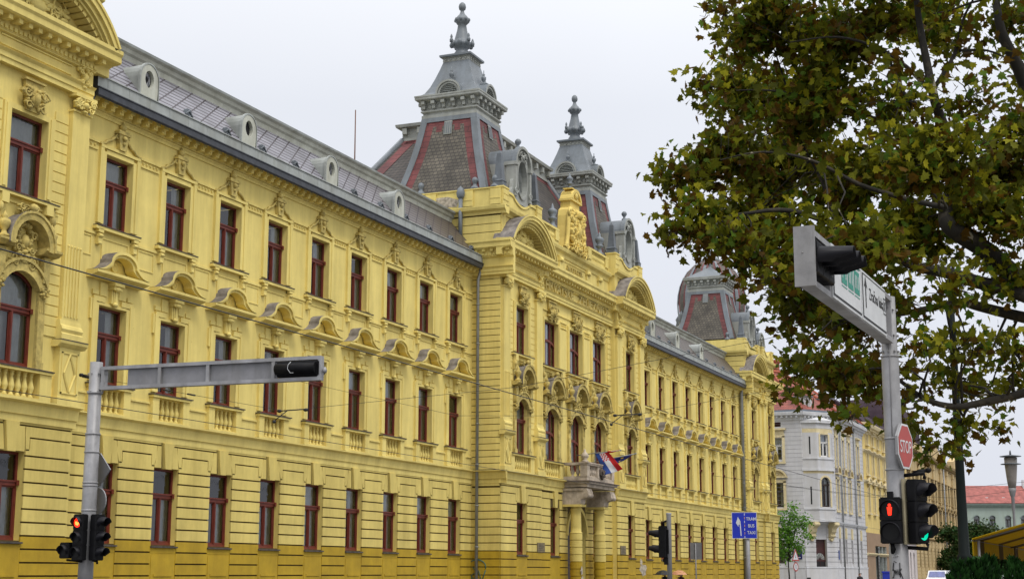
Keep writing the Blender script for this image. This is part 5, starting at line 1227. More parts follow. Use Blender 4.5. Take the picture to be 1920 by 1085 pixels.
p = oriel_poly(.22); mb.face([(p[1][0], p[1][1], 16.56), (p[2][0], p[2][1], 16.56), (L2 / 2, -.2, 17.1)], 1); mb.face([(p[0][0], p[0][1], 16.56), (p[1][0], p[1][1], 16.56), (L2 / 2, -.2, 17.1)], 1); mb.face([(p[2][0], p[2][1], 16.56), (p[3][0], p[3][1], 16.56), (L2 / 2, -.2, 17.1)], 1)
for (z0, z1, w0, zb, rise) in ((7.9, 11.3, .56, 8.0, .55), (12.84, 15.35, .50, 12.95, 0)):
    q = oriel_poly(0)
    for a, b in ((q[0], q[1]), (q[2], q[3])):                      # slanted cheeks with a slit window
        mb.face([(a[0], a[1], z0), (b[0], b[1], z0), (b[0], b[1], z1), (a[0], a[1], z1)])
        for f0, f1 in ((.44, .54),):
            c0 = [a[i] + (b[i] - a[i]) * f0 for i in (0, 1)]; c1 = [a[i] + (b[i] - a[i]) * f1 for i in (0, 1)]
            mb.face([(c0[0], c0[1] - .012, zb + .25), (c1[0], c1[1] - .012, zb + .25), (c1[0], c1[1] - .012, zb + 2.0), (c0[0], c0[1] - .012, zb + 2.0)], 3)
    sub = O.mb(); c = L2 / 2
    n0 = len(mb.f); wall_sheet(mb, c - .95, c + .95, z0, z1, -pj_, [(c - w0, c + w0, zb, zb + (2.95 if rise else 2.2), rise)], .2)
    for s in (-1, 1): mb.box(*sorted((c + s * (w0 + .02), c + s * (w0 + .2))), -pj_ - .05, -pj_ + .0, zb, zb + (2.4 if rise else 2.25), 2)
    if rise: arc_band(mb, c, zb + 2.4, w0 + .2, .72, .18, -pj_ - .05, -pj_, 2)
    else: mb.box(c - w0 - .02, c + w0 + .02, -pj_ - .05, -pj_, zb + 2.22, zb + 2.4, 2)
O.build(mb, 'oriel', ['greywall', 'greytrim', 'cream', 'room'])
O.win(L2 / 2, 8.0, 'gh_or1', d=-pj_ + .18, wd=1.12, ht=2.95, frame='darkwood', curtain=5, seed=2, rise=.55, split=.74)
O.win(L2 / 2, 12.95, 'gh_or2', d=-pj_ + .18, wd=1.0, ht=2.2, frame='whitewood', curtain=2, seed=2)
mb = O.mb()
for s in (-1, 1):
    c = L2 / 2 + s * 1.28
    pr = [(0, 4.75), (-.18, 4.85), (-.2, 5.1), (-.3, 5.3), (-.55, 5.6), (-.6, 5.9), (-.9, 6.1), (-1.0, 6.3), (-.98, 6.55), (0, 6.55)]
    n = len(pr)
    for i in range(n - 1): mb.face([(c - .3, *pr[i]), (c + .3, *pr[i]), (c + .3, *pr[i + 1]), (c - .3, *pr[i + 1])])
    mb.face([(c - .3, *q) for q in pr]); mb.face([(c + .3, *q) for q in pr[::-1]])
    mb.tube([(c - .34, -.85, 6.3), (c + .34, -.85, 6.3)], .2, 10); mb.tube([(c - .33, -.28, 5.2), (c + .33, -.28, 5.2)], .15, 10); mb.blob((c, -.2, 4.8), .2, .12, .16)
O.build(mb, 'console', 'cream')
mb = O.mb(); c = L2 / 2
mb.box(c - .72, c + .72, .24, .3, 0, 2.7, 0); mb.box(c - .72, c + .72, .2, .3, 2.7, 2.85, 1); mb.box(c - .02, c + .02, .2, .24, 0, 2.7, 1); mb.box(c - .72, c + .72, .25, .32, 2.85, 4.85, 1); mb.face([(x, .245, z) for x, z in arc_pts(c, 2.9, .62, .62, 14)], 2)
for k in range(7): a = math.pi * (k + .5) / 7; mb.obox((c + .32 * math.cos(a), .235, 2.9 + .32 * math.sin(a)), (.3 * math.cos(a), 0, .3 * math.sin(a)), (0, .01, 0), (-.015 * math.sin(a), 0, .015 * math.cos(a)), 1)
mb.box(c + .1, c + .24, .225, .24, 1.5, 1.85, 3)
O.build(mb, 'door', [mat('dark_oak_door', (.02, .015, .015), .5, var=.2), mat('red_brown_door', (.06, .018, .016), .5, var=.2), 'slat', mat('yellow_notice', (.6, .42, .03), .6, var=0)])
mb = O.mb(); mb.box(.02, .5, -.13, -.105, .35, 1.15, 0); mb.blob((.26, -.135, .8), .12, .01, .2, 1, 8, 4); mb.box(.1, .42, -.137, -.13, .45, .52, 1); O.build(mb, 'plaque', ['sign_black', 'plaque'])
mb = F1.mb(); mb.box(12.3, 13.25, -.12, -.08, 2.9, 3.8); mb.box(12.45, 13.1, -.125, -.12, 3.05, 3.12, 1); F1.build(mb, 'street_name_plate', [mat('navy_enamel', (.012, .015, .10), .4, var=.1), 'sign_white'])
mb = F3.mb(); mb.box(.25, .6, -.12, -.08, 2.9, 3.8); F3.build(mb, 'house_number_plate', [mat('blue_enamel', (.015, .05, .25), .4, var=0)])
for u in (3.1, 11.0): mb = F3.mb(); mb.tube([(u, -.16, 17.0), (u, -.14, 0)], .09, 8); F3.build(mb, 'downpipe', 'pipe')
def groof(root, pts, z0, inset_pts, z1, name, mats):
    mb = MB(); n = len(pts); l = root.location
    for i in range(n): a, b, c_, d = pts[i], pts[(i + 1) % n], inset_pts[(i + 1) % n], inset_pts[i]; mb.face([(*a, z0), (*b, z0), (*c_, z1), (*d, z1)])
    mb.face([(*q, z1) for q in inset_pts])
    for i in range(n): mb.tube([(*pts[i], z0 + .05), (*inset_pts[i], z1 + .05)], .16, 6, 1); mb.tube([(*inset_pts[i], z1 + .05), (*inset_pts[(i + 1) % n], z1 + .05)], .16, 6, 1)
    return mb.build(name, mats, root, (l.x, l.y, l.z))
groof(gh, [(149.5, 15), (149.5, 1.2), (153.2, -1.5), (170.4, -1.5), (170.4, 15)], 17.6, [(155.5, 15), (155.5, 5.6), (156.6, 4.9), (170.4, 4.9), (170.4, 15)], 22.3, 'roof', ['rooftile', 'ridge'])
mb = MB(); l = gh.location
for (x, y) in ((151.6, .9), (154.6, -.6)):
    mb = MB()
    mb.box(x - .5, x + .5, y - .2, y + 2, 17.7, 19.0, 0); mb.box(x - .65, x + .65, y - .35, y + 2, 19.0, 19.12, 1); mb.build('roof_dormer', ['greytrim', 'zinc_dark'], gh, (l.x, l.y, 0))

mb = MB(); mb.box(160, 161.6, 6, 7, 21, 24); mb.box(159.9, 161.7, 5.9, 7.1, 24, 24.2); mb.build('chimney', 'ridge', gh, (l.x, l.y, 0))

# ---- the row of houses further along the street -----------------------------------
def row_house(name, label, x0, x1, y, zt, wallm, trimm, cols, rows, ww, shop=None, kind='', arch=(), frame='darkwood', roofm='plumroof', roofh=3.0, blind=0):
    r = house(name, ((x0 + x1) / 2, y + 5, 0), label); F = Wall(r, x0, y, 0); Ln = x1 - x0
    ops = [(u - ww / 2, u + ww / 2, z0, z1, (ww / 2 if i in arch else 0)) for u in cols for i, (z0, z1) in enumerate(rows) if i or not shop]
    if shop: ops += list(shop)
    mb = F.mb(); wall_sheet(mb, 0, Ln, 0, zt, 0, ops, .25, 0)
    if not shop:
        for a, b in zip([0] + [u + ww / 2 for u in cols], [u - ww / 2 for u in cols] + [Ln]):
            z = .4
            while z < rows[0][1] + .6: mb.box(a, b, -.07, .004, z, z + .42); z += .5
    F.build(mb, 'wall', [wallm])
    mb = F.mb(); zb = rows[0][1] + 1.25
    for z in [zb] + [q[0] - .9 for q in rows[2:]]: mb.profx([(0, z - .25), (-.14, z - .15), (-.3, z), (-.3, z + .08), (0, z + .14)], -.1, Ln + .1)
    mb.profx([(0, zt - 1.1), (-.12, zt - 1.05), (-.15, zt - .7), (-.7, zt - .5), (-.8, zt - .2), (-.8, zt - .08), (0, zt)], -.2, Ln + .3)
    k = .3
    while k < Ln: mb.box(k - .1, k + .1, -.55, -.1, zt - .8, zt - .56); k += .6
    for u in cols:
        for i, (z0, z1) in enumerate(rows):
            if i == 0: continue
            for s in (-1, 1): mb.box(*sorted((u + s * ww / 2, u + s * (ww / 2 + .22))), -.12, .0, z0 - .1, z1 + .1)
            mb.box(u - ww / 2 - .35, u + ww / 2 + .35, -.28, .0, z0 - .3, z0 - .14)
            if i == 1: mb.box(u - ww / 2 - .4, u + ww / 2 + .4, -.35, 0, z1 + .5, z1 + .64); arc_band(mb, u, z1 + .64, ww / 2 + .4, .6, .16, -.36, 0, 0, 0, 10); foliage(mb, u, -.12, z1 + .3, ww, .4, 4, 6, 0, .08)
            else: mb.box(u - ww / 2 - .35, u + ww / 2 + .35, -.35, 0, z1 + .35, z1 + .5); mb.box(u - ww / 2 - .1, u + ww / 2 + .1, -.12, 0, z1 + .1, z1 + .34)
    F.build(mb, 'trim', [trimm])
    for u in cols:
        for i, (z0, z1) in enumerate(rows):
            if shop and not i: continue
            F.win(u, z0, '%s%d' % (name, i), d=.22, wd=ww, ht=z1 - z0, frame=frame, curtain=(2 if (i + blind) % 2 else 0), seed=i, rise=(ww / 2 if i in arch else 0), split=.66)
    mb = MB(); mb.box(x0, x1, y + 1.1, y + 14, 0, zt - .2)
    mb.build('body', wallm, r, r.location)
    mb = MB(); mb.face([(x0, y - .3, zt), (x1, y - .3, zt), (x1, y + 3.4, zt + roofh), (x0, y + 3.4, zt + roofh)]); mb.face([(x0, y + 3.4, zt + roofh), (x1, y + 3.4, zt + roofh), (x1, y + 14, zt), (x0, y + 14, zt)]); mb.face([(x0, y - .3, zt), (x0, y + 3.4, zt + roofh), (x0, y + 14, zt)]); mb.face([(x1, y - .3, zt), (x1, y + 3.4, zt + roofh), (x1, y + 14, zt)])
    mb.build('roof', roofm, r, r.location)
    return r, F
ylw, F = row_house('yellow_town_house', 'light yellow town house with a brown shop front, right of the pale grey corner house', 170.5, 189, -1.05, 18.2, 'lemon', 'cream', (2.6, 6.3, 10.0, 14.0), [(2.0, 2.4), (8.3, 10.9), (12.6, 14.8), (16.0, 16.9)], 1.05, shop=[(5.2, 13.2, .6, 4.6)], kind='y')
mb = F.mb(); mb.box(0, 5.2, -.1, 0, 0, 6.0); mb.box(13.2, 18.5, -.1, 0, 0, 6.0); mb.box(5.2, 13.2, -.1, 0, 4.6, 6.0); mb.box(5.2, 13.2, -.1, .0, 0, .6)
for u in (5.2, 7.7, 8.0, 10.4, 12.9): mb.box(u, u + .3, -.06, .2, .6, 4.6, 1)
mb.box(5.5, 13.0, .22, .25, .6, 4.6, 2); F.build(mb, 'shop_front', ['brownshop', 'slat', mat('shop_glass', (.22, .25, .23), .15, var=.4, scale=.8)])
mb = F.mb(); mb.box(6.2, 7.2, -.2, -.06, .8, 4.4, 0)
for q in range(9): mb.box(6.4, 7.0, -.205, -.2, 1.0 + q * .36, 1.22 + q * .36, 1)
F.build(mb, 'shop_banner', ['sign_black', 'sign_back'])
och, F = row_house('ochre_town_house', 'deep ochre town house with a small balcony, between the light yellow and the beige houses', 189.2, 212, .3, 19.0, 'lemon', 'beige_dark', (3, 7.5, 12, 16.5, 20.3), [(2.2, 4.4), (8.5, 11.2), (13.0, 15.6)], 1.2, frame='whitewood')
mb = F.mb(); mb.box(5.5, 9.5, -1.0, 0, 12.2, 12.45); mb.box(5.5, 9.5, -1.0, -.9, 12.45, 13.4, 1); mb.box(5.5, 5.7, -.9, 0, 12.45, 13.4, 1); F.build(mb, 'balcony', ['beige_dark', 'lemon'])
cols = [4 + 4.2 * k for k in range(16)]
bei, F = row_house('beige_corner_house', 'long weathered beige house with pilasters, last of the row before the pale green building', 212.2, 284, 1.2, 19.4, 'beige', 'beige_dark', cols, [(2.4, 5.4), (8.3, 11.0), (13.0, 15.6)], 1.5, arch=(0,), roofm='plumroof', roofh=2.2)
mb = F.mb()
for u in [1.5 + 8.4 * k for k in range(9)]: mb = F.mb(); mb.box(u - .5, u + .5, -.22, 0, 6.8, 18.4); mb.box(u - .7, u + .7, -.32, 0, 17.6, 18.4); mb.box(u - .7, u + .7, -.32, 0, 6.8, 7.6); F.build(mb, 'pilaster', 'beige')
for u in (0, 30, 60): mb = F.mb(); mb.box(u, u + 11.5, -.5, .6, 19.3, 20.6); mb.prism([(u, 20.6), (u + 11.5, 20.6), (u + 5.75, 21.8)], -.5, .6); F.build(mb, 'gable', 'beige')
mb = F.mb(); mb.tube([(46, -.4, 18.9), (46, -.35, 0)], .12, 8); F.build(mb, 'downpipe', 'pipe')
mb = MB(); x, y = 224, 6.5
for k in range(8):
    t0, t1 = k / 8, (k + 1) / 8; w0, w1 = 6.0 * math.cos(t0 * 1.25), 6.0 * math.cos(t1 * 1.25); z0, z1 = 20 + 6.5 * math.sin(t0 * 1.5), 20 + 6.5 * math.sin(t1 * 1.5)
    for a, b, c_, d, m in (((-1, -1), (1, -1), (1, -1), (-1, -1), 0), ((1, -1), (1, 1), (1, 1), (1, -1), 1), ((1, 1), (-1, 1), (-1, 1), (1, 1), 0), ((-1, 1), (-1, -1), (-1, -1), (-1, 1), 0)):
        mb.face([(x + a[0] * w0, y + a[1] * w0, z0), (x + b[0] * w0, y + b[1] * w0, z0), (x + c_[0] * w1, y + c_[1] * w1, z1), (x + d[0] * w1, y + d[1] * w1, z1)], m, True)
mb.box(x - 6.2, x + 6.2, y - 6.2, y + 6.2, 19.0, 20.0, 2); mb.lathe([(.5, 0), (.3, 1), (.1, 2.4)], x, y, 26.3, 8, 1); mb.build('mansard_dome', ['plumroof', 'bluegrey', 'beige'], bei, bei.location)
wt = empty('white_pavilion_shop', (196, -1.2, 0), 0, 'low white shop front with pointed arches at the foot of the ochre house', 'shop front')
F = Wall(wt, 190.5, -.4, 0); mb = F.mb(); ops = [(a, a + 1.3, .3, 4.3, .64) for a in (10.6, 13.6, 16.6)]
wall_sheet(mb, 9, 20, 0, 5.6, -.5, ops, .3); mb.box(8.9, 20.1, -.9, .0, 5.6, 5.9); F.build(mb, 'wall', mat('pinkish_white', (.66, .60, .58), .85, var=.08, scale=1))
mb = F.mb(); mb.box(9.2, 19.8, -.15, -.1, .2, 5.5); F.build(mb, 'glazing', 'room')
mb = F.mb()
for k in range(6):
    for i, u in enumerate((1.0, 4.6)): mb.box(u, u + 2.6, -.16, -.02, .4 + k * .95, .88 + k * .95, 1); mb.box(u + .05, u + 2.55, -.12, -.02, .88 + k * .95, 1.35 + k * .95, 0)
F.build(mb, 'striped_pier', ['sign_white', 'beige_dark'])
# ---- green building closing the view -----------------------------------------------
gr = empty('green_long_building', at(322, 110), 0, 'long pale green building with arched windows under a wide red roof, far right', 'building')
p0 = at(320, 78); F = Wall(gr, p0.x, p0.y, YAW - math.pi / 2)
cols = [3.2 + 3.3 * k for k in range(26)]; ops = []
for u in cols: ops += [(u - .62, u + .62, 11.0, 13.5, .5), (u - .62, u + .62, 4.2, 7.2, .5)]
mb = F.mb(); wall_sheet(mb, 0, 88, 0, 15.6, 0, ops, .3); F.build(mb, 'wall', 'mintwall')
mb = F.mb(); mb.profx([(0, 15.0), (-.2, 15.2), (-.7, 15.6), (-.8, 15.9), (0, 16.1)], 0, 88); mb.profx([(0, 9.2), (-.15, 9.3), (-.2, 9.6), (0, 9.7)], 0, 88)
for u in cols: arc_band(mb, u, 13.0, .8, .62, .16, -.12, 0); mb.box(u - .85, u + .85, -.2, 0, 10.75, 10.95)
F.build(mb, 'trim', mat('dull_green_trim', (.27, .33, .29), .9, var=.1))
for u in cols: F.win(u, 11.0, 'grw', d=.26, wd=1.24, ht=2.5, rise=.5, frame='darkwood', curtain=3, seed=1)
for u in cols: F.win(u, 4.2, 'grw2', d=.26, wd=1.24, ht=3.0, rise=.5, frame='darkwood', curtain=3, seed=2)
mb = F.mb(); mb.face([(0, -.9, 16.0), (88, -.9, 16.0), (88, 4.2, 19.9), (0, 4.2, 19.9)]); mb.face([(0, 4.2, 19.9), (88, 4.2, 19.9), (88, 12, 16), (0, 12, 16)]); mb.face([(0, -.9, 16.), (0, 4.2, 19.9), (0, 12, 16)]); F.build(mb, 'roof', 'redsheet')
mb = F.mb()
for u in (22, 25.5, 34, 40): mb = F.mb(); mb.box(u, u + .5, .6, .9, 16.9, 17.3, 0); F.build(mb, 'roof_hatch', 'sign_white')
mb = F.mb(); mb.box(31.0, 31.9, 3.4, 4.4, 19, 21.1, 0); F.build(mb, 'chimney', 'sign_white')
# ------------------------------------------------------------------ flags on the balcony
def cloth(name, corners, nu, nv, amp, colour, mats, parent, seed=0, th=.006):
    """rippled cloth over four corners; colour(u, v) picks the material"""
    A, B, C_, D = map(Vector, corners); rg = random.Random(seed); mb = MB(); n = (B - A).cross(D - A).normalized(); g = []
    for j in range(nv + 1):
        v = j / nv; row = []
        for i in range(nu + 1):
            u = i / nu; p = (A * (1 - u) + B * u) * (1 - v) + (D * (1 - u) + C_ * u) * v
            p += n * (amp * v ** .6 * (math.sin(u * 7 + v * 3 + seed) + .6 * math.sin(v * 9 - u * 4 + seed * 2)))
            row.append(mb.P(p))
        g.append(row)
    for j in range(nv):
        for i in range(nu): mb.idx([g[j][i], g[j][i + 1], g[j + 1][i + 1], g[j + 1][i]], colour((i + .5) / nu, (j + .5) / nv), True)
    o = mb.build(name, mats, parent, parent.location)
    md_ = o.modifiers.new('thickness', 'SOLIDIFY'); md_.thickness = th
    return o
M['f_blue'] = mat('flag_blue', (.02, .06, .26), .8, var=.08, scale=4); M['f_red'] = mat('flag_red', (.45, .012, .014), .8, var=.08, scale=4); M['f_white'] = mat('flag_white', (.55, .55, .56), .8, var=.05, scale=4); M['f_eu'] = mat('flag_navy', (.012, .02, .14), .8, var=.1, scale=4); M['f_gold'] = mat('flag_gold', (.7, .5, .03), .7, var=0)
f1 = empty('national_flag', (78.2, -1.2, 7.9), 0, 'red, white and blue flag with a chequered shield hanging from a pole over the balcony', 'flag')
mb = MB(); mb.tube([(78.2, -1.15, 7.93), (78.2, -3.65, 8.12)], .025, 8); mb.blob((78.2, -3.7, 8.12), .05, .05, .05); mb.build('pole', 'pipe', f1, f1.location)
def hr(u, v):
    if .28 < u < .72 and .06 < v < .42: return 1 if (int((u - .28) / .088) + int((v - .06) / .06)) % 2 else 2
    return 0 if u < .335 else (2 if u < .665 else 1)
cloth('cloth', [(78.2, -2.2, 8.02), (78.2, -2.98, 8.07), (78.35, -3.78, 7.12), (78.1, -2.86, 6.80)], 24, 30, .05, hr, ['f_blue', 'f_red', 'f_white'], f1, 1)
mb = MB(); mb.tube([(78.2, -2.95, 8.06), (78.22, -3.2, 8.06), (78.2, -3.6, 8.13)], [.06, .05, .02], 8); mb.build('rolled_edge', 'f_red', f1, f1.location)
f2 = empty('union_flag', (80.2, -1.2, 7.7), 0, 'dark blue flag gathered along its pole, behind the red, white and blue flag', 'flag')
mb = MB(); mb.tube([(79.8, -1.15, 7.58), (79.8, -4.0, 8.05)], .025, 8); mb.blob((79.8, -4.05, 8.06), .05, .05, .05); mb.build('pole', 'pipe', f2, f2.location)
cloth('cloth', [(79.8, -2.3, 7.77), (79.8, -3.95, 8.03), (79.85, -3.3, 7.68), (79.75, -2.6, 7.36)], 18, 12, .06, lambda u, v: 1 if (int(u * 9) % 4 == 1 and int(v * 6) % 3 == 1) else 0, ['f_eu', 'f_gold'], f2, 3)

# ------------------------------------------------------------------ traffic signals
def disc(mb, c, n, r, m, seg=20, sq=1.0):
    c = Vector(c); n = Vector(n).normalized(); a = n.cross(Vector((0, 0, 1))).normalized(); b = Vector((0, 0, 1))
    mb.face([c + a * (r * math.cos(2 * math.pi * i / seg)) + b * (r * sq * math.sin(2 * math.pi * i / seg)) for i in range(seg)], m)
def rbox(mb, x0, x1, y0, y1, z0, z1, r=.03, m=0):
    """box with rounded upright edges"""
    pts = []
    for cx, cy, a0 in ((x1 - r, y1 - r, 0), (x0 + r, y1 - r, 90), (x0 + r, y0 + r, 180), (x1 - r, y0 + r, 270)):
        for k in range(5): a = R(a0 + k * 22.5); pts.append((cx + r * math.cos(a), cy + r * math.sin(a)))
    n = len(pts)
    for i in range(n): a, b = pts[i], pts[(i + 1) % n]; mb.face([(*a, z0), (*b, z0), (*b, z1), (*a, z1)], m, True)
    mb.face([(*p, z1) for p in pts], m); mb.face([(*p, z0) for p in pts[::-1]], m)
def visor(mb, z, r, ln, y, m=0, droop=.06):
    """open peaked hood over a lens, pointing along -y"""
    n = 16; a0, a1 = -math.pi * .18, math.pi * 1.18; pr = None
    for i in range(n + 1):
        a = a0 + (a1 - a0) * i / n; t = max(0.0, math.sin(a)); l_ = ln * (.40 + .60 * min(1.0, max(0.0, (math.sin(a) + .40) / .6)))
        q = [(r * math.cos(a), y, z + r * math.sin(a)), (r * .97 * math.cos(a), y - l_, z + r * .97 * math.sin(a) - droop * l_), (r * .93 * math.cos(a), y - l_, z + r * .93 * math.sin(a) - droop * l_), (r * .94 * math.cos(a), y, z + r * .94 * math.sin(a))]
        ids = [mb.P(p) for p in q]
        if pr:
            for k in range(3): mb.idx([pr[k], ids[k], ids[k + 1], pr[k + 1]], m, k != 1)
        pr = ids
def signal(parent, pos, rz, lit=(), n=3, r=.095, pitch=.30, wd=.31, vis=.26, back=False, man=False, label=None, roll=0, arrow=False, dp=.17):
    """signal head: origin at the foot of its housing, lenses look along local -y"""
    H = pitch * n + .02
    mb = MB()
    for i in range(n): rbox(mb, -wd / 2, wd / 2, -dp / 2, dp / 2, i * pitch + .012, (i + 1) * pitch, .035)
    mb.box(-wd / 2 + .02, wd / 2 - .02, -dp / 2 + .02, dp / 2 - .02, 0, H); mb.box(-.05, .05, dp / 2, dp / 2 + .05, .1, H - .1)
    for i in range(n): mb.lathe([(r * 1.12, 0), (r * 1.12, .02)], 0, 0, 0, 16) if 0 else None
    o = mb.build('traffic_light', 'plastic', parent); o.location = pos; o.rotation_euler = (0, roll, rz) if not roll else (Matrix.Rotation(rz, 3, 'Z') @ Matrix.Rotation(roll, 3, 'Y')).to_euler()
    if label: o['label'] = label
    v = MB()
    for i in range(n): visor(v, (i + .5) * pitch, min(r * 1.25, pitch * .47), vis, -dp / 2 + .004); 
    v.build('visor', 'visor', o)
    for i in range(n):
        z = (i + .5) * pitch; c = n - 1 - i; l_ = MB(); on = c in lit
        if man and on:
            disc(l_, (0, -dp / 2 - .004, z), (0, -1, 0), r, 0); y = -dp / 2 - .009
            l_.face([(.022 * math.cos(k * .5236), y, z + .062 + .024 * math.sin(k * .5236)) for k in range(12)], 1)
            l_.face([(-.036, y, z + .038), (-.03, y - .001, z - .02), (-.022, y, z - .078), (.022, y, z - .078), (.03, y - .001, z - .02), (.036, y, z + .038)], 1)
            l_.build('lens', ['lens_off', 'lens_red'], o)
        elif on:
            disc(l_, (0, -dp / 2 - .004, z), (0, -1, 0), r, 0)
            if c == 0:
                for q in range(6): disc(l_, (random.Random(q).uniform(-.045, .045), -dp / 2 - .008 - q * .0005, z + random.Random(q + 9).uniform(-.04, .03)), (0, -1, 0), .028, 1, 10)
            l_.build('lens', ['lens_red' if c == 0 else 'lens_green', 'lens_orange'], o)
        else:
            disc(l_, (0, -dp / 2 - .004, z), (0, -1, 0), r, 0); l_.build('lens', 'lens_off', o)
    return o
def mast_pole(root, pts, seg=20, m='galv', extra=None):
    mb = MB(); mb.tube([(0, 0, z) for z, r in pts], [r for z, r in pts], seg)
    if extra: extra(mb)
    return mb.build('pole', m, root)
def gantry(root, ax, z0, z1, ln, w_=.075, panels=(), posts=(), end=(0, 0), start=.12, z1b=None):
    """cantilever of two channel rails with posts; u runs along ax (unit 2-D)"""
    T = lambda u, d, z: (u * ax[0] - d * ax[1], u * ax[1] + d * ax[0], z)
    mb = MB(); mb.T = T
    for z in (z0, z1): mb.box(start, ln, -w_, w_, z - .035, z + .035)
    for u in (start + .05, *posts, ln - .03): mb.box(u - .035, u + .035, -w_ + .004, w_ - .004, z0 + .035, z1 - .035)
    mb.box(.0, start + .1, -.05, .05, z0 - .02, z0 + .12); mb.box(.0, start + .1, -.05, .05, z1 - .12, z1 + .02)
    for z in (z0, z1): mb.lathe([(.0, 0)], 0, 0, 0, 4) if 0 else None
    o = mb.build('arm', 'galv', root)
    for a, b in panels: p = MB(); p.T = T; p.box(a, b, -.012, .012, z0 + .036, z1 - .036); p.build('panel', 'galv_dark', root)
    return T

# left mast -------------------------------------------------------------------------
lm = empty('signal_mast', (25.28, -10.08, 0), 0, 'grey signal mast with a panelled arm and round red light, left before the palace', 'traffic light')
def bandsL(mb):
    for z in (4.35, 3.98, 3.36, 3.30, 2.80, 5.2): mb.lathe([(.148, 0), (.158, .01), (.158, .035), (.148, .045)], 0, 0, z, 16)
    for z in (5.25, 5.62): 
        for a in range(6): mb.blob((.15 * math.cos(a * 1.05), .15 * math.sin(a * 1.05), z), .02, .02, .02, 0, 6, 3)
mast_pole(lm, [(0, .155), (4.4, .145), (4.41, .135), (5.86, .13), (5.87, .05)], extra=bandsL)
T = gantry(lm, (.055, -.9985), 5.31, 5.72, 5.2, panels=((.78, 1.52), (1.60, 2.64), (2.72, 4.12)), posts=(1.56, 2.68, 4.16), start=.16)
p = T(4.75, 0, 5.515); o = signal(lm, T(4.28, 0.0, 5.515), -math.pi / 2 + math.pi, n=3, r=.1, pitch=.30, label='horizontal signal seen from behind, in the open end of the arm', dp=.2)
o.rotation_euler = Matrix(((0, -1, 0), (0, 0, 1), (-1, 0, 0))).to_euler(); 
X_, Z_ = Vector((0, 0, 1)), Vector((.055, -.9985, 0)); Y_ = Z_.cross(X_); o.rotation_euler = Matrix((X_, Y_, Z_)).transposed().to_euler(); o.location = T(4.25, 0, 5.515)
if Y_.x > 0: X_ = -X_; Y_ = Z_.cross(X_); o.rotation_euler = Matrix((X_, Y_, Z_)).transposed().to_euler()
mb = MB(); mb.T = T; mb.tube([(4.25, -.1, 5.515), (5.12, -.1, 5.515)], .115, 14); mb.build('signal_back_shell', 'plastic', lm)
mb = MB(); mb.T = T; mb.tube([(4.62, -.2, 5.64), (4.57, -.22, 5.58), (4.56, -.225, 5.50), (4.62, -.215, 5.42), (4.68, -.2, 5.42)], .006, 6); mb.build('cable', 'sign_white', lm)
mb = MB(); mb.T = T; mb.lathe([(.04, 0), (.05, .05), (.03, .1), (0, .12)], 5.26, 0, 5.42, 8); mb.build('end_lamp', 'galv', lm)
RF = math.atan2(-.92, .39)
a_ = -math.pi / 2 - R(8)                       # looks back down the street at the viewer
signal(lm, (-.25, -.01, 1.82), a_, (0,), wd=.28, vis=.10, label='three-lens signal showing red'); signal(lm, (-.04, -.27, 1.82), R(-6), (), wd=.28, vis=.19, label='three-lens signal turned away')
signal(lm, (-.25, .30, 1.86), a_, (), n=1, wd=.27, vis=.10, label='small single-lens signal')
mb = MB()
for pts in [[(0, 0, z), (-.22, -.01, z)] for z in (1.95, 2.6)] + [[(0, 0, z), (0, -.2, z)] for z in (1.95, 2.6)] + [[(-.2, -.05, 1.8), (-.2, .32, 1.83)], [(0, 0, 1.86), (0.02, -.26, 1.80), (.02, -.26, 1.75)]]: mb = MB(); mb.tube(pts, .025, 6); mb.build('bracket', 'plastic', lm)
def plate(root, name, pts, c, n, th=.025, mf='sign_white', mbk='sign_back', lab=None):
    n = Vector(n).normalized(); a = Vector((0, 0, 1)).cross(n).normalized(); c = Vector(c)     # a points right as seen from the front
    P = lambda x, z, o: c + a * x + Vector((0, 0, z)) + n * o
    mb = MB(); mb.face([P(x, z, th / 2) for x, z in pts], 0); mb.face([P(x, z, -th / 2) for x, z in pts[::-1]], 1); k = len(pts)
    for i in range(k): x, z = pts[i]; x2, z2 = pts[(i + 1) % k]; mb.face([P(x, z, -th / 2), P(x2, z2, -th / 2), P(x2, z2, th / 2), P(x, z, th / 2)], 2)
    o = mb.build(name, [mf, mbk, 'galv'], root)
    if lab: o['label'] = lab
    return o, P
nd = (math.cos(R(-15)), math.sin(R(-15)), 0)
plate(lm, 'road_sign', [(-.35, 0), (0, -.35), (.35, 0), (0, .35)], (.21, -.06, 3.65), nd, lab='diamond sign seen from behind')
plate(lm, 'road_sign', [(.27 * math.cos(k * .2618), .27 * math.sin(k * .2618)) for k in range(24)], (.21, -.05, 3.02), nd, lab='round sign seen from behind')

# right mast -------------------------------------------------------------------------
rm = empty('signal_mast', (21.93, -26.72, 0), 0, 'grey signal mast with a STOP sign, red man signal and a direction board', 'traffic light')
def bandsR(mb):
    for z in (4.64, 3.46, 3.02): mb.lathe([(.128, 0), (.136, .008), (.136, .022), (.128, .03)], 0, 0, z, 18)
    mb.tube([(-.13, .0, 3.5), (-.128, -.03, 5.4)], .006, 4)
    for z in (4.72, 4.95, 5.32):
        for a in range(8): mb.blob((.125 * math.cos(a * .785), .125 * math.sin(a * .785), z), .02, .02, .02, 0, 6, 3)
mast_pole(rm, [(0, .145), (1.95, .135), (1.96, .128), (3.4, .125), (4.62, .122), (4.66, .112), (5.52, .108), (5.54, .02)], 24, extra=bandsR)
TR = gantry(rm, (-.9995, .03), 4.86, 5.46, 5.05, .085, posts=(.66, 2.72, 4.12), start=.13)
TRp = lambda u, o_, z: Vector(TR(u, 0, z)) + Vector((0, -1, 0)) * o_       # o_ = out towards the reading side
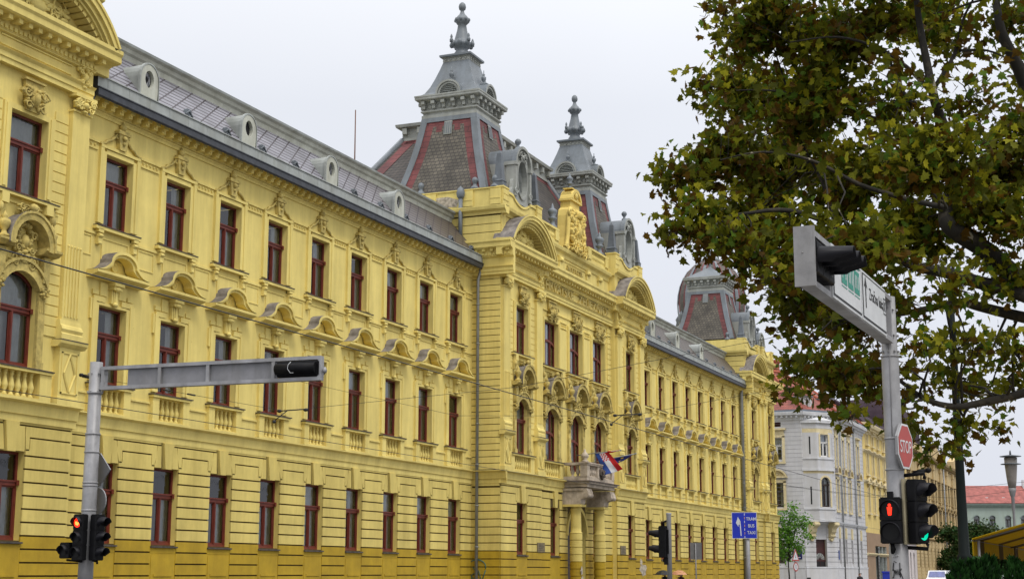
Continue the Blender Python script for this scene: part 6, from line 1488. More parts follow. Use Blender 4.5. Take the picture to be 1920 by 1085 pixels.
def board(u0, u1, z0, z1, name):
    mb = MB(); y = .10
    for (a, b, c_, d, o_, m) in ((u0, u1, z0, z1, y, 0), (u0 + .03, u1 - .03, z0 + .03, z1 - .03, y + .004, 1), (u0 + .055, u1 - .055, z0 + .055, z1 - .055, y + .008, 0)):
        mb.face([TRp(b, o_, c_), TRp(a, o_, c_), TRp(a, o_, d), TRp(b, o_, d)], m)
    mb.face([TRp(u0, y - .03, z0), TRp(u1, y - .03, z0), TRp(u1, y - .03, z1), TRp(u0, y - .03, z1)], 0)
    for a, b in ((u0, u0), (u1, u1)): mb.face([TRp(a, y - .03, z0), TRp(a, y, z0), TRp(a, y, z1), TRp(a, y - .03, z1)], 0)
    for z in (z0, z1): mb.face([TRp(u0, y - .03, z), TRp(u1, y - .03, z), TRp(u1, y, z), TRp(u0, y, z)], 0)
    return mb
zb0, zb1 = 4.84, 5.50
mb = board(.72, 2.34, zb0, zb1, ''); fn = lambda a, b, c_: TRp(1.92 - a, .112 + c_, 5.17 + b)
add_text(mb, 'Zra\u010dna luka', .22, .001, fn, 1, .92)
xa = 2.14; mb.face([TRp(xa + .028, .112, 5.02), TRp(xa - .028, .112, 5.02), TRp(xa - .028, .112, 5.33), TRp(xa + .028, .112, 5.33)], 1); mb.face([TRp(xa + .10, .113, 5.28), TRp(xa, .113, 5.33), TRp(xa - .10, .113, 5.28), TRp(xa, .113, 5.44)], 1)
# small framed aeroplane symbol
for a, b, c_, d in ((.76, .94, 5.12, 5.135), (.76, .94, 5.335, 5.35), (.76, .775, 5.12, 5.35), (.925, .94, 5.12, 5.35)): mb.face([TRp(b, .112, c_), TRp(a, .112, c_), TRp(a, .112, d), TRp(b, .112, d)], 1)
for dx_, dz_ in ((.05, .07), (-.05, .07)): mb.face([TRp(.85 + dx_, .113, 5.235 + dz_), TRp(.85 + dx_ * .5, .113, 5.235 + dz_), TRp(.85 - dx_, .113, 5.235 - dz_), TRp(.85 - dx_ * .5, .113, 5.235 - dz_)], 1)
mb.build('direction_board', ['sign_white', 'sign_black'], rm)
mb = board(2.38, 4.08, zb0, zb1, '')
for i, (ua, t_) in enumerate(((3.30, 'A3'), (2.92, 'E65'), (2.54, 'E71'))):
    mb.face([TRp(ua + .32, .112, 5.10), TRp(ua, .112, 5.10), TRp(ua, .112, 5.40), TRp(ua + .32, .112, 5.40)], 1)
    for z in (5.06, 5.43): mb.face([TRp(ua + .32, .112, z), TRp(ua, .112, z), TRp(ua, .112, z + .012), TRp(ua + .32, .112, z + .012)], 1)
    for q in (.06, .16, .24): mb.face([TRp(ua + q + .03, .114, 5.17), TRp(ua + q, .114, 5.17), TRp(ua + q, .114, 5.34), TRp(ua + q + .03, .114, 5.34)], 0) if q != .16 or i else None
mb.m = [2 if (m_ == 1 and i_ > 2) else m_ for i_, m_ in enumerate(mb.m)]; mb.build('route_board', ['sign_white', 'sign_black', 'sign_green'], rm)
mb = MB(); y = .0; mb.face([TRp(.20, y, 4.9), TRp(.62, y, 4.9), TRp(.62, y, 5.42), TRp(.20, y, 5.42)]); mb.face([TRp(4.14, y, 4.9), TRp(4.16, y, 4.9), TRp(4.16, y, 5.42), TRp(4.14, y, 5.42)]); mb.build('panel', 'galv', rm)
mb = MB(); mb.T = TR; mb.box(5.02, 5.07, -.12, .12, 4.81, 5.51); mb.blob((5.075, -.02, 5.2), .01, .012, .012, 0, 6, 3); mb.build('end_plate', 'galv', rm)
# horizontal head in the arm's end, hoods towards the crossing street
o = signal(rm, (0, 0, 0), 0, n=3, r=.125, pitch=.30, vis=.42, wd=.40, label='horizontal signal with long dark hoods in the end of the arm', dp=.22)
Z_ = Vector((.9995, -.03, 0)); X_ = Vector((0, 0, 1)); Y_ = Z_.cross(X_)
if Y_.y < 0: X_ = -X_; Y_ = Z_.cross(X_)
o.rotation_euler = Matrix((X_, Y_, Z_)).transposed().to_euler(); o.location = Vector(TR(5.0, 0, 5.17)) + Vector((0, -.02, 0))
for ch in list(o.children):
    if ch.name.startswith('visor'):              # hoods stay upright although the head lies on its side
        v = MB(); s_ = Matrix((X_, Y_, Z_)).transposed().inverted()
        v.T = lambda x, y, z, s_=s_: tuple(s_ @ Vector((x, y, 0)) + s_ @ Vector((0, 0, z)))
        for i in range(3):
            c0 = Vector((0, 0, 0)); vv = MB(); visor(vv, 0, .135, .40, -.106)
            off_ = len(v.v)
            for p_ in vv.v: q_ = s_ @ Vector(p_); v.v.append((q_.x, q_.y, q_.z + (i + .5) * .30))
            for f_, m_, sm_ in zip(vv.f, vv.m, vv.s): v.f.append([a + off_ for a in f_]); v.m.append(m_); v.s.append(sm_)
        ch.data = v.build('visor', 'visor').data
        bpy.data.objects.remove([q for q in col.objects if q.name.startswith('visor') and q.data == ch.data and q != ch][0])
# stop sign
oc = [(.315 / math.cos(math.pi / 8) * math.cos(math.pi / 8 + k * math.pi / 4), .315 / math.cos(math.pi / 8) * math.sin(math.pi / 8 + k * math.pi / 4)) for k in range(8)]
ns = (-.18, -.984, 0)
st, P = plate(rm, 'stop_sign', oc, (-.03, -.145, 3.36), ns, .04)
mb = MB(); mb.face([P(x * .91, z * .91, .024) for x, z in oc], 0); add_text(mb, 'STOP', .25, .001, lambda a, b, c_: P((a) * 1.0, b - .09, .027 + c_), 1, .80, 'CENTER')
mb.build('stop_face', ['sign_red', 'sign_white'], st)
# signals
o = signal(rm, (-.03, -.29, 2.0), R(-27), (2,), r=.10, pitch=.29, wd=.30, vis=.18, label='three-lens signal showing green'); 
mb = MB(); mb.box(-.18, .18, .10, .125, -.01, .90); mb.build('backing_board', mat('backing_edge', (.35, .31, .20), .6, var=.2), o)
o = signal(rm, (-.22, .05, 2.0), -math.pi / 2 - R(2), (0,), n=2, r=.115, pitch=.31, wd=.30, vis=.07, man=True, label='pedestrian signal with a lit red man')
mb = MB()
for pts in ([(0, -.1, 2.95), (0, -.40, 2.98), (0, -.40, 2.9)], [(0, -.1, 1.95), (0, -.40, 1.93), (0, -.40, 2.0)], [(-.1, .04, 1.95), (-.2, .05, 1.88), (-.21, .05, 2.0)]): mb = MB(); mb.tube(pts, .03, 6); mb.build('bracket', 'plastic', rm)
mb = MB(); mb.box(-.26, -.17, .01, .09, 2.64, 2.72); mb.build('push_button_box', 'plastic', rm); mb = MB(); mb.tube([(0, -.25, 2.99), (.05, -.44, 3.02)], .03, 6); mb.blob((.05, -.45, 3.02), .04, .05, .04); mb.build('detector', 'plastic', rm)
mb = MB(); fnp = lambda a, z: (-.142 * math.cos(a), -.142 * math.sin(a), z)
def tagline(pts, r, m=0): mb.tube([fnp(a, z) for a, z in pts], r, 5, m)
tagline([(-.55, 1.63), (-.42, 1.74), (-.5, 1.66), (-.38, 1.62), (-.5, 1.53), (-.66, 1.54)], .006); tagline([(-.32, 1.64), (-.26, 1.58), (-.2, 1.64), (-.12, 1.58), (-.06, 1.65), (.0, 1.58), (.1, 1.65), (.12, 1.57)], .007); tagline([(.2, 1.74), (.22, 1.54)], .007); tagline([(.36, 1.66), (.22, 1.62), (.46, 1.52)], .006); tagline([(-.4, 1.76), (-.1, 1.74)], .004)
mb.build('graffiti_tag', 'black_paint', rm)
mb = MB(); tagline([(-.45, 1.815), (-.36, 1.84), (-.3, 1.815), (-.2, 1.845), (-.12, 1.82), (.0, 1.85), (.1, 1.83)], .009); mb.build('paint_mark', 'white_paint', rm)

# signal on its own post, hoods to the far side of the street ------------------------
ps = empty('signal_post', (38.5, -18.36, 0), 0, 'slim grey post with a two-lens black signal head, before the palace far wing', 'traffic light')
mast_pole(ps, [(0, .07), (3.06, .062), (3.1, .07), (3.14, .07)], 14)
signal(ps, (-.02, .14, 1.98), math.pi - R(4), (), n=2, r=.105, pitch=.40, wd=.30, vis=.30, dp=.2)
mb = MB(); mb.tube([(0, .0, 2.95), (-.02, .14, 2.9), (-.02, .14, 2.8)], .03, 6); mb.build('bracket', 'plastic', ps)
mb = MB(); mb.box(-.1, .1, .02, .12, 1.8, 1.98); mb.tube([(0, 0, 1.9), (-.02, .16, 1.92)], .05, 8); mb.build('bracket', 'plastic', ps)
# bus lane sign -----------------------------------------------------------------------
ls = empty('lane_sign', (52.05, -17.1, 0), 0, 'square blue lane sign reading TRAM BUS TAXI on a grey post', 'road sign')
mast_pole(ls, [(0, .075), (3.6, .07)], 12)
pts = [(-.43, -.45), (.43, -.45), (.43, .45), (-.43, .45)]
sg, P = plate(ls, 'sign_plate', pts, (-.11, .08, 3.21), (-1, -.22, 0), .03)
mb = MB(); mb.face([P(x * .965, z * .965, .017) for x, z in pts], 0)
for k in range(7): mb.face([P(.0, -.44 + k * .13, .020), P(.02, -.44 + k * .13, .020), P(.02, -.36 + k * .13, .020), P(.0, -.36 + k * .13, .020)], 2 if k % 2 else 1)
mb.face([P(x, z, .020) for x, z in ((-.135, -.36), (-.10, -.36), (-.13, .14), (-.165, .14))], 1); mb.face([P(x, z, .020) for x, z in ((-.29, .09), (-.2, -.05), (-.20, .02), (-.14, .04), (-.14, .16), (-.22, .30), (-.235, .22))], 1)
for i, t_ in enumerate(('TRAM', 'BUS', 'TAXI')): add_text(mb, t_, .155, .001, lambda a, b, c_, i=i: P(.235 + a, .17 - i * .235 + b, .022 + c_), 1, .82, 'CENTER', .002)
mb.build('sign_face', ['sign_blue', 'sign_white', mat('sign_faded_orange', (.55, .28, .1), .5, var=0)], sg)
bs = empty('blank_sign', (77.5, -8.0, 0), 0, 'plain grey sign plate seen from behind on a thin post beside the palace wall', 'road sign')
mast_pole(bs, [(0, .035), (3.1, .035)], 8, 'galv_dark'); plate(bs, 'sign_plate', [(-.3, -.45), (.3, -.45), (.3, .42), (-.3, .42)], (.06, 0, 2.72), (1, .25, 0))
ws = empty('warning_sign', (99.4, -8.45, 0), 0, 'thin post with a red-edged triangular sign above a small round one', 'road sign')
mast_pole(ws, [(0, .04), (3.1, .035)], 8, 'galv_dark')
nw = Vector((-.35, -1, 0)); tri = [(-.45, -.26), (.45, -.26), (0, .52)]
o, P = plate(ws, 'warning_triangle', tri, (0, -.06, 2.62), nw, .02, 'sign_red'); mb = MB(); mb.face([P(x * .70, z * .70, .013) for x, z in tri]); mb.face([P(x * .1, z * .3, .015) for x, z in tri], 1); mb.build('sign_face', ['sign_white', 'sign_black'], o)
rd = [(.3 * math.cos(k * .2618), .3 * math.sin(k * .2618)) for k in range(24)]
o, P = plate(ws, 'round_sign', rd, (0, -.06, 1.98), nw, .02, 'sign_red'); mb = MB(); mb.face([P(x * .74, z * .74, .013) for x, z in rd]); mb.face([P(x, z, .015) for x, z in ((-.03, -.15), (.03, -.15), (.03, .15), (-.03, .15))], 1); mb.build('sign_face', ['sign_white', 'sign_black'], o)

# ------------------------------------------------------------------ overhead wires
def wire(pts, r, label, group=None, extra=None, n=24, sag=0.0):
    p = [Vector(q) for q in pts]; o = empty('overhead_wire', p[0], 0, label, 'wire', group); mb = MB(); path = []
    for i in range(len(p) - 1):
        m_ = n if sag and len(p) == 2 else 6
        for k in range(m_ + (i == len(p) - 2)):
            t = k / m_; q = p[i].lerp(p[i + 1], t); q.z -= sag * 4 * t * (1 - t); path.append(q)
    mb.tube(path, r, 5); mb.build('cable', 'wire', o, p[0])
    for nm_, fn_ in (extra or []): m2 = MB(); fn_(m2); m2.build(nm_, 'wire', o, p[0])
    return o
def hanger(x, y, z):
    def f(mb): mb.tube([(x, y - .7, z + .02), (x, y + .15, z + .0)], .018, 6); mb.tube([(x, y - .1, z), (x - .1, y + .25, z - .28)], .014, 6); mb.blob((x, y - .7, z), .05, .09, .05); mb.blob((x, y + .15, z), .05, .08, .05); mb.blob((x - .1, y + .25, z - .3), .05, .06, .05)
    return f
wire([(8, -14.9, 6.2), (45.5, -14.9, 6.16), (90, -14.9, 6.2), (180, -14.9, 6.2)], .0125, 'tram wire running along the street across the palace front, the upper of the two')
wire([(8, -4.3, 6.0), (60, -4.3, 5.94), (110, -4.3, 6.0), (190, -4.3, 6.0)], .0105, 'tram wire running along the street across the palace front, the lower of the two')
insul = [('insulator', lambda mb: mb.lathe([(.05, 0), (.08, .06), (.05, .1)], 36.6, -.62, 7.36, 8))] + [('insulator', lambda mb, q=q, e_=e_, w_=w_: mb.tube([(36.7 - .0733 * q, -.5 - q, 7.42 - .1893 * q), (36.7 - .0733 * (q + e_), -.5 - q - e_, 7.42 - .1893 * (q + e_))], w_, 8)) for q, e_, w_ in ((.1, .3, .055), (.6, .35, .022), (3.2, .28, .025), (4.1, .28, .025))] + [('clamp', hanger(36.15, -8.0, 6.0))]
wire([(36.7, -.5, 7.42), (36.15, -8.0, 6.0), (36.2, -15, 6.35), (36.4, -24, 7.6)], .006, 'thin span wire with a clamp, anchored to the palace beside its left drainpipe', None, insul)
wire([(48, -1.0, 8.6), (47.6, -8, 6.95), (46.8, -14.6, 6.62), (46.5, -20, 7.3), (46.5, -26, 8.6)], .006, 'thin span wire with a clamp, crossing in front of the palace right bay', None, [('clamp', hanger(46.9, -14.2, 6.66))])
wire([(110, -.2, 8.7), (110, -12, 6.9), (112, -26, 8.2)], .012, 'span wire crossing in front of the far wing of the palace')
wire([(149.9, 3.2, 10.1), (146, -3, 9.0), (143, -14, 8.3), (142, -26, 9.5)], .014, 'span wire anchored to the pale grey corner house')
wire([(70, -27, 7.2), (71, -29, 7.3), (75, -38, 8.6)], .010, 'wire crossing the sky right of the dark lamp post, the upper one')
wire([(90, -29, 5.6), (92, -33, 5.9), (96, -50, 8)], .012, 'wire crossing the sky right of the dark lamp post, the lower one')

# ------------------------------------------------------------------ street lamps
dp_ = empty('lamp_post', (43.55, -25.25, 0), 0, 'tall dark green lamp post rising behind the leaves of the plane tree', 'lamp post')
M['darkgreen'] = mat('dark_green_paint', (.007, .011, .010), .6, var=.2, scale=2, coords='obj', spec=.12)
mb = MB(); mb.lathe([(.26, 0), (.26, .3), (.2, .4), (.18, 1.2), (.19, 1.95), (.2, 2.0), (.2, 2.06), (.15, 2.12), (.125, 4), (.108, 6), (.095, 8.2), (.125, 8.25), (.125, 8.35), (.09, 8.4), (.07, 9.8), (.02, 9.9)], 0, 0, 0, 18); mb.build('pole', 'darkgreen', dp_)
mb = MB(); mb.tube([(0, 0, 9.7), (-.3, -.2, 10.3), (-1.2, -.6, 10.5)], .05, 8); mb.blob((-1.5, -.75, 10.45), .45, .22, .14, 0, 10, 5); mb.build('lamp_head', 'darkgreen', dp_)
sl = empty('street_lamp', (57.75, -25.5, 0), 0, 'park lamp with two flat discs over a tapering glass shade on a slim pole', 'street lamp')
mb = MB(); mb.lathe([(.09, 0), (.075, .6), (.055, .7), (.045, 3.8), (.06, 3.85), (.06, 4.3), (.09, 4.35), (.12, 4.5), (.14, 4.62)], 0, 0, 0, 12); mb.build('pole', 'galv_dark', sl)
mb = MB(); mb.lathe([(.13, 4.62), (.17, 4.9), (.215, 5.4), (.23, 5.72)], 0, 0, 0, 16); o = mb.build('lamp_shade', mat('smoked_shade', (.22, .20, .18), .35, var=.15, scale=3), sl)
mb = MB()
for z, r in ((5.46, .36), (5.74, .38)): mb.lathe([(.2, z), (r, z + .015), (r, z + .035), (.1, z + .08)], 0, 0, 0, 20)
mb.lathe([(.04, 5.8), (.03, 5.95), (.0, 6.0)], 0, 0, 0, 8); mb.build('lamp_cap', 'zinc_dark', sl)

# ------------------------------------------------------------------ awning, bin, van
aw = empty('cafe_awning', (29.3, -29.0, 0), 0, 'yellow and brown striped cafe awning on slim posts at the lower right', 'awning')
M['awn_y'] = leaf_mat('yellow_canvas', (.46, .34, .015), (.54, .39, .02), .5, .8); M['awn_b'] = leaf_mat('brown_canvas', (.12, .08, .012), (.15, .10, .015), .35, .8)
mb = MB(); x0, x1 = 22.9, 35.7; n = 16
for k in range(n):
    a, b = x0 + (x1 - x0) * k / n, x0 + (x1 - x0) * (k + 1) / n; m_ = 1 if k % 4 == 1 else 0
    for (ya, za, yb, zb) in ((-27.62, 2.08, -28.6, 2.36), (-28.6, 2.36, -30.4, 2.86), (-30.4, 2.86, -32.4, 2.36), (-32.4, 2.36, -33.4, 2.08)): mb.face([(a, ya, za), (b, ya, za), (b, yb, zb), (a, yb, zb)], m_)
    for ya in (-27.62, -33.4): mb.face([(a, ya, 2.08), (b, ya, 2.08), (b, ya, 1.84 - .015 * (k % 2)), (a, ya, 1.84 - .015 * (k % 2))], m_ if k % 4 else 0)
o = mb.build('canopy', ['awn_y', 'awn_b'], aw, aw.location); s_ = o.modifiers.new('thickness', 'SOLIDIFY'); s_.thickness = .012
mb = MB()
for x in (x0 + .1, 29.3, x1 - .1):
    for y in (-27.7, -33.3): mb.tube([(x, y, 0), (x, y, 2.06)], .02, 8)
    mb.tube([(x, -27.62, 2.05), (x, -30.4, 2.82), (x, -33.4, 2.05)], .014, 6)
for y, z in ((-27.62, 2.06), (-30.4, 2.83), (-33.4, 2.06)): mb.tube([(x0, y, z), (x1, y, z)], .014, 6)
mb.build('frame', 'galv_dark', aw, aw.location)
bn = empty('litter_bin', (61.0, -20.4, 0), 0, 'blue litter bin standing beyond the right signal mast', 'bin')
mb = MB(); rbox(mb, -.17, .17, -.17, .17, .55, 1.60, .04); mb.build('body', mat('blue_bin', (.02, .04, .42), .45, var=.1), bn)
mb = MB(); rbox(mb, -.19, .19, -.19, .19, 1.60, 1.66, .04); mb.tube([(0, 0, 0), (0, 0, .56)], .05, 8); mb.build('lid', 'sign_blue', bn)
vn = empty('parked_van', (154.5, -10.6, -.13), 0, 'white van with a tinted windscreen in the street at the far right, beside the hedge', 'van')
mb = MB(); side = [(-2.3, .35), (-2.3, 1.1), (-2.15, 1.2), (-1.35, 1.32), (-.75, 1.88), (-.55, 1.95), (2.2, 1.97), (2.35, 1.85), (2.4, .9), (2.4, .35)]
mb.T = lambda x, y, z: (x, y * (1 - .10 * max(0, (z - 1.1))), z); mb.prism(side, -.92, .92, 0); mb.build('body', mat('white_car_paint', (.72, .73, .75), .25, var=.03), vn)
mb = MB(); mb.face([(-1.36, -.78, 1.34), (-1.36, .78, 1.34), (-.78, .72, 1.86), (-.78, -.72, 1.86)]); mb.v = [(x - .02, y, z + .02) for x, y, z in mb.v]; mb.build('windscreen', mat('tinted_glass', (.10, .12, .32), .08, var=.3, scale=1.5, spec=1), vn)
mb = MB()
for s in (-1, 1): mb.face([(-1.1, s * .90, 1.3), (.1, s * .90, 1.3), (.1, s * .845, 1.8), (-.7, s * .845, 1.8)]); mb.face([(.3, s * .905, 1.3), (1.9, s * .905, 1.3), (1.9, s * .85, 1.8), (.3, s * .85, 1.8)])
mb.build('side_window', 'lens_off', vn)
for x in (-1.45, 1.5):
    for y in (-.82, .82):
        mb = MB(); mb.T = lambda a, b, c_, x=x, y=y: (x + a, y + c_ - .1, .36 + b); mb.lathe([(.2, 0), (.34, 0), (.36, .03), (.36, .17), (.34, .2), (.2, .2)], 0, 0, 0, 18); mb.build('wheel', 'plastic', vn)
for y in (-.7, .7): mb = MB(); mb.box(-2.33, -2.28, y - .15, y + .15, .82, 1.02); mb.build('headlight', 'sign_white', vn)
# ------------------------------------------------------------------ trees and greenery
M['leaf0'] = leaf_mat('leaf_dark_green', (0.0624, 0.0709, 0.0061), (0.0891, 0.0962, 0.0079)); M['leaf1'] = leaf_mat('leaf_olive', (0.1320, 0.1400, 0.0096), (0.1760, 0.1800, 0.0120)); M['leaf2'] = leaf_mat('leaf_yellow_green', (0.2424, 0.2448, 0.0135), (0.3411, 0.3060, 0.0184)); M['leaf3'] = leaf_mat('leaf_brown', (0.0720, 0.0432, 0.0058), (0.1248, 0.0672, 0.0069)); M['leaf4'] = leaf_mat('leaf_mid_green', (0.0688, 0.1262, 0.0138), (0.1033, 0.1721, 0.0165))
M['fresh'] = leaf_mat('leaf_fresh_green', (.12, .27, .035), (.18, .36, .05)); M['fresh2'] = leaf_mat('leaf_fresh_dark', (.06, .16, .025), (.09, .20, .03))
M['far_green'] = leaf_mat('far_tree_green', (.03, .05, .014), (.05, .075, .02), .2); M['far_olive'] = leaf_mat('far_tree_olive', (.10, .10, .025), (.15, .14, .035), .2)
M['conifer'] = leaf_mat('thuja_green', (.012, .045, .008), (.02, .065, .012), .15); M['conifer2'] = leaf_mat('thuja_dark', (.006, .02, .005), (.01, .03, .007), .1)
def bark_mat():
    m = bpy.data.materials.new('plane_tree_bark'); m.use_nodes = True; n, l, b = nodes(m); g = n.new('ShaderNodeNewGeometry')
    t = n.new('ShaderNodeTexVoronoi'); t.inputs['Scale'].default_value = 3.2; l.new(g.outputs['Position'], t.inputs['Vector'])
    t2 = n.new('ShaderNodeTexNoise'); t2.inputs['Scale'].default_value = 2.6; t2.inputs['Detail'].default_value = 4; l.new(g.outputs['Position'], t2.inputs['Vector'])
    r = n.new('ShaderNodeValToRGB'); r.color_ramp.interpolation = 'CONSTANT'; l.new(t2.outputs['Fac'], r.inputs[0]); e_ = r.color_ramp.elements
    e_[0].color = (.022, .019, .014, 1); e_[1].position = .54; e_[1].color = (.045, .037, .026, 1); q = e_.new(.66); q.color = (.30, .27, .19, 1)
    l.new(r.outputs[0], b.inputs['Base Color']); b.inputs['Roughness'].default_value = .9; return m
M['bark'] = bark_mat()
LEAF = [(0, -.06), (.12, -.02), (.36, -.11), (.34, .09), (.55, .21), (.38, .32), (.42, .55), (.21, .52), (.12, .72), (0, 1.0)]
LEAF = LEAF + [(-x, y) for x, y in LEAF[-2:0:-1]]
def add_leaf(mb, p, size, rg, m, flat=.3, simple=False):
    n = Vector((rg.gauss(0, 1), rg.gauss(0, 1), rg.gauss(0, 1) + flat * 1.5)).normalized()
    a = n.cross(Vector((rg.gauss(0, 1), rg.gauss(0, 1), rg.gauss(0, 1)))).normalized(); b = n.cross(a)
    if b.z > 0 and rg.random() < .75: b = -b; a = -a                   # tips hang
    if simple:
        w_ = size * .5; mb.face([p - a * w_ * .2, p + a * w_ * .8 + b * size * .45, p + b * size, p - a * w_ * .8 + b * size * .4], m); return
    fold = rg.uniform(-.25, .35); k = size; sx = rg.uniform(.8, 1.1)
    ids = [mb.P(p + a * (x * k * sx) + b * ((y - .3) * k) + n * (abs(x) * fold * k - (y * y) * .18 * k)) for x, y in LEAF]
    h = len(LEAF) // 2
    mb.idx(ids[:h + 1], m); mb.idx(ids[h:] + [ids[0]], m)
BLOBS = [(27.08, 5.04, 11.73, 1.05, 1), (27.93, 4.46, 11.83, 0.54, 0.8), (26.08, 3.78, 11.66, 0.32, 0.6), (27.71, 6.59, 11.86, 1.18, 1), (28.85, 8.49, 12.51, 1.02, 0.75), (27.82, 9.53, 12.13, 0.69, 0.6), (30.12, 4.89, 11.47, 1.01, 1), (25.23, 3.45, 9.91, 0.4, 0.7), (27.13, 5.7, 10.28, 1.25, 1.1), (25.59, 6.88, 9.79, 0.91, 0.5), (25.43, 8.06, 9.84, 0.72, 0.42), (26.63, 9.19, 9.52, 0.66, 0.8), (27.44, 3.2, 8.91, 0.49, 0.8), (27.84, 2.85, 9.07, 0.22, 0.6), (28.02, 4.0, 9.39, 0.89, 1), (31, 5.77, 9.87, 1.43, 1.1), (28.73, 6.92, 9.15, 1.32, 1), (23.81, 6.97, 8.22, 0.93, 1.1), (27.41, 9.22, 9.02, 0.78, 1), (25.75, 2.82, 7.48, 0.29, 0.9), (25.97, 3.3, 7.79, 0.53, 1), (29.61, 4.67, 8.66, 0.75, 1), (26.55, 5.0, 7.39, 0.94, 1), (23.8, 5.51, 6.79, 0.97, 0.95), (27.62, 7.61, 7.93, 1.03, 0.9), (26.42, 8.54, 7.96, 0.94, 1.05), (24.65, 4.35, 6.34, 0.35, 0.7), (25.16, 3.72, 7.18, 0.37, 0.9), (25.75, 4.28, 6.98, 0.38, 0.9), (26.95, 3.59, 7.56, 0.23, 0.9), (26.15, 4.02, 6.91, 0.19, 0.6), (27.14, 5.27, 6.42, 0.72, 0.85), (30.67, 6.83, 6.83, 0.92, 0.85), (25.4, 6.58, 6.21, 0.63, 0.5), (25.39, 7.5, 6.39, 0.63, 0.4), (26.5, 8.79, 6.8, 0.66, 0.6), (29.19, 5.63, 5.62, 0.46, 0.8), (25.59, 5.47, 5.03, 0.63, 0.9), (29.87, 7.14, 5.4, 0.58, 0.9), (24.38, 6.72, 5.23, 0.47, 0.4), (24.94, 6.47, 4.32, 0.31, 0.5), (26.89, 7.98, 5.6, 0.48, 0.45), (25.27, 7.96, 5.45, 0.45, 0.42), (25.76, 8.66, 5.34, 0.5, 0.5), (27.9, 8.14, 5.05, 0.54, 0.55), (28.45, 9.01, 5.01, 0.4, 0.5), (27.23, 9.11, 4.97, 0.29, 0.6), (26.45, 7.87, 4.12, 0.33, 0.7), (29.69, 8.75, 3.9, 0.19, 0.6), (27.81, 7.66, 3.8, 0.22, 0.7), (26.53, 7.05, 4.12, 0.23, 0.6), (29.43, 9.49, 4.4, 0.15, 0.8), (25.2, 5.72, 4.17, 0.2, 0.7), (27.33, 5.05, 4.78, 0.21, 0.6), (28.32, 11.05, 12.1, 1.4, 0.8), (26.98, 10.76, 9.11, 1.62, 0.8), (25.85, 9.97, 6.67, 1.1, 0.7), (27.7, 12.16, 10.58, 1.47, 0.7), (25.92, 7.21, 13.05, 1.56, 0.7), (25.81, 9.62, 13.11, 1.55, 0.7), (24.95, 5.06, 12.32, 1.06, 0.7)]
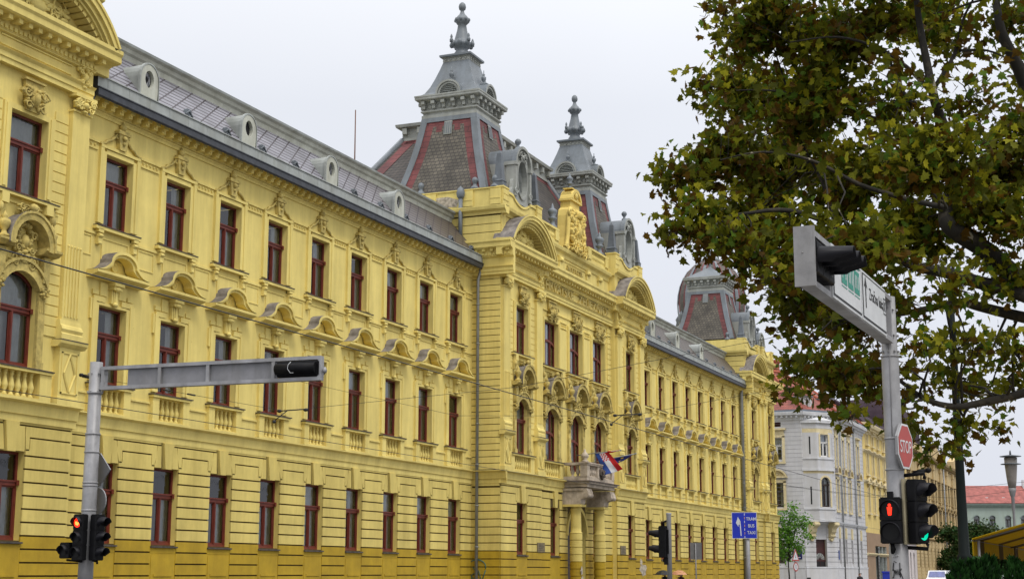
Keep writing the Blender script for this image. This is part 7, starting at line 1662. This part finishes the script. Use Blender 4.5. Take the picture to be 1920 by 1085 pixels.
LIMBS = [[(27.0, 10.48, 1.5, 0.34), (27.24, 10.54, 3.24, 0.315), (27.13, 10.36, 4.57, 0.29), (26.83, 10.08, 5.59, 0.265), (26.78, 9.68, 6.41, 0.24)], [(26.5, 9.57, 6.36, 0.2), (26.74, 9.11, 6.85, 0.186), (26.63, 8.57, 7.31, 0.172), (26.33, 8.02, 7.54, 0.158), (26.28, 7.78, 7.75, 0.144), (26.55, 7.88, 8.14, 0.13), (26.75, 8.09, 8.74, 0.115), (26.58, 7.93, 9.5, 0.101), (26.29, 7.68, 10.02, 0.087), (26.31, 7.58, 10.73, 0.073), (26.61, 7.55, 11.77, 0.059), (26.75, 7.56, 12.77, 0.045)], [(26.3, 9.5, 6.28, 0.15), (26.54, 8.98, 6.56, 0.135), (26.43, 8.29, 6.71, 0.12), (26.13, 7.73, 6.8, 0.105), (26.08, 7.15, 6.91, 0.09), (26.35, 6.63, 7.23, 0.075), (26.55, 5.88, 7.74, 0.06), (26.38, 4.99, 7.99, 0.045), (26.09, 4.17, 7.87, 0.03), (26.11, 3.41, 7.73, 0.015)], [(26.8, 9.89, 5.98, 0.12), (27.04, 9.22, 6.19, 0.105), (26.93, 8.47, 6.35, 0.09), (26.63, 8.04, 6.37, 0.075), (26.58, 7.49, 6.25, 0.06), (26.85, 6.94, 6.18, 0.045), (27.05, 6.21, 6.11, 0.03), (26.88, 5.5, 6.18, 0.015)], [(26.2, 9.85, 5.03, 0.09), (26.44, 9.07, 4.73, 0.079), (26.33, 8.33, 4.55, 0.068), (26.03, 7.67, 4.43, 0.057), (25.98, 7.16, 4.55, 0.045), (26.25, 6.82, 4.89, 0.034), (26.45, 6.51, 5.15, 0.023), (26.28, 5.9, 5.03, 0.012)], [(27.5, 10.33, 5.69, 0.22), (27.74, 10.3, 7.76, 0.188), (27.63, 10.09, 9.71, 0.156), (27.33, 9.65, 10.88, 0.124), (27.28, 9.31, 11.71, 0.092), (27.55, 9.32, 12.68, 0.06)], [(28.0, 10.31, 8.86, 0.13), (28.24, 10.25, 10.53, 0.103), (28.13, 10.18, 11.8, 0.077), (27.83, 10.2, 13.01, 0.05)], [(26.5, 7.74, 10.18, 0.05), (26.74, 7.36, 10.78, 0.041), (26.63, 6.81, 11.13, 0.031), (26.33, 5.97, 11.25, 0.021), (26.28, 5.07, 11.13, 0.012)], [(26.4, 7.68, 10.25, 0.045), (26.64, 8.2, 11.05, 0.035), (26.53, 8.34, 11.64, 0.025), (26.23, 8.52, 12.04, 0.015)], [(26.6, 8.28, 11.09, 0.03), (26.84, 8.86, 11.18, 0.021), (26.73, 9.21, 10.98, 0.012)], [(25.6, 7.09, 9.7, 0.045), (25.84, 6.87, 10.27, 0.033), (25.73, 6.73, 10.78, 0.02)], [(25.5, 7.56, 7.83, 0.055), (25.74, 6.84, 8.08, 0.046), (25.63, 6.08, 8.29, 0.037), (25.33, 5.19, 8.64, 0.028), (25.28, 4.35, 8.77, 0.019), (25.55, 3.65, 8.7, 0.01)], [(26.8, 7.98, 9.46, 0.045), (27.04, 6.96, 9.84, 0.036), (26.93, 5.95, 10.22, 0.028), (26.63, 4.81, 10.32, 0.019), (26.58, 4.12, 10.31, 0.01)], [(26.0, 6.54, 7.16, 0.03), (26.24, 6.23, 6.55, 0.023), (26.13, 5.72, 6.05, 0.017), (25.83, 5.17, 5.53, 0.01)], [(27.0, 8.17, 8.8, 0.04), (27.24, 8.87, 9.18, 0.028), (27.13, 9.36, 9.56, 0.015)], [(27.6, 6.11, 7.98, 0.035), (27.84, 5.9, 8.92, 0.029), (27.73, 5.49, 9.73, 0.023), (27.43, 5.17, 10.8, 0.016), (27.38, 4.88, 11.74, 0.01)]]
def twig(mb, a, b, r, rg, segs=4):
    pts = [a.lerp(b, i / segs) + Vector((rg.gauss(0, .05), rg.gauss(0, .05), rg.gauss(0, .05))) * (0 < i < segs) for i in range(segs + 1)]
    mb.tube(pts, [r * (1 - .75 * i / segs) for i in range(segs + 1)], 5)
pt = empty('plane_tree', at(*LIMBS[0][0][:2]), 0, 'big plane tree with yellowing lobed leaves hanging over the street from the right', 'tree')
rg = random.Random(7); wood = MB(); nodes_ = []
for L_ in LIMBS:
    P_ = [at(d, s, max(z, -.1)) for d, s, z, r in L_]; R_ = [q[3] for q in L_]; pts = []; rs = []
    for i in range(len(P_) - 1):                                        # smooth the limb
        p0, p1, p2, p3 = P_[max(i - 1, 0)], P_[i], P_[i + 1], P_[min(i + 2, len(P_) - 1)]
        for k in range(4):
            t = k / 4; pts.append(.5 * ((2 * p1) + (-p0 + p2) * t + (2 * p0 - 5 * p1 + 4 * p2 - p3) * t * t + (-p0 + 3 * p1 - 3 * p2 + p3) * t ** 3)); rs.append(R_[i] * (1 - t) + R_[i + 1] * t)
    pts.append(P_[-1]); rs.append(R_[-1]); wood.tube(pts, rs, 9); nodes_ += [(p, r) for p, r in zip(pts, rs) if r < .22]
crown = MB()
for (d, s, z, r, de) in BLOBS:
    c = at(d, s, z); near = sorted(nodes_, key=lambda q: (q[0] - c).length)[:3]
    if r > .3:
        for q, rr in near[:2]: twig(wood, q, c + Vector((rg.gauss(0, .15), rg.gauss(0, .15), rg.gauss(0, .15))), min(.03, rr * .6), rg)
    ends = []
    for _ in range(int(6 + 16 * r)):
        u = Vector((rg.gauss(0, 1), rg.gauss(0, 1), rg.gauss(0, 1))).normalized() * (r * rg.uniform(.55, 1.05)); u.y *= 1.15
        e_ = c + u; ends.append(e_); twig(wood, c.lerp(e_, rg.uniform(0, .3)), e_, .012, rg, 3)
    tone = rg.random()
    # leaves sit in sprays on the twigs, so gaps and clumps appear
    cnt = int(1080 * de ** 1.5 * (r ** 2) + 20)
    for _ in range(cnt):
        e_ = rg.choice(ends); t = rg.uniform(.25, 1.05); base = c.lerp(e_, t); p = base + Vector((rg.gauss(0, .16), rg.gauss(0, .18), rg.gauss(0, .15)))
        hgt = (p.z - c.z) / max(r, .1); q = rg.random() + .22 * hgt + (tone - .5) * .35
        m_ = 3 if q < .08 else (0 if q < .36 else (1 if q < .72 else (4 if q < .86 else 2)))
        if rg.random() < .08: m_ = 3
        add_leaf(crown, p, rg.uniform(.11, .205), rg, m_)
for q, r in nodes_:
    if r < .05 and rg.random() < .5:
        for _ in range(5): add_leaf(crown, q + Vector((rg.gauss(0, .2), rg.gauss(0, .2), rg.gauss(0, .2))), rg.uniform(.15, .25), rg, rg.choice((0, 1, 3)))
for _ in range(60):                                                     # seed balls on threads
    d, s, z, r, de = rg.choice(BLOBS); p = at(d, s, z) + Vector((rg.gauss(0, r * .7), rg.gauss(0, r * .7), -abs(rg.gauss(0, r * .7)))); wood.blob(p, .02, .02, .02, 0, 6, 3); wood.tube([p, p + Vector((0, 0, .12))], .002, 3)
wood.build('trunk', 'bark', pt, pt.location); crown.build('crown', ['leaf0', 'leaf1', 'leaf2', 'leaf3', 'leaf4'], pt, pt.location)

def small_tree(name, loc, h, blobs, n, size, mats, label, seed, group=None, trunk=.12, crown_z=None):
    o = empty(name, loc, 0, label, 'tree', group); rg = random.Random(seed); wd = MB(); cr = MB(); zc = crown_z or h * .4
    wd.tube([(0, 0, -.1), (.05, 0, zc * .5), (0, .05, zc), (.1, 0, h * .8)], [trunk, trunk * .8, trunk * .6, trunk * .15], 8)
    for (x, y, z, r) in blobs:
        c = Vector((x, y, z)); wd.tube([(0, 0, min(z, zc)), c * .5 + Vector((0, 0, z * .4)), c], [trunk * .4, trunk * .25, .01], 5)
        k = [Vector((rg.gauss(0, 1), rg.gauss(0, 1), rg.gauss(0, .8))).normalized() * r * rg.uniform(.5, 1) for _ in range(int(8 + r * 10))]
        for _ in range(int(n * r * r)):
            p = c + rg.choice(k) * rg.uniform(.3, 1.05) + Vector((rg.gauss(0, 1), rg.gauss(0, 1), rg.gauss(0, .7))) * size * 1.3
            add_leaf(cr, p, size * rg.uniform(.7, 1.3), rg, rg.choice((0, 0, 1)), .6, True)
    wd.build('trunk', 'bark', o); cr.build('crown', mats, o); return o
small_tree('street_tree', (138.6, .6, 0), 8, [(0, 0, 5.4, 1.3), (-.2, -.3, 4.2, 1.2), (.3, -.5, 6.5, .9), (.2, -1.3, 6.0, .8), (.1, -1.7, 5.0, .6), (0, .8, 6.6, 1.0), (0, .5, 3.4, 1.0), (-.1, .8, 4.6, 1.2), (.2, -.9, 3.6, .7), (.1, -.5, 7.4, .5), (.2, -1.6, 6.4, .45)], 300, .22, ['fresh', 'fresh2'], 'young bright green street tree beside the palace end, before the pale grey house', 5, None, .09, 2.6)
far = [(1, 205, 61.8, 8.6, 0), (2, 215, 67.5, 6.2, 0), (3, 240, 69.5, 5.6, 0), (4, 228, 76.2, 7.8, 1), (5, 236, 81.5, 7.2, 1), (6, 250, 87, 8.8, 0), (7, 260, 75, 7.0, 0)]
names = ['dark green broad tree beside the dark lamp post, before the green building', 'low dark green tree just right of the dark lamp post, before the green building', 'low rounded tree before the green building, left of the olive tree', 'olive leaved round tree before the green building, left of the park lamp', 'olive leaved tree before the green building, right of the park lamp', 'tall dark tree before the green building at the right edge', 'dark tree before the green building, behind the olive ones']
for (sd, d, s, h, kd), nm in zip(far, names):
    rr = random.Random(sd); bl = [(rr.gauss(0, h * .16), rr.gauss(0, h * .16), h * rr.uniform(.4, .86), h * rr.uniform(.15, .24)) for _ in range(12)]
    small_tree('broadleaf_tree', at(d, s, -.1), h, bl, 330, .42, ['far_olive', 'far_green'] if kd else ['far_green', 'conifer'], nm, sd, 'trees before the green building', .2)
# clipped thuja hedge at the lower right
hg = empty('thuja_hedge', (23.2, -28.3, 0), 0, 'dark green thuja hedge with feathery tips at the lower right corner, under the awning', 'hedge'); mb = MB(); wd = MB(); rg = random.Random(12)
for i in range(14):
    x, y = 22.4 + i * .14 + rg.gauss(0, .1), -27.5 - i * .16 + rg.gauss(0, .06); h_ = 1.74 + rg.gauss(0, .05) - (.10 if i > 7 else 0) + (.05 if i in (1, 2) else 0)
    wd.tube([(x, y, 0), (x, y, h_ * .8)], [.03, .01], 5)
    for k in range(620):
        z = h_ * (rg.random() ** .45); w_ = .27 * (1 - (z / h_) ** 3) + .03; a = rg.uniform(0, 6.283); r_ = w_ * rg.uniform(.55, 1.1); p = Vector((x + r_ * math.cos(a), y + r_ * math.sin(a), z))
        d_ = Vector((math.cos(a) * .5, math.sin(a) * .5, rg.uniform(.5, 1.3))).normalized(); sd_ = d_.cross(Vector((rg.gauss(0, 1), rg.gauss(0, 1), rg.gauss(0, 1)))).normalized(); ln = rg.uniform(.06, .13)
        mb.face([p - sd_ * .012, p + d_ * ln * .5 - sd_ * .022, p + d_ * ln, p + d_ * ln * .5 + sd_ * .022, p + sd_ * .012], 0 if rg.random() < .6 else 1)
wd.build('stem', 'bark', hg, hg.location); mb.build('foliage', ['conifer', 'conifer2'], hg, hg.location)

# ------------------------------------------------------------------ people far down the pavement
M['skin'] = mat('skin', (.50, .30, .22), .6, var=.06, scale=20, coords='obj'); M['hair'] = mat('dark_hair', (.02, .015, .012), .6, var=.2, scale=30, coords='obj'); M['shoe'] = mat('dark_shoe', (.02, .02, .02), .5, var=0)
def person(loc, rz, h, coat, legs, label, raise_arm=False, bald=False, group=None, long_hair=False):
    o = empty('person', loc, rz, label, 'person', group); s = h / 1.75
    J = dict(pel=(0, 0, .95), waist=(0, 0, 1.12), chest=(0, 0, 1.34), neck=(0, .0, 1.50), head0=(0, -.01, 1.58), head1=(0, -.015, 1.70))
    for q, n_ in ((-1, 'r'), (1, 'l')):
        J['hip' + n_] = (q * .10, 0, .90); J['knee' + n_] = (q * .11, -.05 * q, .50); J['ank' + n_] = (q * .11, .06 * q, .09); J['toe' + n_] = (q * .12, .06 * q - .16, .04)
        J['sh' + n_] = (q * .19, 0, 1.42)
        if raise_arm and q < 0: J['el' + n_] = (q * .24, -.08, 1.18); J['wr' + n_] = (q * .12, -.24, 1.30); J['pal' + n_] = (q * .10, -.27, 1.36)
        else: J['el' + n_] = (q * .25, .03, 1.15); J['wr' + n_] = (q * .26, -.05, .90); J['pal' + n_] = (q * .26, -.07, .83)
    E = [('pel', 'waist'), ('waist', 'chest'), ('chest', 'neck'), ('neck', 'head0'), ('head0', 'head1')]
    for n_ in 'rl': E += [('pel', 'hip' + n_), ('hip' + n_, 'knee' + n_), ('knee' + n_, 'ank' + n_), ('ank' + n_, 'toe' + n_), ('chest', 'sh' + n_), ('sh' + n_, 'el' + n_), ('el' + n_, 'wr' + n_), ('wr' + n_, 'pal' + n_)]
    for q, n_ in ((-1, 'r'), (1, 'l')):
        px_, py_, pz_ = J['pal' + n_]; dn = -1 if not (raise_arm and q < 0) else 1
        for k in range(4): J['f%d%s' % (k, n_)] = (px_ + (k - 1.5) * .02, py_ - .02, pz_ + dn * (.075 - .008 * abs(k - 1))); E.append(('pal' + n_, 'f%d%s' % (k, n_)))
        J['th' + n_] = (px_ - q * .035, py_ - .03, pz_ + dn * .03); E.append(('pal' + n_, 'th' + n_))
    Rr = dict(pel=.15, waist=.14, chest=.16, neck=.058, head0=.085, head1=.088)
    for n_ in 'rl': Rr.update({'hip' + n_: .10, 'knee' + n_: .065, 'ank' + n_: .045, 'toe' + n_: .04, 'sh' + n_: .075, 'el' + n_: .052, 'wr' + n_: .034, 'pal' + n_: .036, 'th' + n_: .010})
    keys = list(J); ix = {k: i for i, k in enumerate(keys)}
    me = bpy.data.meshes.new('body'); me.from_pydata([tuple(c * s for c in J[k]) for k in keys], [(ix[a], ix[b]) for a, b in E], [])
    t = bpy.data.objects.new('body', me); col.objects.link(t); md1 = t.modifiers.new('skin', 'SKIN')
    for i, k in enumerate(keys): r = Rr.get(k, .009) * s; me.skin_vertices[0].data[i].radius = (r, r); me.skin_vertices[0].data[i].use_root = (k == 'pel')
    t.modifiers.new('sub', 'SUBSURF').levels = 1
    dg = bpy.context.evaluated_depsgraph_get(); m2 = bpy.data.meshes.new_from_object(t.evaluated_get(dg)); bpy.data.objects.remove(t)
    for q in ('skin', coat, legs, 'shoe'): m2.materials.append(M[q] if isinstance(q, str) else q)
    for p in m2.polygons:
        z = p.center.z / s; x = abs(p.center.x) / s; p.use_smooth = True
        p.material_index = 0 if z > 1.53 or (raise_arm and p.center.y < -.22 * s and z > 1.2) or (z < .90 and z > .7 and x > .2) else (3 if z < .10 else (1 if z > .82 else 2))
    b = bpy.data.objects.new('body', m2); col.objects.link(b); b.parent = o
    f = MB(); hz = 1.665 * s
    for q in (-1, 1): f.blob((q * .033 * s, -.098 * s, hz), .013 * s, .008 * s, .009 * s, 1, 6, 4); f.blob((q * .092 * s, 0, hz - .02 * s), .012 * s, .022 * s, .032 * s, 0, 6, 4)
    f.blob((0, -.108 * s, hz - .03 * s), .015 * s, .022 * s, .026 * s, 0, 6, 4); f.blob((0, -.096 * s, hz - .075 * s), .028 * s, .008 * s, .008 * s, 2, 6, 4)
    f.build('face', ['skin', 'hair', mat('lips', (.35, .12, .10), .5, var=0)], o)
    hmb = MB()
    if bald:
        for q in (-1, 1): hmb.blob((q * .075 * s, .035 * s, 1.66 * s), .03 * s, .06 * s, .05 * s)
    else:
        hmb.blob((0, .022 * s, 1.715 * s), .105 * s, .112 * s, .092 * s, 0, 12, 8)
        if long_hair: hmb.blob((0, .06 * s, 1.60 * s), .098 * s, .07 * s, .15 * s, 0, 10, 6)
    hmb.build('hair', 'hair', o)
    return o
def umbrella(loc, m, label, group=None):
    o = empty('umbrella', loc, 0, label, 'umbrella', group); mb = MB(); n = 8
    prof = [(.02, .50), (.22, .46), (.40, .36), (.53, .22)]
    for i in range(len(prof) - 1):
        for k in range(n):
            a0, a1 = 2 * math.pi * k / n, 2 * math.pi * (k + 1) / n; am = (a0 + a1) / 2
            (ra_, za), (rb_, zb) = prof[i], prof[i + 1]; w0 = .93
            pa = [(ra_ * math.cos(a0), ra_ * math.sin(a0), za), (rb_ * math.cos(a0), rb_ * math.sin(a0), zb), (rb_ * w0 * math.cos(am), rb_ * w0 * math.sin(am), zb + .02), (ra_ * w0 * math.cos(am), ra_ * w0 * math.sin(am), za)]
            pb = [pa[3], pa[2], (rb_ * math.cos(a1), rb_ * math.sin(a1), zb), (ra_ * math.cos(a1), ra_ * math.sin(a1), za)]
            mb.face(pa); mb.face(pb)
    c = mb.build('canopy', m, o); q = c.modifiers.new('thickness', 'SOLIDIFY'); q.thickness = .004
    mb = MB(); mb.tube([(0, 0, -.25), (0, 0, .56)], .009, 6); mb.tube([(0, 0, -.25), (.0, -.03, -.3), (0, -.07, -.28)], .012, 6)
    for k in range(n): a = 2 * math.pi * k / n; mb.tube([(0, 0, .16), (.28 * math.cos(a), .28 * math.sin(a), .42)], .004, 4)
    mb.build('shaft', 'galv_dark', o); return o
M['coat_dark'] = mat('dark_coat', (.015, .015, .018), .85, var=.2, scale=6, coords='obj'); M['coat_rust'] = mat('rust_jacket', (.10, .04, .03), .85, var=.2, scale=6, coords='obj'); M['jeans'] = mat('dark_trousers', (.02, .022, .03), .85, var=.2, scale=6, coords='obj')
person((89.3, -2.70, 0), R(-100), 1.58, 'coat_dark', 'jeans', 'person in a dark coat holding a black umbrella low over the head', True)
umbrella((89.15, -2.62, 1.24), mat('black_umbrella', (.015, .015, .018), .6, var=.1), 'black umbrella held by the person in the dark coat')
person((90.0, -3.50, 0), R(-95), 1.56, 'coat_rust', 'jeans', 'person with dark hair holding a faded orange umbrella', True, False, None, True)
umbrella((89.85, -3.42, 1.24), mat('faded_orange_umbrella', (.50, .30, .10), .7, var=.3, scale=9, c2=(.45, .16, .14)), 'faded orange umbrella held by the person with dark hair')
person((101.0, -12.34, -.13), R(150), 1.76, 'coat_dark', 'jeans', 'balding person in a dark jacket walking before the pale grey corner house', False, True)
